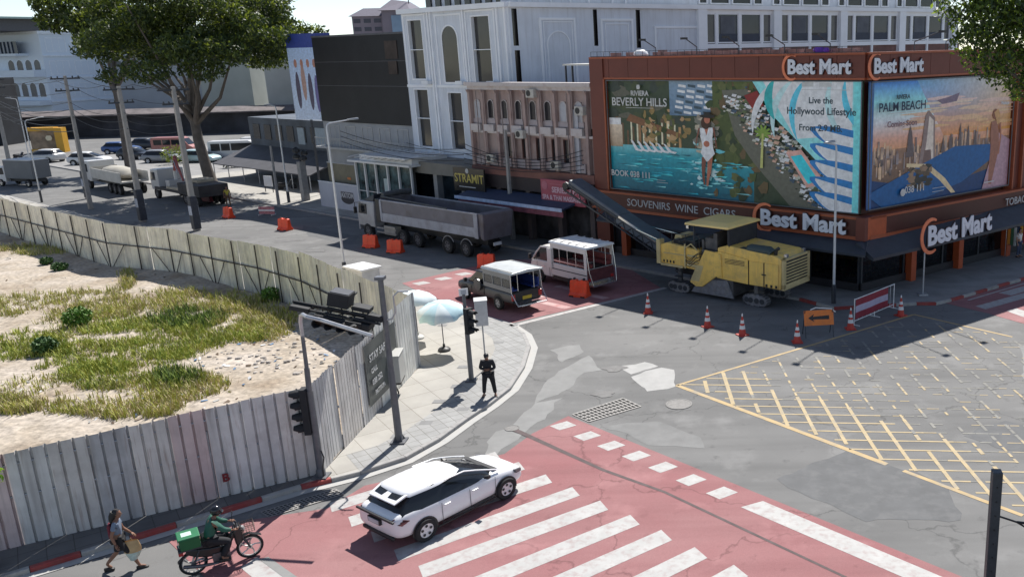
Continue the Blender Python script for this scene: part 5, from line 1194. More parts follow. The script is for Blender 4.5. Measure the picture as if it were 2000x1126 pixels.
# glazed wing
WG = mat('wing_glass', (.035,.045,.06), .1, 0, .3, .25); CUR = mat('room_curtain', (.24,.26,.30), .8, 0, .2, .8); RM = mat('room_inside', (.04,.045,.055), .7, 0, .5, .6)
mb = MB(XH); 
for i in range(5): x = 17.0+8.2*i; mb.box(x-.55,x+.35,-.3,.3,8,15.5)
mb.box(17,51,-.05,.3,12.45,12.8); mb.box(17,51,-.02,.25,15.2,15.5); mb.box(17,51,2.5,2.7,8,15.5); mb.box(17,51,.3,2.6,12.3,12.45); mb.build('wing_frame', HT_, hot)
mb = MB(XH); mb.poly([(17,2.4,12.4),(51,2.4,12.4),(51,2.4,15.5),(17,2.4,15.5)]); mb.build('room_wall', RM, hot, fix=False)
for i in range(4):
    x = 17.0+8.2*i+.4
    for a, c, k in ((0,1.05,0),(1.25,3.5,1),(3.75,6.0,2),(6.2,7.2,3)):
        window(hot, XH, x+a, x+c, 12.85, 15.2, .02, dep=.12, fr=.09, FM=HT_, PM=(WG if k in (1,2) else mat('wing_side_glass', (.09,.09,.095), .2, 0, .2, 1)))
    mb = MB(XH); mb.box(x+3.5,x+3.75,-.06,.15,11.0,15.2); mb.box(x+1.02,x+1.25,-.04,.12,12.8,15.2); mb.box(x+6.0,x+6.2,-.04,.12,12.8,15.2); mb.build('mullion', HT_, hot)
    mb = MB(XH); mb.box(x+1.6,x+3.2,.06,.068,13.1,15.0); mb.build('curtain', mat('curtain_grey', (.12,.13,.15), .8, 0, .2, 1), hot)
    mb = MB(XH); mb.box(x+1.3,x+3.5,.058,.064,12.9,13.6); mb.box(x+3.8,x+6.0,.058,.064,12.9,13.6); mb.build('bed_shape', mat('bed_blue_grey', (.05,.06,.085), .7), hot)
mb = MB(XH); mb.box(17,51,.1,.3,8,12.45); mb.build('lower_wall', mat('brown_lower_wall', (.17,.09,.08), .8, 0, .3, .7), hot)
# street level
mb = MB(); mb.box(-12.7,-.2,-3.0,.3,3.85,4.7); mb.build('ground_floor_fascia', mat('beige_fascia', (.19,.18,.16), .7, 0, .1, 1), hot)
each('street_column', mat('grey_column', (.28,.28,.28)), hot, [(x-.22,x+.22,-2.7,-2.2,.13,3.85) for x in (-12.3,-9.9,-6.5,-3.2,-.6)])
mb = MB(); mb.poly([(-12.7,-1.0,.13),(0,-1.0,.13),(0,-1.0,3.85),(-12.7,-1.0,3.85)]); mb.build('shop_front', mat('shop_front_blue', (.03,.045,.06), .15, 0, .8, .7), hot, fix=False)
# ---------------------------------------------------------------- black clad building
bk = thing('building', tuple(SP(42.3,3.4))[:2]+(0,), 'broad building clad in black sheeting with grey balconies below, left of the white hotel', 'building', F1)
BK = mat('black_cladding', (.010,.010,.012), .6, 0, .4, .5)
mb = MB(); mb.box(-14.0,0,0,10,6.9,14.15); mb.build('black_cladding', BK, bk); mb = MB(); mb.box(-14,0,-.06,.0,14.1,14.25); mb.box(-14,0,-.02,0,12,12.04); mb.box(-14,0,-.02,0,10,10.04); mb.build('cladding_edge', mat('edge_strip', (.1,.1,.11)), bk)
mb = MB(); mb.box(-2.9,-1.2,-.05,-.01,12.2,13.6); mb.box(-2.6,-1.4,-.08,-.03,11,12); mb.build('brown_sheets', mat('brown_sheet', (.05,.035,.028), .7, 0, .4, 1), bk)
mb = MB(); mb.box(-14,0,.1,10,0,6.9); mb.build('lower_wall', mat('grey_render', (.33,.34,.36), .8, 0, .12, .6), bk)
for i in range(5): window(bk, I4, -13+i*2.6, -11.4+i*2.6, 5.2, 6.6, .08, dep=.12, fr=.08, nx=2, FM=mat('pale_frame', (.4,.4,.4)), PM=GLS)
mb = MB(); mb.box(-14,0,-.9,.1,4.6,4.75)
for i in range(28): mb.box(-14+i*.5,-13.96+i*.5,-.88,-.85,4.75,5.5)
mb.box(-14,0,-.9,-.85,5.5,5.56); mb.build('balcony', mat('pale_frame', (.4,.4,.4)), bk)
bb = thing('billboard', tuple(SP(57.6,3.0))[:2]+(0,), 'blue topped pale billboard with blurred figures at the left end of the black building', 'billboard', F1-18)
mb = MB(); mb.box(-.1,0,.1,.3,0,7); mb.box(3.9,4.0,.1,.3,0,7); mb.build('billboard_posts', DMET, bb)
Pb = poster(I4, -1.6, 3.4, 7, 14.5, 0, 'billboard_print', bb); Pb.rect(0,0,1,.84,(.30,.33,.40),(.25,.3,.42)); Pb.rect(0,.84,1,1,(.04,.06,.18)); rg = random.Random(4)
for i in range(6): Pb.blob(.15+i*.14,.4+rg.uniform(-.1,.1),.05,.22,rg.choice([(.08,.07,.10),(.25,.18,.16),(.12,.11,.2)])); Pb.blob(.15+i*.14,.66,.035,.05,(.25,.15,.12))
Pb.done()
# ---------------------------------------------------------------- glass cafe pavilion
cf = thing('cafe_pavilion', tuple(SP(37.4,.6))[:2]+(0,), 'small glass cafe with thin white posts and flat white slatted roofs', 'building', F1)
CFW = mat('cafe_white', (.62,.62,.62), .5, 0, .05, 2)
mb = MB(); mb.box(-8.0,.4,-1.6,2.4,4.35,4.5); mb.box(-6.8,.2,-1.2,2,4.5,4.95); mb.box(-4.8,.4,-1.9,-.2,4.95,5.05)
for i in range(9): mb.tube((-7.6+i*.9,-1.7,4.75),(-6.9+i*.9,1.5,5.15),.04,n=5)
mb.build('roof', CFW, cf)
for i, x in enumerate((-7.6,-6.3,-4.8,-3.2,-1.7,-.1)):
    mb = MB(); mb.box(x-.07,x+.07,-1.2,-1.05,.13,4.35); mb.build('post', CFW, cf)
mb = MB(); mb.box(-7.6,-.1,-1.12,-1.08,2.0,2.06); mb.box(-7.6,-.1,-1.12,-1.05,.13,.35); mb.build('rail', CFW, cf)
mb = MB(); mb.poly([(-7.6,-1.0,.13),(-.1,-1.0,.13),(-.1,-1.0,4.35),(-7.6,-1.0,4.35)]); mb.poly([(-7.6,-1.0,.13),(-7.6,1.8,.13),(-7.6,1.8,4.35),(-7.6,-1.0,4.35)]); mb.build('glass_wall', mat('cafe_glass', (.05,.085,.09), .12, 0, .9, 1.6), cf, fix=False)
mb = MB(); mb.box(-4.0,-3.5,-1.04,-1.02,1.5,3.2); mb.build('door_poster', mat('pale_poster', (.4,.48,.48)), cf)
hb = thing('hoarding', tuple(SP(45,.6))[:2]+(0,), 'brownish hoarding panel left of the glass cafe', 'hoarding', F1)
mb = MB(); mb.box(-6.3,-.2,0,.08,1.9,3.75); mb.build('hoarding_board', mat('olive_board', (.17,.15,.10), .6, 0, .3, .8), hb); mb = MB(); mb.box(-6.35,-.15,-.03,.1,3.75,3.82); mb.box(-2.1,-2.0,-.03,.0,1.9,3.75); mb.build('hoarding_frame', mat('pale_frame', (.4,.4,.4)), hb); mb = MB()
for x in (-6.2,-3.2,-.3): mb.box(x-.05,x+.05,.0,.07,.1,1.9)
mb.build('hoarding_legs', DMET, hb); mb = MB(); mb.ball((-3.1,-.03,2.6),(.3,.02,.14),8); mb.build('orange_figure', mat('orange_print', (.6,.2,.06)), hb)
hw = thing('site_wall', tuple(SP(44.6,-.3))[:2]+(0,), 'white site wall with a dark round logo and lettering where two people stand', 'wall', F1)
mb = MB(); mb.box(-6.9,0,0,.12,.12,2.25); mb.build('wall_panel', mat('site_white', (.46,.47,.52), .6, 0, .06, 1), hw); mb = MB(); mb.box(-6.95,.05,-.03,.15,2.25,2.31); mb.build('wall_cap', WHT, hw)
mb = MB(); mb.lathe([(.02,-.02),(.95,-.015),(.95,0)], (0,0,0), 20, ax='y'); mb.v = [Vector((v.x-2.6, v.y, v.z*.42+1.05)) for v in mb.v]; mb.build('logo_disc', mat('logo_dark', (.05,.045,.05)), hw)
mb = MB(); mb.box(-3.5,-1.7,-.035,-.02,1.1,1.65); mb.build('logo_band', mat('logo_grey', (.1,.09,.1)), hw); text('AXTOM', .58, WT(-3.45,-.04,1.18), mat('logo_letter', (.55,.55,.55)), hw, bold=.01, squash=.9)
# ---------------------------------------------------------------- low dark shops farther on
ds = thing('building', tuple(SP(60,8))[:2]+(0,), 'low dark fronted shops with a grey slanting awning behind the plaza', 'building', F1)
mb = MB(); mb.box(-20,0,0,9,0,6.3); mb.build('wall', mat('slate_wall', (.06,.075,.10), .6, 0, .4, .5), ds); mb = MB(); mb.loft([[(-20,0,3.3),(-20,-4.5,1.7),(-20,-4.5,1.6),(-20,0,3.1)],[(0,0,3.3),(0,-4.5,1.7),(0,-4.5,1.6),(0,0,3.1)]]); mb.build('awning', mat('slate_awning', (.07,.07,.08), .7, 0, .2, 1), ds)
mb = MB()
for i in range(7): mb.tube((-20+i*3.3,-4.4,0),(-20+i*3.3,-4.4,1.6),.05,n=6)
mb.build('awning_posts', MET, ds); each('wall_sign', mat('pale_blue_sign', (.3,.36,.42)), ds, [(-6,-4,-.1,0,3.6,5.6),(-9.5,-8.2,-.1,0,3.8,5.5)])
each('window', GLS, ds, [(-19+i*2.4,-17.6+i*2.4,-.06,.0,4.0,5.6) for i in range(8)])
# ---------------------------------------------------------------- pale grey block at the left
P0, P1_ = G(112,252), G(215,244)
gb = thing('apartment_block', (P0.x, P0.y, 0), 'pale grey four storey apartment block at the top left with arched side windows', 'building', math.degrees(math.atan2((P1_-P0).x, (P1_-P0).y)))
GBM = mat('pale_block_paint', (.72,.80,.88), .7, 0, .06, .1, dirt=(.6,.65,.7), da=.3, ds=.1); GBW = mat('block_window', (.10,.13,.16), .3, 0, .3, .3); GBD = mat('block_dark_window', (.03,.05,.08), .2, 0, .3, .3)
mb = MB(); mb.box(0,42,0,20,0,16.2); mb.build('wall', GBM, gb); mb = MB(); mb.box(-.3,42,-.4,20,16.2,16.7)
for z in (4.6,8.6,12.4): mb.box(0,42,-.25,0,z,z+.25)
mb.build('cornice', mat('block_trim', (.8,.85,.9), .7), gb)
for r_ in range(3):
    for i in range(7): window(gb, I4, .9+i*4.6, 4.6+i*4.6, 5.4+r_*3.9, 7.8+r_*3.9, -.02, dep=.12, fr=.14, nx=3, FM=mat('block_trim', (0,0,0)), PM=GBW)
XL = Matrix.Rotation(R(90), 4, 'Z')      # side face, x runs along -y side
XS = Matrix.Rotation(R(-78), 4, 'Z')
mb = MB(XS); mb.box(-26,0,0,3,0,16.2); mb.build('side_wall', GBM, gb)
for r_ in range(2):
    for i in range(4): window(gb, XS, -2.6-i*2.3, -1.0-i*2.3, 5.6+r_*3.9, 8.0+r_*3.9, 0, fr=.12, FM=mat('block_trim', (0,0,0)), PM=GBD, arch=True)
mb = MB(XS); mb.box(-26,-.2,-2.2,0,9.0,10.2); mb.box(-26,-.2,-2.2,0,4.2,5.0); mb.box(-26,-3.5,-2.6,0,12.6,13.0); mb.build('balcony', GBM, gb)
mb = MB(XS)
for i in range(22): mb.box(-26+i*1.0,-25.7+i*1.0,-2.2,-2.1,13.0,15.0)
mb.build('balusters', mat('baluster_grey', (.3,.33,.38)), gb); mb = MB(XS); mb.box(-26,-3.5,-2.0,-1.9,12.9,15.0); mb.build('balcony_dark', GBD, gb)
mb = MB(); mb.box(-14,4,-2,18,18.6,18.9); gb.scale = (1,1,1.12); mb.build('green_roof', mat('pale_green_roof', (.42,.55,.50), .5), gb); mb = MB(); mb.box(-12,3,0,16,16.7,18.6); mb.build('roof_room', mat('roof_room_dark', (.12,.12,.13)), gb)
# dark shops at its foot and the yellow portal
lf = thing('shop_row', tuple(G(150,268))[:2]+(0,), 'row of dark shop awnings at the foot of the pale grey apartment block', 'building', 84)
mb = MB(); mb.box(-16,40,0,5,0,4.2); mb.build('wall', mat('dark_shops', (.045,.045,.055), .7, 0, .6, .3), lf); mb = MB(); mb.loft([[(-16,0,4.6),(-16,-2.5,3.8),(-16,-2.5,3.6),(-16,0,4.2)],[(40,0,4.6),(40,-2.5,3.8),(40,-2.5,3.6),(40,0,4.2)]]); mb.build('awning', mat('grey_brown_awning', (.14,.12,.12), .8, 0, .4, .5), lf)
pg = G(130,297); YS = 1; yp = thing('shop_portal', (pg.x,pg.y,0), 'bright yellow framed shop portal on the far side of the street at the left', 'shop front', 84)
YP = mat('yellow_portal', (.62,.33,.03), .5, 0, .05, 1); mb = MB(); mb.box(-1.2,0,-.3,1,0,4.4); mb.box(-5.5,-1.2,-.3,1,3.9,4.5); mb.box(-5.5,-1.2,-.3,1,0,.7); mb.build('portal_frame', YP, yp)
yp.scale = (.85,1,.8)
mb = MB(); mb.box(-5.5,-1.2,.2,.4,.7,3.9); mb.build('portal_inside', mat('portal_warm_wall', (.30,.22,.15), .7, 0, .5, .8), yp); mb = MB(); mb.ball((-2.3,-.1,2.6),(.55,.1,.55),10); mb.build('portal_light_disc', mat('cream_disc', (.75,.65,.45)), yp)
# towers on the horizon
tw = G(730,66, 12.2) if False else None
tp = (-60,190); t = thing('tower_block', tp, 'brown and blue hipped roof tower block on the skyline between the tree and the hotel', 'building', 90)
TWB = mat('hazy_brown', (.20,.17,.20), .8, 0, .12, .2); mb = MB(); mb.box(-9.5,-3,0,10,0,20.5); mb.box(-3,2.5,-1,10,0,21.5); mb.build('tower_wall', TWB, t); mb = MB(); mb.box(-1,2.5,-1.4,-1,0,20.5); mb.build('tower_face', mat('hazy_blue', (.2,.28,.38), .7, 0, .2, .2), t)
mb = MB(); mb.loft([[(-10,-.6,20.5),(-2.6,-.6,20.5),(-2.6,10.5,20.5),(-10,10.5,20.5)],[(-8,3,22.2),(-4.5,3,22.2),(-4.5,6,22.2),(-8,6,22.2)]]); mb.loft([[(-3.6,-1.8,21.5),(3,-1.8,21.5),(3,10.5,21.5),(-3.6,10.5,21.5)],[(-2,3,23.8),(1,3,23.4),(1,6,23.4),(-2,6,23.8)]]); mb.build('roof', mat('hazy_roof', (.13,.12,.16), .8), t)
each('window', mat('hazy_window', (.06,.06,.08)), t, [(-9.2+i*2.1,-7.8+i*2.1,-.08,0,z,z+.8) for z in (17.6,19.2,15.8) for i in range(3)]); mb = MB(); mb.tube((1.5,3,23),(1.5,3,27),.12,n=5); mb.build('mast', DMET, t)
for x, y, w_, h, c, lb in ((-75,170,9,15.7,(.45,.45,.42),'cream rooftop block on the skyline right of the big tree'),(-60.5,150,6,15.6,(.55,.56,.56),'white rooftop box directly left of the hotel edge'),(-92,180,10,17.5,(.4,.42,.38),'pale green block on the skyline behind the tree tips'),(-110,190,22,13.5,(.4,.42,.45),'long grey roofs far behind the big tree'),(-67,160,7,14.4,(.38,.38,.4),'small grey roof right below the hipped tower')):
    t = thing('building', (x,y), lb, 'building', 90); mb = MB(); mb.box(-w_/2,w_/2,0,10,0,h); mb.build('wall', mat('far_wall_%d' % int(w_*10+x*-3), c, .8, 0, .1, .2), t); mb = MB(); mb.box(-w_/2-.2,w_/2+.2,-.2,10,h,h+.25); mb.build('roof', mat('far_roof', (.3,.3,.31)), t)
    each('window', mat('far_window', (.08,.09,.11), .3), t, [(-w_/2+.4+i*1.6,-w_/2+1.3+i*1.6,-.05,0,h-1.9,h-.8) for i in range(int(w_//1.6))])

# air conditioners, pipes and hanging cables on the street fronts
for x, z, par in ((-28.3,5.2,pk),(-25.1,6.95,pk),(-21.9,5.1,pk),(-19.4,8.6,pk),(-23.8,9.6,pk)):
    mb = MB(); mb.box(x-.38,x+.38,-.42,-.12,z,z+.55); o = mb.build('air_conditioner', mat('aircon_cream', (.5,.48,.44), .6, 0, .1, 3, dirt=(.25,.2,.17), da=.6, ds=3), par, bevel=.02)
    mb = MB(); mb.lathe([(.02,-.435),(.2,-.435),(.2,-.42)], (x-.1,0,z+.28), 12, ax='y'); mb.build('fan_grille', BLK, o)
for x in (-29.6,-27.0,-24.4,-20.7): mb = MB(); mb.path([(x,-.14,10.0),(x+.05,-.14,8.4),(x-.04,-.14,6.6),(x+.06,-.16,4.6)], .035, 5); mb.build('drain_pipe', mat('pipe_grey', (.25,.2,.19)), pk)
for k in range(5): cable(SP(31,-.5)+Vector((0,0,5.0+.35*k)), SP(19,-.6)+Vector((0,0,5.3+.3*k)), .35+.12*k, ('lowest','second','middle','fourth','highest')[k]+' black cable drooping across the pink shophouse front', .025)
for k in range(3): cable(SP(31,-.5)+Vector((0,0,5.2+.4*k)), SP(45,-1.5)+Vector((0,0,6.0+.4*k)), .5, ('lowest','middle','highest')[k]+' dark cable between the shophouse and the glass cafe', .025)
for x in (-10.2,-6.0,-2.4): mb = MB(); mb.box(x,x+.8,-.5,-.05,10.25,10.5); mb.build('ledge_unit', HT_, hot)
dk = thing('building', tuple(G(8,285))[:2]+(0,), 'dark cable strewn shop building cut by the left edge of the picture', 'building', 84)
mb = MB(); mb.box(-26,0,0,6,0,10.5); mb.build('wall', mat('dark_shop_wall', (.015,.018,.024), .9, 0, .4, .4), dk)
each('awning', mat('dark_awning_grey', (.10,.09,.10), .8, 0, .4, 1), dk, [(-26,.3,-2.2,0,3.6,3.8),(-26,.2,-1.2,0,7.2,7.35)]); each('shop_panel', mat('grey_panel', (.22,.22,.24), .6, 0, .5, 1), dk, [(-3.2,-.8,-.1,0,4.4,6.8),(-7.5,-4.2,-.1,0,8.2,10.8),(-3,-1,-.1,0,8.5,10)])
# ================================================================ vehicles
def wheel(p, X, x, y, r_, w_, nm='wheel', rimM=None, side=1, spokes=5):
    mb = MB(X); mb.lathe([(r_*.62, -w_/2), (r_*.93, -w_/2), (r_, -w_*.36), (r_, w_*.36), (r_*.93, w_/2), (r_*.62, w_/2)], (x, y, r_), 20, ax='y'); del mb.f[-2:]; del mb.mi[-2:]; o = mb.build(nm, RUB, p, smooth=True, ang=35)
    mb = MB(X); s_ = side; mb.lathe([(.01, s_*w_*.30), (r_*.63, s_*w_*.40), (r_*.63, s_*w_*.10), (.01, s_*w_*.05)], (x, y, r_), 18, ax='y')
    mb.build('rim', rimM or CHR, o, smooth=True, ang=30)
    mb = MB(X)
    for k in range(spokes):
        a = 2*math.pi*k/spokes+.3; c = (x+r_*.40*math.cos(a), r_+r_*.40*math.sin(a)); q = []
        for t in range(7): b_ = 2*math.pi*t/7; q.append((c[0]+r_*.13*math.cos(b_), c[1]+r_*.13*math.sin(b_)))
        mb.poly([(u, y+s_*w_*.455, v) for u, v in q])
    mb.build('rim_openings', BLK, o, fix=False); return o
def ring_body(x, w_, zb, zt, tum=.10, crown=.03):
    h = zt-zb
    H_ = [(0,zb),(w_*.80,zb),(w_*.97,zb+h*.12),(w_,zb+h*.35),(w_*.99,zb+h*.62),(w_*.95,zb+h*.88),(w_*.84,zt),(w_*.45,zt+crown*.8),(0,zt+crown)]
    return [(x,y,z) for y, z in H_]+[(x,-y,z) for y, z in H_[-2:0:-1]]
def car(name, p, az, lab, paint, L=4.3, cat='car', gr=None, hatch=True, scale=1, detail=True, suv=1.0):
    t = thing(name, p, lab, cat, az, gr); t.scale = (scale,)*3; f = L/4.3
    st = [(-2.14,.76,.50,.90),(-2.08,.84,.36,1.00),(-1.85,.885,.27,1.08),(-1.3,.90,.24,1.08),(-.3,.90,.23,1.05),(.6,.90,.23,1.01),(1.0,.90,.24,.965),(1.45,.885,.25,.90),(1.85,.84,.28,.81),(2.06,.76,.33,.70),(2.15,.62,.42,.58)]
    mb = MB(); mb.loft([ring_body(x*f, w_, zb, zt) for x, w_, zb, zt in st]); mb.build('body', paint, t, smooth=True, ang=50, sub=1)
    mb = MB(); zb = .98
    def gr_(z, xr, xf, w0, w1):
        n = [(xr, 0), (xr+.02, w0*.7), (xr+.12, w0), (xr+.7, w1*1.0), (xf-.9, w1), (xf-.3, w0*.93), (xf-.04, w0*.65), (xf, 0)]
        return [(x*f, y, z+.035*(1-(y/w1)**2)*(z > 1.3)) for x, y in n]+[(x*f, -y, z+.035*(1-(y/w1)**2)*(z > 1.3)) for x, y in n[-2:0:-1]]
    mb.loft([gr_(.95,-2.04,1.22,.80,.84), gr_(1.08,-1.93,1.0,.76,.80), gr_(1.25,-1.74,.60,.69,.73), gr_(1.39,-1.55,.12,.61,.665)]); mb.build('windows', GLS, t, smooth=True, ang=35)
    mb = MB(); mb.loft([gr_(1.365,-1.66,.22,.655,.705), gr_(1.43,-1.62,.12,.63,.68), gr_(1.475,-1.45,-.10,.54,.59)]); mb.build('roof', paint, t, smooth=True, ang=60)
    mb = MB()
    for s_ in (-1, 1):
        mb.path([(x*f, s_*y, z) for x, y, z in ((1.24,.76,.98),(.88,.745,1.13),(.50,.71,1.28),(.14,.675,1.40),(-.5,.69,1.43))], .022, 5)
    mb.build('pillars', paint, t, smooth=True)
    for s_ in (-1, 1):
        q = MB()
        for wx_ in (-1.33, 1.33):
            pts = [(wx_*f+.385*math.cos(R(a)), .345+.385*math.sin(R(a))) for a in range(-14,195,12)]; q.poly([(x, s_*.906, z) for x, z in pts]); 
        q.box(-.95*f,.95*f,s_*.885-.02,s_*.885+.02,.21,.245); q.build('wheel_arches', BLK, t, fix=False, solid=.004)
        for wx_ in (-1.33, 1.33): wheel(t, None, wx_*f, s_*.862, .335, .2, side=s_, rimM=mat('alloy_rim', (.75,.75,.76), .4, .1, .05))
    if detail:
        mb = MB()
        for s_ in (-1, 1): 
            for x in (-.78,.12,.98): mb.box(x-.005,x+.005,s_*.905-.004,s_*.905+.004,.32,.9)
            mb.box(-.8,1.0,s_*.912-.003,s_*.912+.003,.30,.31)
        mb.build('door_gaps', DMET, t)
        for s_ in (-1, 1):
            for x in (-.62,.28): mb = MB(); mb.box(x-.1,x+.1,s_*.925-.02,s_*.925+.02,.80,.835); mb.build('door_handle', paint, t, bevel=.01)
            mb = MB(); mb.loft([[(.62,s_*.86,.98),(.74,s_*.86,.98),(.74,s_*.86,1.06),(.62,s_*.86,1.06)],[(.64,s_*1.04,1.0),(.76,s_*1.02,1.0),(.76,s_*1.02,1.12),(.64,s_*1.04,1.12)]]); mb.build('mirror', BLK, t, bevel=.02)
            mb = MB(); mb.loft([[(1.72,s_*.80,.66),(1.98,s_*.74,.60),(2.0,s_*.72,.70),(1.70,s_*.80,.78)],[(1.75,s_*.90,.67),(2.0,s_*.80,.61),(2.0,s_*.79,.71),(1.72,s_*.885,.79)]]); mb.build('headlight', mat('headlight_glass', (.12,.12,.13), .1), t, bevel=.01)
            mb = MB(); mb.loft([[(-2.12,s_*.60,.86),(-1.95,s_*.91,.80),(-1.75,s_*.915,.86),(-2.02,s_*.7,.98)],[(-2.165,s_*.60,.87),(-2.0,s_*.925,.80),(-1.75,s_*.93,.86),(-2.1,s_*.7,.975)]]); mb.build('tail_light', mat('tail_light_dark', (.07,.02,.02), .2), t, bevel=.01)
        mb = MB(); mb.box(-2.185,-2.12,-.8,.8,.90,.96); mb.build('rear_strip', BLK, t, bevel=.015)
        mb = MB(); mb.box(-2.2,-2.13,-.26,.26,.70,.86); pl_ = mb.build('plate_recess', BLK, t); mb = MB(); mb.box(-2.215,-2.2,-.22,.22,.725,.84); mb.build('number_plate', mat('plate_grey', (.5,.5,.52)), pl_)
        mb = MB(); mb.box(-2.14,-2.05,-.68,.68,.30,.42); mb.build('rear_bumper', BLK, t, bevel=.05)
        mb = MB(); mb.loft([[(-1.55,-.60,1.435),(-1.55,.60,1.435),(-1.55,.60,1.385),(-1.55,-.60,1.385)],[(-1.92,-.56,1.30),(-1.92,.56,1.30),(-1.92,.56,1.265),(-1.92,-.56,1.265)]]); mb.build('spoiler', paint, t, bevel=.015)
        for s_ in (-1, 1): mb = MB(); mb.poly([(-1.58,s_*.07,1.432),(-1.58,s_*.50,1.432),(-1.80,s_*.47,1.35),(-1.82,s_*.13,1.343)]); mb.build('spoiler_recess', GLS, t, solid=.004)
        mb = MB(); mb.poly([(1.27,-.66,.975),(1.27,.66,.975),(1.10,.70,1.01),(1.10,-.70,1.01)]); mb.build('cowl', BLK, t, solid=.01)
    return t
CARW = mat('car_white', (.80,.80,.81), .3, 0, .01, 1, coat=.4)
pr_, pf_ = G(833,1052), G(985,972); hd = (pf_-pr_).normalized(); az_ = math.degrees(math.atan2(hd.x, hd.y)); ctr = (pr_+pf_)/2+Vector((-hd.y, hd.x, 0))*.83
car('parked_car', ctr, az_, 'clean white hatchback driving over the red crossing in the foreground', CARW)
bpy.data.objects['parked_car'].scale = (1.04,1,.93); bpy.data.objects['parked_car'].name = 'car'

# songthaew 1: silver pickup with a canopy
def P_(pa, az): return (pa.x, pa.y, 0)
SILV = mat('silver_grey_paint', (.075,.077,.08), .35, .3, .08, 2); CHAR = mat('charcoal_paint', (.045,.045,.048), .35, .2, .1, 2); CANV = mat('canopy_silver', (.50,.53,.54), .4, .1, .1, 1, dirt=(.32,.32,.3), da=.4, ds=1.5)
BLUS = mat('blue_bench', (.02,.045,.20), .5, 0, .15, 2)
a1 = -45
w1 = G(980,603); hd = Vector((math.sin(R(a1)), math.cos(R(a1)), 0)); lf_ = Vector((-hd.y, hd.x, 0)); c1_ = w1-lf_*.72
t = thing('songthaew', (c1_.x, c1_.y, 0), 'open backed silver grey songthaew pickup with blue bench and yellow plate, nearer one', 'songthaew', a1, 'songthaew taxis in the street')
t.scale = (1.06,1.06,1.04)
# x=0 at the rear axle
mb = MB(); mb.loft([ring_body(x,w_,zb,zt,crown=.02) for x,w_,zb,zt in ((-1.15,.80,.45,.98),(-.6,.82,.42,1.0),(.5,.82,.40,1.0),(1.15,.82,.38,1.0))]); mb.build('cargo_body', SILV, t, smooth=True, ang=50)
mb = MB(); mb.loft([ring_body(x,w_,zb,zt,crown=.03) for x,w_,zb,zt in ((1.18,.82,.36,1.02),(1.9,.83,.34,1.02),(2.5,.83,.34,1.0),(3.3,.80,.36,.92),(3.75,.72,.42,.80))]); mb.build('cab', CHAR, t, smooth=True, ang=50)
mb = MB(); mb.loft([[(1.25,-.74,1.0),(2.75,-.74,1.0),(2.75,.74,1.0),(1.25,.74,1.0)],[(1.28,-.62,1.55),(2.1,-.60,1.55),(2.1,.60,1.55),(1.28,.62,1.55)]]); mb.build('cab_windows', GLS, t, bevel=.03)
mb = MB(); mb.loft([[(1.22,-.66,1.53),(2.2,-.62,1.53),(2.2,.62,1.53),(1.22,.66,1.53)],[(1.25,-.6,1.6),(2.05,-.56,1.6),(2.05,.56,1.6),(1.25,.6,1.6)]]); mb.build('cab_roof', CHAR, t, bevel=.02)
mb = MB()
for s_ in (-1,1):
    y0 = s_*.80
    mb.box(-1.15,1.2,y0-.02,y0+.02,1.0,1.22); mb.box(-1.15,1.2,y0-.02,y0+.02,1.62,1.92)
    for x in (-1.15,-.42,.36,1.12): mb.box(x,x+.09,y0-.022,y0+.022,1.22,1.62)
mb.box(1.12,1.16,-.8,.8,1.0,1.9); mb.build('canopy_sides', mat('canopy_side_grey', (.20,.21,.22), .45, .1, .1, 1, dirt=(.16,.16,.16), da=.5, ds=2), t)
mb = MB(); mb.loft([[(-1.35,y,z) for y,z in ((-.90,1.90),(.90,1.90),(.86,1.99),(0,2.06),(-.86,1.99))],[(1.3,y,z) for y,z in ((-.88,1.86),(.88,1.86),(.82,1.95),(0,2.01),(-.82,1.95))]]); mb.build('canopy_roof', CANV, t, bevel=.02)
mb = MB(); mb.box(-1.1,1.1,.38,.76,1.05,1.12); mb.box(-1.1,1.1,-.76,-.38,1.05,1.12); mb.box(-1.12,1.1,-.78,-.70,1.12,1.5); mb.box(-1.15,1.1,.70,.765,1.12,1.3); mb.build('bench', BLUS, t, bevel=.02)
mb = MB(); mb.box(-1.1,1.1,-.7,.7,1.0,1.02); mb.box(-1.17,-1.12,-.75,.75,.5,.98); mb.build('floor', BLK, t)
mb = MB(); mb.path([(-1.15,.82,1.9),(-1.2,.85,1.0),(-1.6,.8,.45),(-1.62,-.8,.42),(-1.2,-.85,1.0),(-1.15,-.82,1.9)], .025, 6); mb.box(-1.6,-1.2,-.6,.6,.40,.44); mb.build('rear_step', CHR, t)
mb = MB(); mb.box(-1.19,-1.17,-.25,.25,.6,.76); mb.build('number_plate', mat('yellow_plate', (.55,.38,.03)), t)
for s_ in (-1,1):
    mb = MB(); mb.box(-1.2,-1.12,s_*.74-.09,s_*.74+.09,.62,.92); mb.build('tail_light', mat('tail_red', (.4,.03,.03), .3), t, bevel=.02)
    wheel(t,None,0,s_*.79,.33,.2,side=s_,rimM=mat('steel_rim', (.45,.45,.46), .5)); wheel(t,None,2.95,s_*.79,.33,.2,side=s_,rimM=mat('steel_rim', (0,0,0)))
    q = MB()
    for wx_ in (0,2.95): q.poly([(wx_+.42*math.cos(R(a)), s_*.832, .36+.42*math.sin(R(a))) for a in range(0,181,15)])
    q.build('wheel_arches', BLK, t, fix=False, solid=.004)
mb = MB(); mb.lathe([(.02,-.03),(.3,-.02),(.3,.05),(.02,.06)],(1.65,.86,.98),14,ax='y'); mb.build('spare_cover', SILV, t)
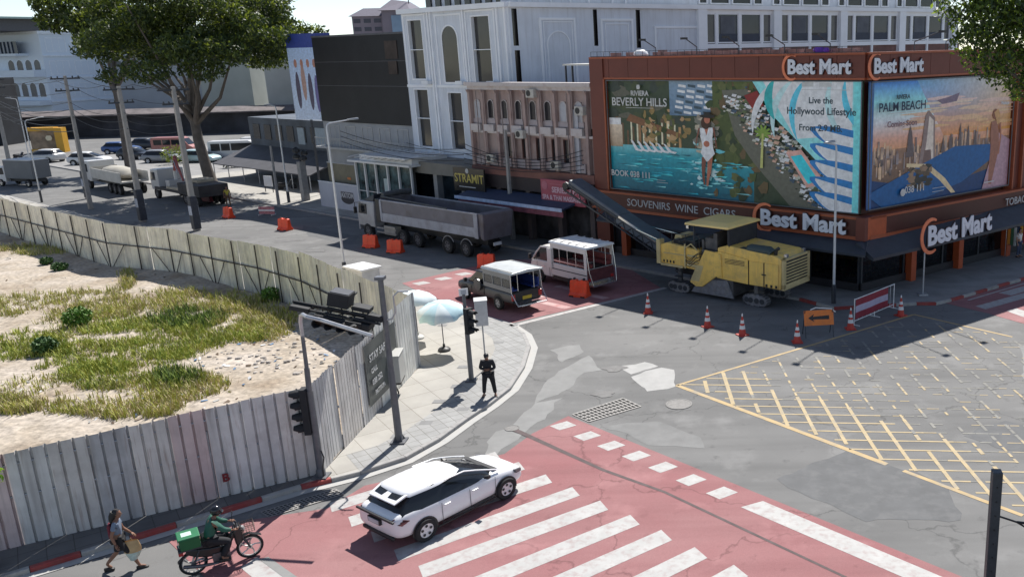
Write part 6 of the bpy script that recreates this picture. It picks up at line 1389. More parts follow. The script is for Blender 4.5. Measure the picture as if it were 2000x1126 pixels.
for s_ in (-1,1):
    mb = MB(); mb.path([(2.45,s_*.82,1.05),(2.5,s_*.98,1.12)],.015,5); mb.box(2.44,2.54,s_*1.03-.07,s_*1.03+.07,1.03,1.22); mb.build('mirror', BLK, t)
    mb = MB(); mb.box(1.75,1.93,s_*.845-.008,s_*.845+.008,.84,.87); mb.build('door_handle', CHR, t)
    mb = MB(); mb.box(1.2,1.215,s_*.838-.006,s_*.838+.006,.45,1.0); mb.box(2.3,2.315,s_*.838-.006,s_*.838+.006,.5,1.0); mb.build('door_gap', BLK, t)
    mb = MB(); mb.tube((-1.3,s_*.80,2.02),(1.2,s_*.80,1.98),.018,n=5); mb.build('roof_rail', CHR, t)
    for x in (-1.05,-.32,.46): mb = MB(); mb.box(x+.04,x+.62,s_*.80-.006,s_*.80+.006,1.24,1.60); mb.build('side_window', mat('grubby_glass', (.03,.035,.04), .12, 0, .5, 6), t)
mb = MB(); mb.box(-.9,1.0,-.5,.5,1.86,1.90); mb.build('ceiling_liner', BLUS, t); mb = MB(); mb.path([(-1.15,.45,1.05),(-1.15,.45,1.88)],.018,6); mb.path([(-1.15,-.45,1.05),(-1.15,-.45,1.88)],.018,6); mb.build('grab_pole', CHR, t)
# songthaew 2: white
WP = mat('van_white', (.66,.64,.61), .4, 0, .05, 2, dirt=(.4,.37,.33), da=.3, ds=2)
a2 = -46; w2 = G(1108,563); hd = Vector((math.sin(R(a2)), math.cos(R(a2)), 0)); lf_ = Vector((-hd.y, hd.x, 0)); c2_ = w2-lf_*.8
t = thing('songthaew', (c2_.x, c2_.y, 0), 'taller white songthaew with rounded cab and open red seated back, parked before the conveyor', 'songthaew', a2, 'songthaew taxis in the street')
mb = MB(); mb.box(-1.9,1.15,-.92,.92,.62,1.32); mb.build('cargo_body', WP, t, bevel=.04)
mb = MB()
for s_ in (-1,1):
    mb.box(-1.9,1.15,s_*.9-.02,s_*.9+.02,2.15,2.42)
    for x in (-1.9,.95): mb.box(x,x+.2,s_*.9-.022,s_*.9+.022,1.32,2.15)
mb.build('canopy_sides', WP, t)
mb = MB()
for s_ in (-1,1):
    mb.box(-1.7,.95,s_*.9-.012,s_*.9+.012,1.45,1.5)
    for x in (-1.0,-.3,.4): mb.tube((x,s_*.9,1.32),(x,s_*.9,2.15),.015,n=5)
mb.build('side_rails', CHR, t)
mb = MB(); mb.box(-1.9,-.9,-.82,.82,1.34,1.36); mb.box(1.05,1.1,-.88,.88,1.3,2.2); mb.build('floor', BLK, t)
mb = MB(); mb.box(-1.85,1.0,.45,.85,1.36,1.55); mb.box(-1.85,1.0,-.85,-.45,1.36,1.55); mb.box(-1.85,1.0,-.87,-.8,1.55,1.85); mb.build('bench', mat('red_bench', (.17,.035,.035), .5), t, bevel=.02)
mb = MB(); mb.loft([[(-2.0,-.98,2.42),(1.25,-.96,2.42),(1.25,.96,2.42),(-2.0,.98,2.42)],[(-1.98,-.94,2.52),(1.22,-.9,2.50),(1.22,.9,2.50),(-1.98,.94,2.52)],[(-1.9,-.6,2.57),(1.15,-.6,2.55),(1.15,.6,2.55),(-1.9,.6,2.57)]]); mb.build('canopy_roof', mat('roof_white', (.75,.75,.75), .4, 0, .03), t)
mb = MB(); mb.prism([(1.22,.45),(3.15,.45),(3.22,.75),(3.1,1.15),(2.55,1.28),(1.22,1.28)],'y',-.84,.84); mb.build('cab', WP, t, bevel=.06)
mb = MB(); mb.prism([(1.35,1.26),(2.95,1.24),(2.2,2.0),(1.4,2.05)],'y',-.80,.80); mb.build('cab_windows', GLS, t, bevel=.03)
mb = MB()
for s_ in (-1,1): mb.path([(3.05,s_*.80,1.2),(2.6,s_*.80,1.68),(2.2,s_*.78,2.03),(1.3,s_*.78,2.1)],.05,6); mb.path([(1.3,s_*.81,1.2),(1.3,s_*.80,2.1)],.07,6)
mb.loft([[(1.25,-.8,2.0),(2.25,-.76,2.0),(2.25,.76,2.0),(1.25,.8,2.0)],[(1.25,-.76,2.14),(2.05,-.7,2.12),(2.05,.7,2.12),(1.25,.76,2.14)]]); mb.build('cab_roof', WP, t, smooth=True)
mb = MB(); mb.box(1.0,1.4,.93,1.0,1.0,2.1); mb.build('side_cabinet', WP, t, bevel=.03)
mb = MB(); mb.box(-2.25,-1.9,-.8,.8,.42,.50); mb.box(-1.95,-1.9,-.85,.85,.5,.66); mb.path([(-1.92,.9,2.4),(-2.1,.9,1.2),(-2.25,.8,.5),(-2.25,-.8,.5),(-2.1,-.9,1.2),(-1.92,-.9,2.4)],.022,6); mb.build('rear_step', CHR, t)
mb = MB(); mb.box(-1.93,-1.9,-.9,.9,.66,1.3); mb.build('tailgate', mat('dark_maroon', (.10,.03,.035), .5, 0, .3, 4), t)
for s_ in (-1,1):
    wheel(t,None,-.55,s_*.8,.36,.24,side=s_); wheel(t,None,2.35,s_*.79,.35,.22,side=s_)
    q = MB(); q.poly([(2.35+.43*math.cos(R(a)), s_*.845, .38+.43*math.sin(R(a))) for a in range(0,181,15)]); q.build('wheel_arches', BLK, t, fix=False, solid=.004)
    mb = MB(); mb.box(-.1,1.3,s_*.55-.2,s_*.55+.2,.35,.62); mb.build('chassis_box', BLK, t)

for s_ in (-1,1):
    mb = MB(); mb.path([(2.75,s_*.84,1.3),(2.85,s_*1.02,1.42)],.018,5); mb.box(2.8,2.9,s_*1.08-.08,s_*1.08+.08,1.3,1.6); mb.build('mirror', BLK, t)
    mb = MB(); mb.box(1.75,1.95,s_*.91-.01,s_*.91+.01,.98,1.02); mb.build('door_handle', CHR, t)
    mb = MB(); mb.box(1.32,1.335,s_*.903-.006,s_*.903+.006,.5,1.24); mb.box(2.45,2.465,s_*.903-.006,s_*.903+.006,.6,1.22); mb.build('door_gap', BLK, t)
    mb = MB(); mb.box(-1.96,-1.9,s_*.78-.10,s_*.78+.10,.68,.84); mb.build('tail_light', mat('tail_red', (.4,.03,.03)), t, bevel=.015)
    mb = MB(); mb.box(-1.88,1.1,s_*.925-.006,s_*.925+.006,.98,1.03); mb.build('side_stripe', mat('stripe_dark', (.05,.05,.06)), t)
mb = MB()
for k in range(5): mb.box(-1.7+.65*k,-1.62+.65*k,-.85,.85,2.55,2.585)
mb.build('roof_ribs', WP, t); mb = MB(); mb.path([(-1.9,.4,1.36),(-1.9,.4,2.42)],.02,6); mb.path([(-1.9,-.4,1.36),(-1.9,-.4,2.42)],.02,6); mb.build('grab_pole', CHR, t)
# tipper truck
TRK = mat('truck_grey_white', (.34,.345,.37), .45, .1, .1, 1.5, dirt=(.2,.18,.17), da=.5, ds=1.2); TBED = mat('tipper_bed_paint', (.16,.15,.17), .6, .1, .15, 1, dirt=(.10,.085,.075), da=.6, ds=1.2); TLOW = mat('tipper_pale_rib', (.33,.34,.39), .55, .1, .15, 1, dirt=(.18,.17,.16), da=.5, ds=1.5)
w5, wf = G(914,501), G(724,464); hd = (wf-w5).normalized(); azt = math.degrees(math.atan2(hd.x, hd.y)); lf_ = Vector((-hd.y, hd.x, 0)); c3 = w5-lf_*1.1; LW = (wf-w5).length
t = thing('dump_truck', (c3.x, c3.y, 0), 'dusty eight wheeled tipper truck with empty grey bed and pale cab, parked along the shops', 'truck', azt)
mb = MB(); mb.box(-1.3,LW+.9,-.45,.45,.75,1.15); mb.build('chassis', BLK, t)
zb_, zt_ = 1.45, 2.85; x0, x1 = -1.5, LW-1.9
mb = MB()
for s_ in (-1,1): mb.box(x0,x1,s_*1.22-.04,s_*1.22+.04,zb_,zt_)
mb.box(x0,x1,-1.2,1.2,zb_,zb_+.08); mb.box(x1-.08,x1,-1.2,1.2,zb_,zt_+.15); mb.build('bed', TBED, t)
mb = MB()
for s_ in (-1,1): mb.box(x0,x1,s_*1.275-.02,s_*1.275+.02,zb_-.05,zb_+.55); mb.box(x0,x0+.35,s_*1.29-.03,s_*1.29+.03,zb_-.1,zt_+.02); mb.box(x1-.2,x1,s_*1.29-.03,s_*1.29+.03,zb_,zt_); mb.box(x0,x1,s_*1.23-.07,s_*1.23+.07,zt_,zt_+.07)
mb.build('bed_ribs', TLOW, t)
mb = MB(); mb.loft([[(x0-.02,-1.22,zt_+.1),(x0-.02,1.22,zt_+.1),(x0-.02,1.18,zb_-.1),(x0-.02,-1.18,zb_-.1)],[(x0-.45,-1.2,zt_+.02),(x0-.45,1.2,zt_+.02),(x0-.25,1.1,zb_-.25),(x0-.25,-1.1,zb_-.25)]]); mb.build('tailgate', TBED, t, bevel=.04)
mb = MB(); mb.path([(x1-.2,-1.1,zt_+.35),(x1-.25,0,zt_+.42),(x1-.2,1.1,zt_+.35)], .2, 10); mb.path([(x1-.2,1.25,zt_+.3),(x0+3,1.28,zt_+.12)],.05,6); mb.build('rolled_tarpaulin', mat('tarpaulin_dark', (.06,.065,.07), .7, 0, .3, 3), t)
mb = MB(); mb.loft([[(LW-.9,-1.2,.85),(LW+1.15,-1.2,.85),(LW+1.15,1.2,.85),(LW-.9,1.2,.85)],[(LW-.9,-1.2,1.7),(LW+1.2,-1.2,1.7),(LW+1.2,1.2,1.7),(LW-.9,1.2,1.7)],[(LW-.9,-1.15,2.65),(LW+1.0,-1.12,2.6),(LW+1.0,1.12,2.6),(LW-.9,1.15,2.65)]]); mb.build('cab', TRK, t, bevel=.06)
mb = MB()
for s_ in (-1,1): mb.prism([(LW-.05,1.72),(LW+.98,1.72),(LW+.85,2.42),(LW-.02,2.42)],'y',s_*1.2-.02,s_*1.2+.02)
mb.poly([(LW+1.215,-1.05,1.75),(LW+1.215,1.05,1.75),(LW+1.04,.98,2.5),(LW+1.04,-.98,2.5)]); mb.build('cab_windows', GLS, t, solid=.01)
mb = MB(); mb.loft([[(LW-.85,-1.1,2.66),(LW+.6,-1.05,2.64),(LW+.6,1.05,2.64),(LW-.85,1.1,2.66)],[(LW-.85,-1.0,3.15),(LW-.2,-.95,2.95),(LW-.2,.95,2.95),(LW-.85,1.0,3.15)]]); mb.build('roof_deflector', mat('black_deflector', (.02,.022,.03), .5), t, bevel=.04)
mb = MB(); mb.box(LW-1.6,LW-1.1,.5,1.15,1.3,2.9); mb.build('air_intake', BLK, t, bevel=.04); mb = MB(); mb.tube((LW-1.3,-.9,1.2),(LW-1.3,-.9,3.1),.1); mb.build('exhaust_stack', BLK, t)
mb = MB(); mb.path([(LW+.6,1.22,2.5),(LW+.9,1.5,2.5),(LW+.9,1.5,1.9)],.03,5); mb.box(LW+.82,LW+.9,1.4,1.62,1.75,2.2); mb.build('mirror', BLK, t)
mb = MB(); mb.box(LW+1.1,LW+1.25,-1.15,1.15,.5,.95); mb.build('bumper', TRK, t, bevel=.04)
mb = MB()
for s_ in (-1,1): mb.box(LW-4.6+1.2,LW-1.1,s_*1.15-.05,s_*1.15+.05,.55,.62); mb.box(LW-3.4,LW-1.1,s_*1.15-.05,s_*1.15+.05,.85,.92); mb.box(LW-3.3,LW-2.0,s_*1.0-.3,s_*1.0+.2,.5,1.1)
mb.build('side_guard', mat('guard_pale', (.35,.33,.3), .5), t)
for s_ in (-1,1):
    for x in (0,1.87,5.1,6.8,LW): wheel(t,None,x,s_*1.1,.52,.32,side=s_,rimM=mat('truck_rim', (.14,.14,.16), .5, .3, .2, 5),spokes=6)
    for x in (0,1.87):
        mb = MB(); mb.path([(x+.62*math.cos(R(a)), s_*1.12, .54+.62*math.sin(R(a))) for a in range(15,170,20)], .03, 5); mb.build('mudguard', TRK, t)
mb = MB(); mb.box(x0-.2,x0-.12,-.3,.3,.75,.95); mb.build('number_plate', WHT, t)

# cold planer (road milling machine)
MY = mat('machine_yellow', (.88,.57,.13), .45, 0, .1, 1.5, dirt=(.42,.29,.13), da=.5, ds=2.2, streak=.18); MYD = mat('machine_dusty', (.55,.44,.22), .7, 0, .2, 2); MGR = mat('machine_grey', (.09,.09,.095), .6, .2, .25, 2, dirt=(.2,.18,.16), da=.5, ds=2); TRKM = mat('crawler_grey', (.20,.20,.22), .7, .3, .25, 5, dirt=(.3,.28,.25), da=.5, ds=4)
m1, m2 = G(1478,596), G(1330,569); hd = (m2-m1).normalized(); azm = math.degrees(math.atan2(hd.x, hd.y)); lf_ = Vector((-hd.y, hd.x, 0)); c4_ = m1-lf_*.95; LM = (m2-m1).length
t = thing('milling_machine', (c4_.x, c4_.y, 0), 'large yellow road milling machine on crawler tracks with a black loading conveyor', 'road machine', azm)
mb = MB(); mb.prism([(-1.55,1.05),(2.1,1.15),(2.2,2.72),(1.6,2.9),(-1.2,2.7),(-1.6,2.55)],'y',-1.2,1.2); mb.build('engine_cover', MY, t, bevel=.05)
mb = MB(); mb.prism([(.3,1.1),(2.2,1.18),(2.35,2.5),(1.9,2.55),(.3,2.35)],'y',1.2,1.27); mb.box(-1.45,-.65,1.2,1.25,1.1,2.3); mb.box(-.6,.25,1.2,1.25,1.1,2.3); mb.build('side_doors', MY, t, bevel=.02)
mb = MB(); mb.box(-.64,-.61,1.2,1.262,1.05,2.3); mb.box(.26,.29,1.2,1.262,1.05,2.3); mb.box(-.75,-.5,1.25,1.27,1.68,1.74); mb.build('door_gaps', BLK, t)
mb = MB(); mb.box(-1.72,-1.6,-1.0,1.0,1.35,2.45); mb.build('radiator', BLK, t)
mb = MB()
for i in range(7): mb.box(-1.78,-1.70,-1.0,1.0,1.42+i*.15,1.49+i*.15)
mb.box(-1.76,-1.6,-1.2,-1.0,1.1,2.6); mb.box(-1.76,-1.6,1.0,1.2,1.1,2.6); mb.box(-1.76,-1.6,-1.2,1.2,1.05,1.33); mb.box(-1.76,-1.6,-1.2,1.2,2.48,2.6); mb.build('grille', MYD, t, bevel=.015)
mb = MB(); mb.path([(-.9,.95,2.75),(-.8,.95,2.85),(.3,.95,2.85),(.4,.95,2.8)],.24,12); mb.box(.45,.9,.75,1.15,2.7,2.85); mb.build('exhaust_silencer', mat('silencer', (.05,.07,.07), .5, .3), t, smooth=True); mb = MB(); mb.path([(-1.1,.95,2.6),(-1.15,.95,2.95),(-1.3,.95,3.05)],.09,8); mb.build('exhaust_pipe', BLK, t, smooth=True)
mb = MB(); mb.prism([(1.9,2.45),(2.9,2.55),(3.9,.75),(3.5,.55),(3.1,.6),(2.2,1.25),(1.85,1.2)],'y',1.22,1.34); mb.build('side_shield', MY, t, bevel=.03); mb = MB(); mb.prism([(3.0,1.7),(3.42,1.7),(3.85,.85),(3.3,.85)],'y',1.34,1.35); mb.build('shield_step', MYD, t)
mb = MB(); mb.box(1.3,3.6,-1.15,1.15,.25,1.25); mb.build('drum_housing', MGR, t, bevel=.06); mb = MB(); mb.prism([(1.2,.22),(3.9,.22),(3.7,.5),(2.8,1.0),(1.6,1.1)],'y',1.16,1.24); mb.build('drum_side_plate', TRKM, t)
mb = MB(); mb.prism([(3.3,1.35),(5.9,1.5),(6.1,1.8),(6.05,2.45),(5.5,2.62),(3.4,2.45)],'y',-1.2,1.2); mb.build('front_frame', MY, t, bevel=.05)
mb = MB(); mb.box(4.2,4.28,1.2,1.3,1.4,2.7); mb.box(5.9,6.15,.9,1.3,1.45,2.75); mb.box(3.4,4.1,1.2,1.28,1.75,1.82); mb.box(4.3,5.7,1.2,1.26,2.05,2.1); mb.box(4.4,5.9,1.18,1.28,1.38,1.5); mb.tube((3.5,1.2,1.6),(4.1,1.25,1.62),.09); mb.tube((3.5,1.22,2.1),(4.1,1.25,2.1),.06); mb.build('front_fittings', MYD, t, bevel=.02)
mb = MB(); 
for i in range(9): mb.box(3.4+rnd.uniform(0,2.2),3.7+rnd.uniform(0,2.3),-.9+rnd.uniform(0,1.6),1.0,2.45,2.6+rnd.random()*.25)
for x in (3.4,4.3,5.2,6.0): mb.tube((x,1.12,2.5),(x,1.12,3.15),.022,n=5)
mb.tube((3.4,1.12,3.15),(6.0,1.12,3.15),.022,n=5); mb.build('walkway_rails', DMET, t)
mb = MB(); mb.box(2.3,3.3,-1.0,1.1,1.3,2.5); mb.box(2.5,3.2,.2,.9,2.5,3.1); mb.box(2.35,2.6,-.9,1.0,2.5,3.4); mb.box(3.2,3.35,.3,1.0,2.5,3.0); mb.build('operator_platform', MGR, t, bevel=.04)
mb = MB(); mb.box(1.45,1.5,-1.25,1.2,2.8,3.75); mb.box(1.45,2.3,-1.28,-1.22,2.8,3.75); mb.build('rear_curtain', mat('dark_tarp', (.035,.035,.04), .8, 0, .2, 2), t)
for x in (1.55,3.7):
    for y in (-1.15,1.15): mb = MB(); mb.tube((x,y,2.5),(x,y,3.78),.04); mb.build('canopy_post', DMET, t)
mb = MB(); mb.loft([[(1.35,-1.45,3.75),(4.1,-1.45,3.75),(4.1,1.45,3.75),(1.35,1.45,3.75)],[(1.37,-1.43,3.86),(4.08,-1.43,3.86),(4.08,1.43,3.86),(1.37,1.43,3.86)],[(1.7,-1.0,3.98),(3.6,-1.0,3.98),(3.6,1.0,3.98),(1.7,1.0,3.98)]]); mb.build('canopy_roof', mat('canopy_yellow', (.88,.64,.24), .5, 0, .06, 2, dirt=(.5,.4,.2), da=.3, ds=1), t, bevel=.03)
HOSE = mat('hydraulic_hose', (.02,.02,.02), .6)
for k in range(4):
    mb = MB(); z = 1.75+.12*k; mb.path([(3.15,1.2,z+.3),(3.5,1.30,z+.12+.05*(k % 3)),(3.9,1.34,z-.2),(4.3,1.25,z-.1+.08*(k % 2))], .018, 5); mb.build('hydraulic_hose', HOSE, t, smooth=True)
each('access_step', DMET, t, [(4.45,4.85,1.24,1.42,.62+.30*k,.66+.30*k) for k in range(3)]); each('warning_stripe', BLK, t, [(-1.4+.28*k,-1.28+.28*k,1.255,1.262,1.12,1.26) for k in range(3)]+[(5.0+.22*k,5.1+.22*k,1.2,1.21,1.56,1.7) for k in range(4)])
each('vent_slot', BLK, t, [(.5,1.7,1.268,1.275,2.0+.07*k,2.03+.07*k) for k in range(4)]); each('work_lamp', CHR, t, [(-1.7,-1.55,-.9,-.7,2.62,2.76),(-1.7,-1.55,.7,.9,2.62,2.76),(3.9,4.05,1.2,1.35,3.55,3.7)])
mb = MB(); mb.prism([(4.9,2.6),(5.5,2.62),(5.4,2.95),(5.0,2.95)],'y',-.5,.6); mb.build('filter_box', MYD, t, bevel=.03); mb = MB(); mb.path([(3.45,1.25,2.45),(3.8,1.3,2.75),(4.2,1.3,2.5)],.04,6); mb.build('grab_rail', MYD, t)
def crawler(x, y):
    mb = MB(); n = 18; prof = []
    for k in range(n):
        a = 2*math.pi*k/n; c, s_ = math.cos(a), math.sin(a); prof.append((x+.72*(abs(c)**.75)*(1 if c > 0 else -1), .30+.30*(abs(s_)**.8)*(1 if s_ > 0 else -1)))
    mb.prism(prof, 'y', y-.17, y+.17); o = mb.build('crawler_track', TRKM, t, bevel=.02)
    q = MB()
    for k in range(n): a, c = prof[k], prof[(k+1) % n]; mx_, mz_ = (a[0]+c[0])/2, (a[1]+c[1])/2; q.box(mx_-.03,mx_+.03,y-.2,y+.2,mz_-.03,mz_+.03)
    q.build('track_shoes', MGR, o); q = MB()
    for dx in (-.42,-.1,.25,.5): q.lathe([(.02,-.19),(.14,-.19),(.14,.19),(.02,.19)],(x+dx,y,.28),10,ax='y')
    q.build('track_rollers', DMET, o)
    q = MB(); q.tube((x,y,.5),(x,y,1.5),.13,n=10); q.build('lifting_column', MGR, o)
for x, y in ((0,.95),(0,-.95),(LM,.95),(LM,-.95)): crawler(x, y)
mb = MB(); mb.box(-1.2,LM+.6,-.6,.6,.9,1.3); mb.build('lower_frame', BLK, t)
# conveyor
Lr_ = (Matrix.Translation((c4_.x,c4_.y,0)) @ Matrix.Rotation(rz(azm),4,'Z')).inverted()
cA = Vector((5.6,0,1.5)); cB = Vector((13.6,0,4.9)); cd = cB-cA; CL = cd.length; CXf = Matrix.Translation(cA) @ cd.to_track_quat('X','Z').to_matrix().to_4x4()
BELT = mat('conveyor_blue_grey', (.10,.115,.14), .5, .2, .2, 1.5)
mb = MB(CXf)
for y in (-.5,.5):
    mb.box(0,CL,y-.04,y+.04,.18,.28); mb.box(0,CL,y-.04,y+.04,-.28,-.2)
    for i in range(12): x = CL*i/12; mb.tube((x,y,-.24),(x+CL/24,y,.2),.03,n=5); mb.tube((x+CL/24,y,.2),(x+CL/12,y,-.24),.03,n=5)
cv = mb.build('conveyor_frame', DMET, t)
mb = MB(CXf); mb.box(.1,CL*.52,-.48,.48,-.15,.42); mb.build('conveyor_cover', BELT, cv, bevel=.04); mb = MB(CXf); mb.box(CL*.5,CL,-.42,.42,.02,.10); mb.lathe([(.02,-.5),(.22,-.5),(.22,.5),(.02,.5)],(CL,0,-.02),12,ax='y'); mb.build('conveyor_belt', BLK, cv)
mb = MB(CXf); mb.loft([[(CL*.5,-.5,.2),(CL*.5,.5,.2),(CL*.5,.5,.45),(CL*.5,-.5,.45)],[(CL*.98,-.5,.1),(CL*.98,.5,.1),(CL*.98,.5,.5),(CL*.98,-.5,.5)]]); mb.build('conveyor_hood', BELT, cv, bevel=.05)
mb = MB(CXf); mb.box(CL*.05,CL*.5,.5,.55,.28,.40); mb.build('conveyor_rail', CHR, cv)
mb = MB(); mb.tube((6.2,.9,2.6),(8.6,.45,3.0),.03,n=5); mb.tube((6.2,-.9,2.6),(8.6,-.45,3.0),.03,n=5); mb.tube((6,0,1.4),(8.4,0,2.4),.09); mb.build('conveyor_stays', CHR, t)

# tipper truck trim
# far vehicles
FP = {k: mat('paint_'+k, c, .3, .1, .04, 1) for k, c in dict(white=(.62,.62,.62), blue=(.05,.10,.25), teal=(.45,.58,.60), red=(.38,.16,.14), grey=(.25,.26,.28), dark=(.03,.035,.045), pale=(.5,.5,.5)).items()}
farc = [(240,300,'blue','dark blue car parked beside the crossarm pole'),(292,292,'dark','dark car half hidden behind the thick grey pole'),(322,318,'grey','grey car between the poles, in front of the red van'),(395,318,'teal','white and teal car parked left of the big tree trunk'),(178,322,'white','white car behind the stub pole at the far left'),(268,312,'dark','dark car behind the flatbed truck')]
for px, py, c, lb in farc: car('car', G(px,py), 95+rnd.uniform(-12,12), lb, FP[c], detail=False, gr='cars parked along the far street', scale=1.12)
def van(p, az, lab, paint, L=5.4, H_=2.3, W_=.95):
    t = thing('van', p, lab, 'van', az, 'vans parked beyond the plaza'); mb = MB(); mb.prism([(-L/2,.4),(L/2,.4),(L/2+.02,.95),(L/2-.55,1.25),(L/2-1.25,H_-.15),(L/2-1.6,H_),(-L/2+.1,H_),(-L/2,H_-.2)],'y',-W_,W_); mb.build('body', paint, t, bevel=.08)
    mb = MB(); mb.prism([(-L/2+.4,1.3),(L/2-.75,1.3),(L/2-1.3,H_-.3),(-L/2+.4,H_-.3)],'y',-W_-.012,W_+.012); mb.poly([(L/2-.55,-.8,1.3),(L/2-.55,.8,1.3),(L/2-1.18,.75,H_-.2),(L/2-1.18,-.75,H_-.2)]); mb.build('windows', GLS, t)
    mb = MB(); 
    for x in (-L/2+1.5,-L/2+2.7): mb.box(x,x+.12,-W_-.02,W_+.02,1.25,H_-.25)
    mb.build('pillars', paint, t)
    for s_ in (-1,1):
        for x in (-L*.31,L*.31): wheel(t,None,x,s_*(W_-.08),.36,.22,side=s_)
    return t
van(G(468,312), 82, 'white minibus at the near end of the parked row, right of the tree trunk', FP['white'], 6.6, 2.5); van(G(520,300), 80, 'white van parked behind the minibus, near the white lamp post', FP['white'], 5.6); van(G(345,300), 88, 'dull red van parked left of the tree trunk', FP['red'], 5.6)
# grey box truck far left
def boxtruck(p, az, lab, gr=None):
    t = thing('box_truck', p, lab, 'truck', az, gr); mb = MB(); mb.box(-2.6,1.4,-1.0,1.0,.85,2.75); mb.build('cargo_box', mat('box_grey', (.16,.165,.17), .6, 0, .1, 1), t, bevel=.03); mb = MB(); mb.box(-2.62,1.42,-1.02,1.02,2.75,2.82); mb.build('box_roof', FP['white'], t)
    mb = MB(); mb.prism([(1.5,.5),(3.1,.5),(3.15,1.1),(2.85,2.05),(1.5,2.1)],'y',-.9,.9); mb.build('cab', FP['white'], t, bevel=.05); mb = MB(); mb.prism([(1.7,1.25),(3.0,1.2),(2.8,1.9),(1.75,1.95)],'y',-.91,.91); mb.poly([(3.16,-.8,1.2),(3.16,.8,1.2),(2.9,.75,1.95),(2.9,-.75,1.95)]); mb.build('cab_windows', GLS, t)
    mb = MB(); mb.box(-2.5,3,-.5,.5,.5,.8); mb.build('chassis', BLK, t)
    for s_ in (-1,1):
        for x in (-1.6,2.3): wheel(t,None,x,s_*.85,.38,.24,side=s_)
    return t
boxtruck(G(52,362), -72, 'grey boxed light truck with white roof at the far left above the cream fence')
car('car', G(88,318), -80, 'grey and white pickup like car behind the box truck at the far left', FP['pale'], detail=False, scale=1.2, gr='cars parked along the far street')
# flatbed and crane truck
t = thing('flatbed_truck', G(232,372), 'long pale sided open truck with many dark wheels parked left of the crane', 'truck', -50)
BEI = mat('pale_truck_side', (.48,.47,.44), .6, 0, .15, .8, dirt=(.3,.28,.25), da=.4, ds=1); mb = MB(); mb.box(-5,3.2,-1.2,1.2,1.2,1.35); mb.box(-5,3.2,1.15,1.22,1.35,2.2); mb.box(-5,3.2,-1.22,-1.15,1.35,2.2); mb.box(3.1,3.2,-1.2,1.2,1.35,2.3); mb.build('bed', BEI, t); mb = MB(); mb.ball((-1,0,1.9),(3.6,1.1,.65),12); mb.build('covered_load', mat('pale_tarp', (.36,.34,.30), .8, 0, .12, 1.2), t, smooth=True)
mb = MB(); mb.box(-5,5,-.5,.5,.7,1.2); mb.build('chassis', BLK, t); mb = MB(); mb.prism([(3.5,.8),(5.4,.8),(5.5,1.6),(5.2,2.8),(3.5,2.85)],'y',-1.15,1.15); mb.build('cab', FP['white'], t, bevel=.06); mb = MB(); mb.prism([(4.2,1.7),(5.4,1.7),(5.15,2.5),(4.2,2.5)],'y',-1.165,1.165); mb.build('cab_windows', GLS, t)
for s_ in (-1,1):
    for x in (-3.9,-2.6,-1.3,4.5): wheel(t,None,x,s_*1.0,.5,.3,side=s_,rimM=mat('truck_rim',(0,0,0)))
t = thing('crane_truck', G(372,392), 'low dark trailer with beige deck and folded red loader crane, in the tree shade', 'truck', -50)
mb = MB(); mb.box(-5.5,4.5,-1.25,1.25,.9,1.15); mb.box(-5.5,-1,-1.25,1.25,1.15,1.9); mb.build('trailer_bed', mat('trailer_dark', (.045,.04,.04), .7, .1, .3, 1), t, bevel=.03); mb = MB(); mb.box(-1.2,1.8,-1.2,1.2,1.16,1.32); mb.box(-3,-1.2,-1.2,.3,1.9,2.15); mb.build('deck_boards', mat('beige_deck', (.42,.36,.27), .8, 0, .2, 2), t)
mb = MB(); mb.tube((2.4,0,1.1),(2.4,0,2.6),.2); mb.box(2.0,2.9,-.8,.8,1.15,1.8); mb.build('crane_base', FP['pale'], t); mb = MB(); mb.path([(2.4,0,2.6),(1.9,0,3.9),(.9,.3,3.3),(-.8,.6,2.0)],[.16,.16,.14,.09],6); mb.build('crane_arm', mat('crane_red', (.36,.09,.08), .5, 0, .15, 2), t); mb = MB(); mb.path([(2.1,.2,3.2),(1.2,.4,3.6),(.2,.6,2.6)],.04,5); mb.build('crane_ram', CHR, t)
mb = MB(); mb.prism([(3.6,.8),(5.4,.8),(5.5,1.6),(5.2,2.7),(3.6,2.75)],'y',-1.15,1.15); mb.build('cab', FP['pale'], t, bevel=.06); mb = MB(); mb.prism([(4.2,1.7),(5.4,1.7),(5.15,2.45),(4.2,2.45)],'y',-1.165,1.165); mb.build('cab_windows', GLS, t)
for s_ in (-1,1):
    for x in (-4.4,-3.2,-2.0,4.5): wheel(t,None,x,s_*1.0,.5,.3,side=s_,rimM=mat('truck_rim',(0,0,0)))
t = thing('material_stack', G(405,392), 'lilac and maroon stacked barrier blocks at the foot of the big tree', 'barrier', A1)
mb = MB(); mb.box(-1.2,1.2,-.3,.3,0,.5); mb.build('lower_block', mat('maroon_block', (.16,.02,.04), .5), t, bevel=.04); mb = MB(); mb.box(-1.3,1.3,-.3,.3,.52,.85); mb.build('upper_block', mat('lilac_block', (.25,.15,.45), .5), t, bevel=.04); mb = MB(); mb.lathe([(.22,.85),(.1,1.3),(.02,1.4)],n=10); mb.build('white_cap', WHT, t)
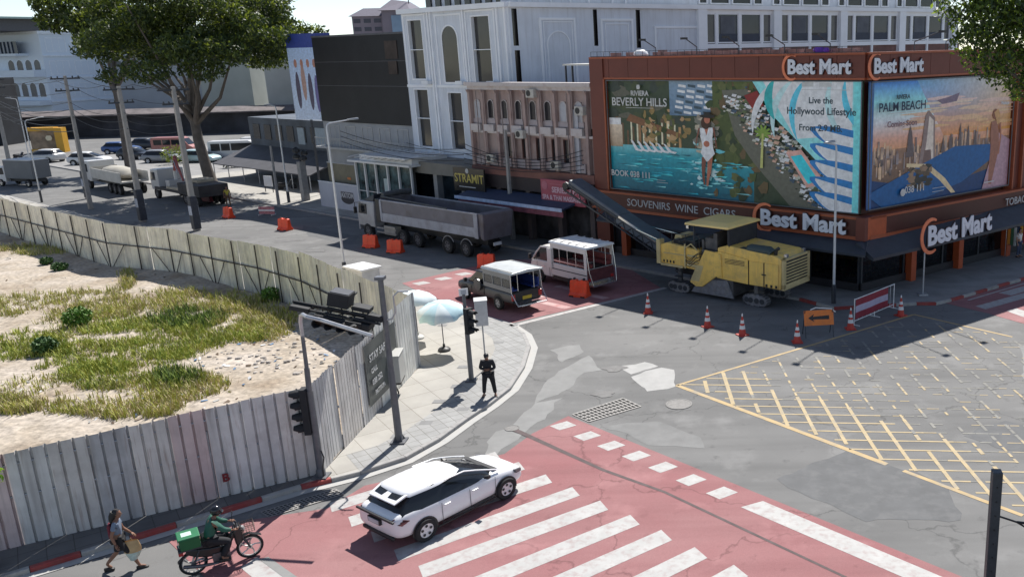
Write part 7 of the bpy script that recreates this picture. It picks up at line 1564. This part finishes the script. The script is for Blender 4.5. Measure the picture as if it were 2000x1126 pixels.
# striped boards and cart near the plaza
t = thing('road_board', G(522,420), 'small red and white striped board lying by the plaza kerb', 'board', 100); mb = MB(); mb.box(-.7,.7,-.03,.03,.1,.7); mb.build('board', mat('faded_pink_board', (.45,.18,.2), .6, 0, .4, 5), t); mb = MB(); mb.box(-.72,.72,-.04,.04,.34,.46); mb.box(-.6,-.55,-.3,.3,0,.1); mb.box(.55,.6,-.3,.3,0,.1); mb.build('board_stripe', WHT, t)
t = thing('notice_board', G(527,378), 'small white standing notice board on the plaza', 'board', 120); mb = MB(); mb.box(-.6,.6,-.03,.03,.7,1.7); mb.build('board', WHT, t); mb = MB(); mb.box(-.6,-.55,-.03,.03,.1,.7); mb.box(.55,.6,-.03,.03,.1,.7); mb.build('legs', DMET, t)

# ================================================================ people
SK = mat('skin', (.24,.12,.075), .6, 0, .05, 8); SKL = mat('light_skin', (.40,.22,.15), .6, 0, .05, 8); HAIR = mat('black_hair', (.012,.01,.01), .5, 0, .3, 20); SHOE = mat('dark_shoe', (.015,.015,.015), .5)
def hand(mb, w_, d, side, s_=1.0, curl=.5):
    """palm and five fingers starting at wrist w_, pointing along d"""
    w_ = Vector(w_); d = Vector(d).normalized(); u = d.cross(Vector((0,0,1))); u = (u if u.length > .1 else Vector((1,0,0))).normalized()*side; n_ = d.cross(u)
    pe = w_+d*.085*s_; mb.loft([[w_+u*a*.022+n_*b_*.014 for a, b_ in ((-1,-1),(1,-1),(1,1),(-1,1))],[w_+d*.05*s_+u*a*.040*s_+n_*b_*.014 for a, b_ in ((-1,-1),(1,-1),(1,1),(-1,1))],[pe+u*a*.040*s_+n_*b_*.011 for a, b_ in ((-1,-1),(1,-1),(1,1),(-1,1))]])
    for k, ln in enumerate((.062,.074,.078,.068)):
        b0 = pe+u*(.033-.022*k)*s_*-1; d2 = (d+n_*curl).normalized(); d3 = (d+n_*curl*2.4).normalized(); j1_ = b0+d*ln*.42; j2_ = j1_+d2*ln*.34; mb.path([b0-d*.01, j1_, j2_, j2_+d3*ln*.3], [.0095,.009,.008,.006], 6)
    b0 = w_+d*.02-u*.028*-1; mb.path([b0, b0+(d*.6+u*.8).normalized()*.035, b0+(d+u*.5).normalized()*.07, b0+(d+n_*.5).normalized()*.09], [.012,.011,.0095,.007], 6)
def head(mb, c, fwd, s_=1.0):
    """head with face; c = centre"""
    c = Vector(c); f = Vector(fwd).normalized(); sd_ = Vector((-f.y, f.x, 0)).normalized(); up = f.cross(sd_)*1.0; up = up if up.z > 0 else -up
    M3 = Matrix((f, sd_, up)).transposed(); q = MB(); q.ball((0,0,0),(.095*s_,.077*s_,.118*s_),14); q.ball((.03,0,-.07),(.055,.052,.055),10)
    q.loft([[(.085,.012,.02),(.085,-.012,.02),(.08,-.018,-.02),(.08,.018,-.02)],[(.098,.006,.018),(.098,-.006,.018),(.115,-.012,-.018),(.115,.012,-.018)]])
    for s2 in (-1,1): q.ball((0,s2*.078,-.005),(.018,.008,.03),8)
    q.box(.082,.092,-.024,.024,-.056,-.044); i0 = mb._a([c+M3 @ v for v in q.v]); mb.f += [[i0+k for k in f_] for f_ in q.f]; mb.mi += q.mi
    e = MB(); 
    for s2 in (-1,1): e.ball((.083,s2*.030,.012),(.010,.013,.009),8)
    e.v = [c+M3 @ v for v in e.v]; return e, M3
def person(name_lab, p, az, J, skinM, top, bottom, hairM=HAIR, z=0.0, shoes=SHOE, longhair=False, hat=None, gr=None, sleeve='short', s=1.0, bulk=1.0):
    """J: joints in metres (x forward, y left, z up)"""
    t = thing('person', (p[0], p[1], z), name_lab, 'person', az, gr); t.scale = (s,)*3
    V_ = {k: Vector(v) for k, v in J.items()}
    def mix(a, b_, f): return V_[a].lerp(V_[b_], f)
    pel, ch, nk, hdc = V_['pelvis'], V_['chest'], V_['neck'], V_['head']
    chains = [[(pel, (.135,.10), 'pel'), (pel.lerp(ch,.5), (.12,.09)), (ch, (.15,.105), 'ch'), (nk, .055, 'nk'), (nk.lerp(hdc,.6), .05)]]
    for sd_ in ('l','r'):
        chains.append(['ch', (V_['sh'+sd_], .062), (mix('sh'+sd_,'el'+sd_,.5), .048), (V_['el'+sd_], .040), (mix('el'+sd_,'wr'+sd_,.4), .038), (V_['wr'+sd_], .026)])
        chains.append(['pel', (V_['hp'+sd_], .09), (mix('hp'+sd_,'kn'+sd_,.5), .078), (V_['kn'+sd_], .056), (mix('kn'+sd_,'an'+sd_,.35), .055), (V_['an'+sd_], .038), (V_['to'+sd_], .034)])
    body = skin('body', chains, skinM, t)
    ex = MB(); e, M3 = head(ex, hdc, V_['look'] if 'look' in V_ else (1,0,-.1))
    for sd_, k in (('l',1),('r',-1)): d = V_['wr'+sd_]-V_['el'+sd_]; d = V_.get('hd'+sd_, d); hand(ex, V_['wr'+sd_], d, k, curl=J.get('curl', (.35,))[0])
    bm_ = bmesh.new(); bm_.from_mesh(body.data); vs = [bm_.verts.new(v) for v in ex.v]
    for f_ in ex.f:
        try: bm_.faces.new([vs[i] for i in f_]).smooth = True
        except ValueError: pass
    bm_.to_mesh(body.data); bm_.free()
    e.build('eyes', BLK, t, smooth=True)
    # clothes
    c = [[(pel+Vector((0,0,-.02)), (.145,.115), 'pel'), (pel.lerp(ch,.5), (.135,.105)), (ch, (.165,.12), 'ch'), (ch.lerp(nk,.65), .085)]]
    for sd_ in ('l','r'):
        a = ['ch', (V_['sh'+sd_], .075), (mix('sh'+sd_,'el'+sd_,.6), .064)]
        if sleeve == 'long': a += [(V_['el'+sd_], .055), (mix('el'+sd_,'wr'+sd_,.9), .042)]
        c.append(a)
    fat = lambda ch_: [[it if isinstance(it, str) else (it[0], tuple(q*bulk for q in it[1]) if isinstance(it[1], tuple) else it[1]*bulk, *it[2:]) for it in cc] for cc in ch_]
    skin('shirt', fat(c), top, t)
    c = [[(pel+Vector((0,0,.03)), (.15,.12), 'pel')]]
    for sd_ in ('l','r'):
        a = ['pel', (V_['hp'+sd_], .105), (mix('hp'+sd_,'kn'+sd_,.5), .09), (V_['kn'+sd_], .072)]
        if bottom[1] == 'long': a += [(mix('kn'+sd_,'an'+sd_,.5), .066), (mix('kn'+sd_,'an'+sd_,.93), .058)]
        c.append(a)
    skin('trousers', fat(c), bottom[0], t)
    mb = MB()
    for sd_ in ('l','r'):
        a, b_ = V_['an'+sd_], V_['to'+sd_]; d = (b_-a); d.z = 0; d.normalize(); s2 = Vector((-d.y,d.x,0)); zz = min(a.z,b_.z)-.035
        mb.loft([[a-d*.08+s2*k*.035+Vector((0,0,h-a.z+zz)) for k, h in ((-1,-.03),(1,-.03),(1,.06),(-1,.06))],[a+d*.06+s2*k*.045+Vector((0,0,h-a.z+zz)) for k, h in ((-1,-.03),(1,-.03),(1,.06),(-1,.06))],[b_+d*.05+s2*k*.038+Vector((0,0,h-b_.z+zz)) for k, h in ((-1,-.03),(1,-.03),(1,.02),(-1,.02))]])
    mb.build('shoes', shoes, t, bevel=.015)
    if hat != 'helmet':
        q = MB(); q.ball((-.012,0,.018),(.102,.088,.118),14); q.v = [hdc+M3 @ Vector((v.x if v.x < .055 else .055+(v.x-.055)*.3, v.y, max(v.z,-.05) if v.x > -.02 else v.z)) for v in q.v]
        q.v = q.v; 
        if longhair: q.path([hdc+M3 @ Vector(v) for v in ((-.05,0,.05),(-.09,0,-.06),(-.10,0,-.18),(-.09,0,-.30))], [.085,.085,.075,.03], 10)
        h_ = q.build('hair', hairM, t, smooth=True)
        # leave the face open
        bm_ = bmesh.new(); bm_.from_mesh(h_.data); inv_ = M3.transposed()
        dl = [v for v in bm_.verts if (inv_ @ (v.co-hdc)).x > .045 and (inv_ @ (v.co-hdc)).z < .055]
        bmesh.ops.delete(bm_, geom=dl, context='VERTS'); bm_.to_mesh(h_.data); bm_.free()
    if hat == 'cap':
        q = MB(); q.ball((0,0,.05),(.108,.094,.085),14); q.loft([[(.04,-.07,.06),(.04,.07,.06),(.04,.07,.07),(.04,-.07,.07)],[(.16,-.05,.045),(.16,.05,.045),(.16,.05,.055),(.16,-.05,.055)]]); q.v = [hdc+M3 @ Vector((v.x,v.y,max(v.z,.035))) for v in q.v]; q.build('cap', BLK, t, smooth=True)
    if hat == 'helmet':
        q = MB(); q.ball((-.01,0,.03),(.135,.122,.135),16); q.v = [hdc+M3 @ Vector((v.x,v.y,max(v.z,-.07))) for v in q.v]; hh = q.build('helmet', mat('black_helmet', (.015,.016,.02), .12, 0, .0), t, smooth=True); q = MB(); q.path([hdc+M3 @ Vector(v) for v in ((.10,-.09,.0),(.14,0,.0),(.10,.09,.0))],.03,6); q.build('visor', GLS, hh, smooth=True)
    return t
ST = dict(pelvis=(0,0,.93), chest=(.0,0,1.28), neck=(.01,0,1.46), head=(.03,0,1.60), shl=(0,.19,1.38), shr=(0,-.19,1.38), ell=(-.04,.25,1.10), elr=(-.04,-.25,1.10), wrl=(.05,.26,.86), wrr=(.05,-.26,.86), hpl=(0,.10,.88), hpr=(0,-.10,.88), knl=(.03,.12,.49), knr=(.03,-.12,.49), anl=(0,.14,.09), anr=(0,-.14,.09), tol=(.15,.16,.04), tor=(.15,-.16,.04))
g = dict(ST); g.update(ell=(.02,.27,1.12), elr=(.02,-.27,1.12), wrl=(.20,.05,1.10), wrr=(.20,-.03,1.14), hdl=(.1,-1,0), hdr=(.1,1,.0), look=(1,0,-.35), head=(.06,0,1.59), hpl=(0,.11,.88), hpr=(0,-.11,.88), knl=(0,.17,.49), knr=(0,-.17,.49), anl=(-.02,.21,.09), anr=(-.02,-.21,.09), tol=(.12,.27,.04), tor=(.12,-.25,.04))
NAVY = mat('black_uniform', (.012,.013,.018), .8, 0, .2, 4); NAVT = mat('black_trousers', (.010,.010,.014), .8, 0, .2, 4)
pg_ = GP(957,773); g_ = person('person in black uniform and cap standing on the corner pavement with folded hands', (pg_.x,pg_.y), 178, g, SK, NAVY, (NAVT,'long'), z=PZ-.01, hat='cap', s=.99, bulk=1.22, sleeve='long')
mb = MB(); mb.lathe([(.15,.93),(.155,.95),(.155,.99),(.15,1.0)], n=16); mb.v = [Vector((v.x*.95,v.y*1.15,v.z)) for v in mb.v]; mb.box(.0,.1,.17,.24,.86,1.0); mb.build('belt', BLK, g_)
# walking woman at the lower left
wk = dict(ST); wk.update(pelvis=(0,0,.90), chest=(.03,0,1.24), neck=(.05,0,1.42), head=(.08,0,1.55), shl=(.03,.16,1.34), shr=(.03,-.16,1.34), ell=(.10,.20,1.06), elr=(-.08,-.22,1.06), wrl=(.26,.20,.88), wrr=(-.02,-.24,.83), hpl=(0,.09,.85), hpr=(0,-.09,.85), knl=(-.12,.10,.47), knr=(.22,-.09,.50), anl=(-.42,.10,.16), anr=(.38,-.09,.10), tol=(-.30,.10,.06), tor=(.52,-.09,.09))
wk.update(anl=(-.36,.10,.20), tol=(-.26,.10,.08), knl=(-.10,.10,.48), anr=(.36,-.09,.09), tor=(.50,-.09,.05), knr=(.22,-.09,.48))
pw_ = G(243,1112); w_t = person('person with long black hair walking beside the kerb at the lower left', (pw_.x,pw_.y), 66, wk, SK, mat('grey_blue_top', (.16,.20,.27), .8, 0, .2, 4), (mat('black_shorts', (.012,.012,.014), .8), 'short'), longhair=True, s=1.0)
mb = MB(); mb.loft([[(.03,-.19,1.0),(.12,-.19,1.0),(.12,.17,1.0),(.03,.17,1.0)],[(.0,-.2,.62),(.14,-.2,.62),(.14,.2,.62),(.0,.2,.62)]]); mb.build('skirt_hem', mat('black_shorts',(0,0,0)), w_t, bevel=.03)
mb = MB(); mb.box(-.16,-.07,-.13,.13,.95,1.32); mb.build('backpack', mat('dark_red_bag', (.16,.015,.03), .7), w_t, bevel=.04)
bg_ = thing('bag', (pw_.x+.28,pw_.y+.05,0), 'crumpled tan and white carrier bag hanging at the walking person side', 'bag', 66)
mb = MB(); mb.grid(lambda u, v: ((.10+.09*v+.02*math.sin(u*12+v*4))*math.cos(u*6.283)*(.55+.7*(1-abs(v-.45)*1.2)), (.07+.05*(1-v))*math.sin(u*6.283)*(.6+.6*(1-v)), .30+v*.50), 16, 8, mf=lambda u, v: 0 if v > 2 else 1); mb.build('bag_body', [mat('tan_plastic', (.50,.33,.16), .5, 0, .2, 6), mat('white_green_plastic', (.45,.52,.46), .5, 0, .3, 8)], bg_, smooth=True, fix=False)
mb = MB(); mb.path([(.03,0,.78),(.0,0,.88),(-.03,0,.78)],.008,5); mb.build('bag_handle', mat('tan_plastic',(0,0,0)), bg_)
# motorbike and rider
r1, r2_ = G(383,1120), G(488,1088); hd = (r2_-r1).normalized(); azb = math.degrees(math.atan2(hd.x, hd.y)); cb_ = (r1+r2_)/2
bt = thing('motorbike', (cb_.x,cb_.y,0), 'black delivery motorbike with wire basket on the kerb side of the red crossing', 'motorbike', azb)
bs = .93
BKB = mat('bike_black', (.015,.015,.017), .3, 0, .15, 8)
for nm, x in (('wheel',-.62),('wheel',.66)):
    mb = MB(); n = 28; A = []
    for k in range(n): a = 2*math.pi*k/n; A.append([(x+(.285+.035*math.cos(b_))*math.cos(a), .035*math.sin(b_)*1.1, .32+(.285+.035*math.cos(b_))*math.sin(a)) for b_ in [2*math.pi*j/8 for j in range(8)]])
    A.append(A[0]); mb.loft(A, caps=False); o = mb.build('wheel', RUB, bt, smooth=True); mb = MB()
    for k in range(5): a = 2*math.pi*k/5; mb.path([(x,0,.32),(x+.13*math.cos(a+.2),.012,.32+.13*math.sin(a+.2)),(x+.26*math.cos(a),0,.32+.26*math.sin(a))],[.03,.018,.02],5)
    A = []
    for k in range(n): a = 2*math.pi*k/n; A.append([(x+(.252+.014*c_)*math.cos(a), .018*s_, .32+(.252+.014*c_)*math.sin(a)) for c_, s_ in ((1,1),(-1,1),(-1,-1),(1,-1))])
    A.append(A[0]); mb.loft(A, caps=False); mb.lathe([(.01,-.05),(.05,-.05),(.05,.05),(.01,.05)],(x,0,.32),10,ax='y'); mb.build('rim', mat('pale_rim', (.55,.53,.5), .35, .5), o)
mb = MB(); mb.prism([(-.75,.62),(-.55,.48),(-.15,.36),(.12,.38),(.3,.66),(.44,.86),(.36,.92),(.1,.60),(-.2,.62),(-.72,.74)],'y',-.10,.10); mb.build('body_fairing', BKB, bt, bevel=.03)
mb = MB(); mb.prism([(-.72,.74),(-.2,.64),(.05,.66),(.05,.72),(-.3,.76),(-.72,.80)],'y',-.12,.12); mb.build('saddle', BLK, bt, bevel=.03)
mb = MB(); mb.prism([(.35,.5),(.5,.55),(.56,.9),(.44,1.02),(.32,.9)],'y',-.16,.16); mb.build('front_cowl', BKB, bt, bevel=.04)
mb = MB()
for y in (-.08,.08): mb.tube((.66,y,.32),(.42,y,.9),.022); mb.tube((-.62,y*1.4,.32),(-.45,y*1.4,.68),.022); mb.tube((-.62,y,.32),(-.1,y,.35),.02)
mb.path([(.36,-.33,1.0),(.40,-.12,.98),(.42,0,.95),(.40,.12,.98),(.36,.33,1.0)],.014,6); mb.lathe([(.02,-.02),(.09,-.02),(.09,.02)],(.44,0,.93),8); mb.build('fork_and_handlebar', DMET, bt)
mb = MB(); mb.path([(.66,-.05,.66),(.52,-.05,.64),(.86,-.05,.60)],.01,5); mb.loft([[(.36,-.07,.62),(.36,.07,.62),(.36,.07,.63),(.36,-.07,.63)],[(.66,-.07,.69),(.66,.07,.69),(.66,.07,.70),(.66,-.07,.70)],[(.95,-.06,.56),(.95,.06,.56),(.95,.06,.57),(.95,-.06,.57)]]); mb.loft([[(-.95,-.07,.42),(-.95,.07,.42),(-.93,.07,.45),(-.93,-.07,.45)],[(-.6,-.07,.70),(-.6,.07,.70),(-.6,.07,.72),(-.6,-.07,.72)]]); mb.build('mudguards', BKB, bt)
mb = MB(); mb.box(-.2,.2,-.13,.13,.2,.45); mb.path([(.1,-.12,.25),(-.1,-.15,.2),(-.5,-.16,.26),(-.85,-.16,.36)],[.025,.03,.05,.05],8); mb.tube((-.05,-.28,.25),(-.05,.28,.25),.018); mb.tube((-.5,-.22,.33),(-.5,.22,.33),.015); mb.build('engine', mat('engine_grey', (.12,.12,.13), .4, .5, .2, 9), bt, bevel=.01)
mb = MB()
for s_ in (-1,1): mb.tube((.36,s_*.22,1.0),(.40,s_*.28,1.2),.008,n=5); mb.ball((.41,s_*.30,1.23),(.015,.06,.04),8)
mb.build('mirrors', BLK, bt); mb = MB(); mb.ball((.56,0,.86),(.05,.10,.08),8); mb.build('headlight', mat('lamp_glass', (.4,.4,.4), .1), bt); mb = MB(); mb.box(-.90,-.80,-.09,.09,.62,.70); mb.build('tail_light', mat('tail_red',(0,0,0)), bt)
BW = mat('basket_wire', (.16,.12,.10), .5, .3); mb = MB()
for k in range(6): x = .50+k*.062; mb.path([(x,-.16,.98),(x,-.15,.78),(x,.15,.78),(x,.16,.98)],.006,4)
for z in (.80,.86,.92,.98): mb.path([(.5,-.16,z),(.82,-.16,z),(.82,.16,z),(.5,.16,z),(.5,-.16,z)],.006,4)
mb.build('basket', BW, bt)
GB = mat('green_box', (.010,.10,.032), .6, 0, .12, 3, dirt=(.01,.1,.03), da=.3, ds=3)
dbx = thing('delivery_box', (cb_.x,cb_.y,0), 'bright green delivery box with white emblem strapped behind the rider', 'box', azb)
mb = MB(); mb.loft([[(-.84,-.23,.80),(-.40,-.23,.80),(-.40,.23,.80),(-.84,.23,.80)],[(-.86,-.24,1.08),(-.40,-.24,1.08),(-.40,.24,1.08),(-.86,.24,1.08)]]); mb.build('box_body', GB, dbx, bevel=.02); mb = MB(); mb.box(-.88,-.39,-.26,.26,1.08,1.13); mb.build('lid', mat('green_lid', (.012,.14,.055), .5, 0, .1, 3), dbx, bevel=.02); mb = MB(); mb.box(-.78,-.56,-.12,.10,1.132,1.136); mb.box(-.875,-.862,-.14,.14,.88,1.02); mb.build('white_patch', mat('mint_print', (.45,.65,.52)), dbx)
mb = MB(); mb.box(-.9,-.38,-.2,.2,.76,.80); mb.build('rack', DMET, dbx)
rd = dict(pelvis=(-.22,0,.86), chest=(-.10,0,1.20), neck=(-.02,0,1.36), head=(.05,0,1.50), shl=(-.06,.19,1.30), shr=(-.06,-.19,1.30), ell=(.12,.28,1.10), elr=(.12,-.28,1.10), wrl=(.31,.28,1.03), wrr=(.31,-.28,1.03), hpl=(-.20,.10,.82), hpr=(-.20,-.10,.82), knl=(.22,.19,.72), knr=(.22,-.19,.72), anl=(.0,.21,.33), anr=(.0,-.21,.33), tol=(.14,.22,.28), tor=(.14,-.22,.28), hdl=(1,0,-.1), hdr=(1,0,-.1), curl=(1.1,0,0), look=(1,0,-.15))
TEAL = mat('dark_teal_jacket', (.018,.10,.07), .7, 0, .2, 4)
person('person in dark teal jacket and glossy black helmet riding the delivery motorbike', (cb_.x,cb_.y), azb, rd, SK, TEAL, (NAVT,'long'), hat='helmet', sleeve='long', bulk=1.28)
# far people
pv = G(447,402); person('person in yellow vest standing by the red barrier near the tree trunk', (pv.x,pv.y), 150, ST, SK, mat('yellow_vest', (.5,.42,.05), .7), (mat('brown_trousers', (.12,.07,.04), .8),'long'), s=1.0)
a_ = G(632,399); b2_ = G(642,401)
person('left of two people standing in front of the white site wall, pale shirt', (a_.x,a_.y), 120, ST, SKL, mat('grey_shirt', (.22,.2,.2), .8), (NAVT,'long'), z=.13); person('right of two people standing before the white site wall, light grey top, black hair', (b2_.x,b2_.y), 190, ST, SKL, mat('pale_shirt', (.4,.38,.38), .8), (NAVT,'long'), z=.13)
ps_ = SQ(12.8, .8); person('person in white top at the clothing racks by the right end of the shop', (ps_.x,ps_.y), 140, ST, SKL, WHT, (mat('blue_jeans', (.05,.07,.13), .8),'long'), z=.13)
# parked scooters on the far left and on the plaza
def scooter(px, py, az, lab):
    t = thing('scooter', G(px,py), lab, 'scooter', az, 'parked scooters'); 
    for x in (-.6,.6): mb = MB(); mb.lathe([(.16,-.05),(.27,-.05),(.29,0),(.27,.05),(.16,.05)],(x,0,.29),14,ax='y'); mb.build('wheel', RUB, t, smooth=True)
    mb = MB(); mb.prism([(-.8,.5),(-.3,.35),(.2,.35),(.45,.8),(.55,.85),(.45,1.0),(.3,.9),(.05,.5),(-.2,.68),(-.8,.75)],'y',-.14,.14); mb.build('body', BKB, t, bevel=.03); mb = MB(); mb.box(-.75,0,-.12,.12,.74,.82); mb.build('saddle', BLK, t, bevel=.02); mb = MB(); mb.tube((.35,-.3,1.05),(.35,.3,1.05),.015); mb.tube((.58,0,.3),(.4,0,1.05),.03); mb.build('handlebar', CHR, t)
scooter(562,372,60,'dark motorcycle parked on the plaza beside the notice board'); scooter(40,312,20,'dark scooter parked among others at the foot of the left edge pole'); scooter(52,316,30,'dark scooter standing between the left edge pole and the grey car')
# clothes rack at the right edge of the shop
p = SQ(13.4,.3); t = thing('clothes_rack', (p.x,p.y,.13), 'rack of coloured clothes at the right end of the shop front', 'clothes rack', A2)
mb = MB(); mb.tube((-1.2,0,0),(-1.2,0,1.7),.02); mb.tube((1.4,0,0),(1.4,0,1.7),.02); mb.tube((-1.2,0,1.7),(1.4,0,1.7),.02); mb.build('rack_frame', CHR, t)
for i, c in enumerate(((.5,.18,.02),(.04,.12,.06),(.5,.5,.5),(.03,.06,.12),(.55,.3,.03),(.3,.03,.04),(.1,.1,.1),(.5,.5,.5))): mb = MB(); x = -1.05+i*.32; mb.grid(lambda u, v: (x+u*.26, .05*math.sin(u*8), 1.65-v*(.9+.1*(i % 3))), 6, 3); mb.build('garment', mat('garment_%d%d' % (int(c[0]*99), int(c[1]*99)), c, .8), t, fix=False, solid=.02)

# ================================================================ trees
def leafmat(name, c, tr=.35):
    M = mat(name, c, .55, 0, .4, .9, detail=3); n = M.node_tree.nodes; l = M.node_tree.links; b_ = n['Principled BSDF']; o_ = n['Material Output']
    tl = n.new('ShaderNodeBsdfTranslucent'); tl.inputs[0].default_value = (c[0]*1.9, c[1]*1.7, c[2]*.8, 1); mx = n.new('ShaderNodeMixShader'); mx.inputs[0].default_value = tr
    l.new(b_.outputs[0], mx.inputs[1]); l.new(tl.outputs[0], mx.inputs[2]); l.new(mx.outputs[0], o_.inputs['Surface']); return M
BARK = mat('tree_bark', (.11,.095,.085), .9, 0, .25, 2, bump=.5, bs=6); L1_ = leafmat('tree_leaf', (.045,.072,.018), .25); L2_ = leafmat('tree_leaf_dark', (.028,.050,.016), .2); L3_ = leafmat('tree_leaf_bright', (.11,.15,.03), .4)
def tree(p, lab, clumps, n, s_, trunk, limbs, mats, seed=1):
    t = thing('tree', p, lab, 'tree', 90); rg_ = random.Random(seed); mb = MB(); leaves(mb, clumps, n, s_, rg_, len(mats)); mb.build('crown', mats, t, fix=False)
    mb = MB()
    for pts, rr in [trunk]+limbs: mb.path(pts, rr, 9)
    mb.build('trunk', BARK, t, smooth=True)
bt_ = G(420,374); rg = random.Random(11)
cl = []
for i in range(190):
    a = rg.uniform(0,6.283); r_ = rg.uniform(2,10.6); x, y = r_*math.cos(a)+1.0, r_*math.sin(a)*.8; z = 11.6+4.2*(1-(r_/12)**2)+rg.uniform(-2.6,4.2)
    if x > 6: z = max(z, 11.8+(x-6)*.62+rg.uniform(-.6,1))
    if x < -5: z = max(z, 12.6+(-5-x)*.4+rg.uniform(-.6,1))
    q = rg.uniform(.55,1.75); cl.append((x,y,z,q*1.25,q*1.1,q*.65))
limbs = []
for i in range(13):
    c = cl[i*13]; limbs.append(([(0.0-.8,0,6.2+.15*i),(c[0]*.45,c[1]*.45,8.6+.2*i),(c[0],c[1],c[2]-.3)],[.26,.14,.04]))
tree(bt_, 'big old shade tree with leaning grey trunk standing beside the parked trucks', cl, 52000, .22, ([(0,0,0),(-.15,0,.6),(-.4,0,2),(-.8,0,5),(-.9,0,8.5),(-.4,0,12)],[.85,.62,.52,.45,.38,.2]), limbs, [L1_,L1_,L2_,L3_], 3)
# second crown farther left
p = G(250,330); cl = []
for i in range(26): a = rg.uniform(0,6.283); r_ = rg.uniform(1,6.5); q = rg.uniform(1.0,2.0); cl.append((r_*math.cos(a)+1, r_*math.sin(a), 17.3+rg.uniform(-2.6,3.6), q*1.3,q*1.2,q*.8))
tree(p, 'second tall tree behind the big one, over the pale grey block roof', cl, 11000, .32, ([(0,0,0),(.2,0,6),(0,0,15)],[.3,.25,.12]), [([(.1,0,9),(c[0]*.5,c[1]*.5,13),(c[0],c[1],c[2])],[.2,.12,.04]) for c in cl[::5]], [L1_,L2_,L3_], 5)
tree((-100,205), 'dark green tree at the top left corner beyond the apartment roof', [(rg.uniform(-9,9),rg.uniform(-3,3),20+rg.uniform(-4,4),3.2,3,2.2) for _ in range(12)], 4000, .5, ([(0,0,0),(0,0,16)],[.6,.3]), [], [L1_,L2_], 6)
# right foreground tree
rg = random.Random(5); cl = []
for (x, y, z, q) in ((-3.6,0,12.9,.75),(-4.1,.2,13.4,.7),(-3.9,-.2,12.35,.55),(-3.3,.1,12.0,.7),(-2.7,0,11.7,.7),(-2.2,.1,11.25,.6),(-3.0,0,13.6,1.0),(-2.2,0,12.6,1.0),(-1.4,0,12.0,1.0),(-1.8,-.2,11.15,.5),(-1.0,0,13.4,1.4),(0,0,12.8,1.4),(-.6,1,14.5,1.5),(1,0,13.5,1.6),(-2.6,1.2,13.2,.9),(-1.2,-.3,11.3,.7),(0,-.8,11.8,1),(1.4,.8,12.6,1.4),(-3.7,.3,14.1,.7),(-2.4,.3,14.5,1)): cl.append((x-.1,y,z,q*1.15,q*1.15,q*.95))
tree((11.2,24), 'leafy green tree crown reaching in at the upper right before the shop fascia', cl, 42000, .085, ([(0,0,0),(.1,0,5),(0,0,9),(-.4,0,12)],[.22,.18,.14,.07]), [([(0,0,8.5),(c[0]*.5,c[1]*.5,(c[2]+9.5)/2),(c[0],c[1],c[2])],[.08,.05,.015]) for c in cl[::2]], [leafmat('near_leaf', (.055,.095,.02)), L2_, leafmat('near_leaf_bright', (.13,.20,.035), .5)], 8)
# small foreground plant at the left edge
p = G(-4,1118); tree((p.x,p.y), 'bright green sapling at the left edge in front of the zinc fence', [(.1,0,3.2,.5,.5,.5),(.3,.1,3.8,.4,.4,.45),(.35,0,2.7,.35,.3,.35),(-.3,0,3.6,.5,.4,.6)], 1700, .085, ([(0,0,0),(0,0,3.6)],[.05,.015]), [], [L3_, leafmat('sapling_leaf', (.12,.22,.03), .5)], 9)
# planting by the parked cars and by the plaza
def lowplant(px, py, r_, h, lab, M, n=500): p = G(px,py); t = thing('shrub', p, lab, 'shrub', 90, 'street shrubs'); mb = MB(); leaves(mb, [(0,0,h*.55,r_,r_,h*.5)], n, .14, rnd); mb.build('foliage', M, t, fix=False)
lowplant(342,322,1.6,2.4,'yellow green bush between the parked cars and the crane', L3_); 
for i, (px, py, lb) in enumerate(((448,330,'dark round shrub left end of the row before the minibus'),(470,328,'dark round shrub second of the row before the minibus'),(492,326,'dark round shrub third of the row before the minibus'),(512,322,'dark round shrub right end of the row before the minibus'))): lowplant(px,py,.8,1.2,lb,L2_,300)
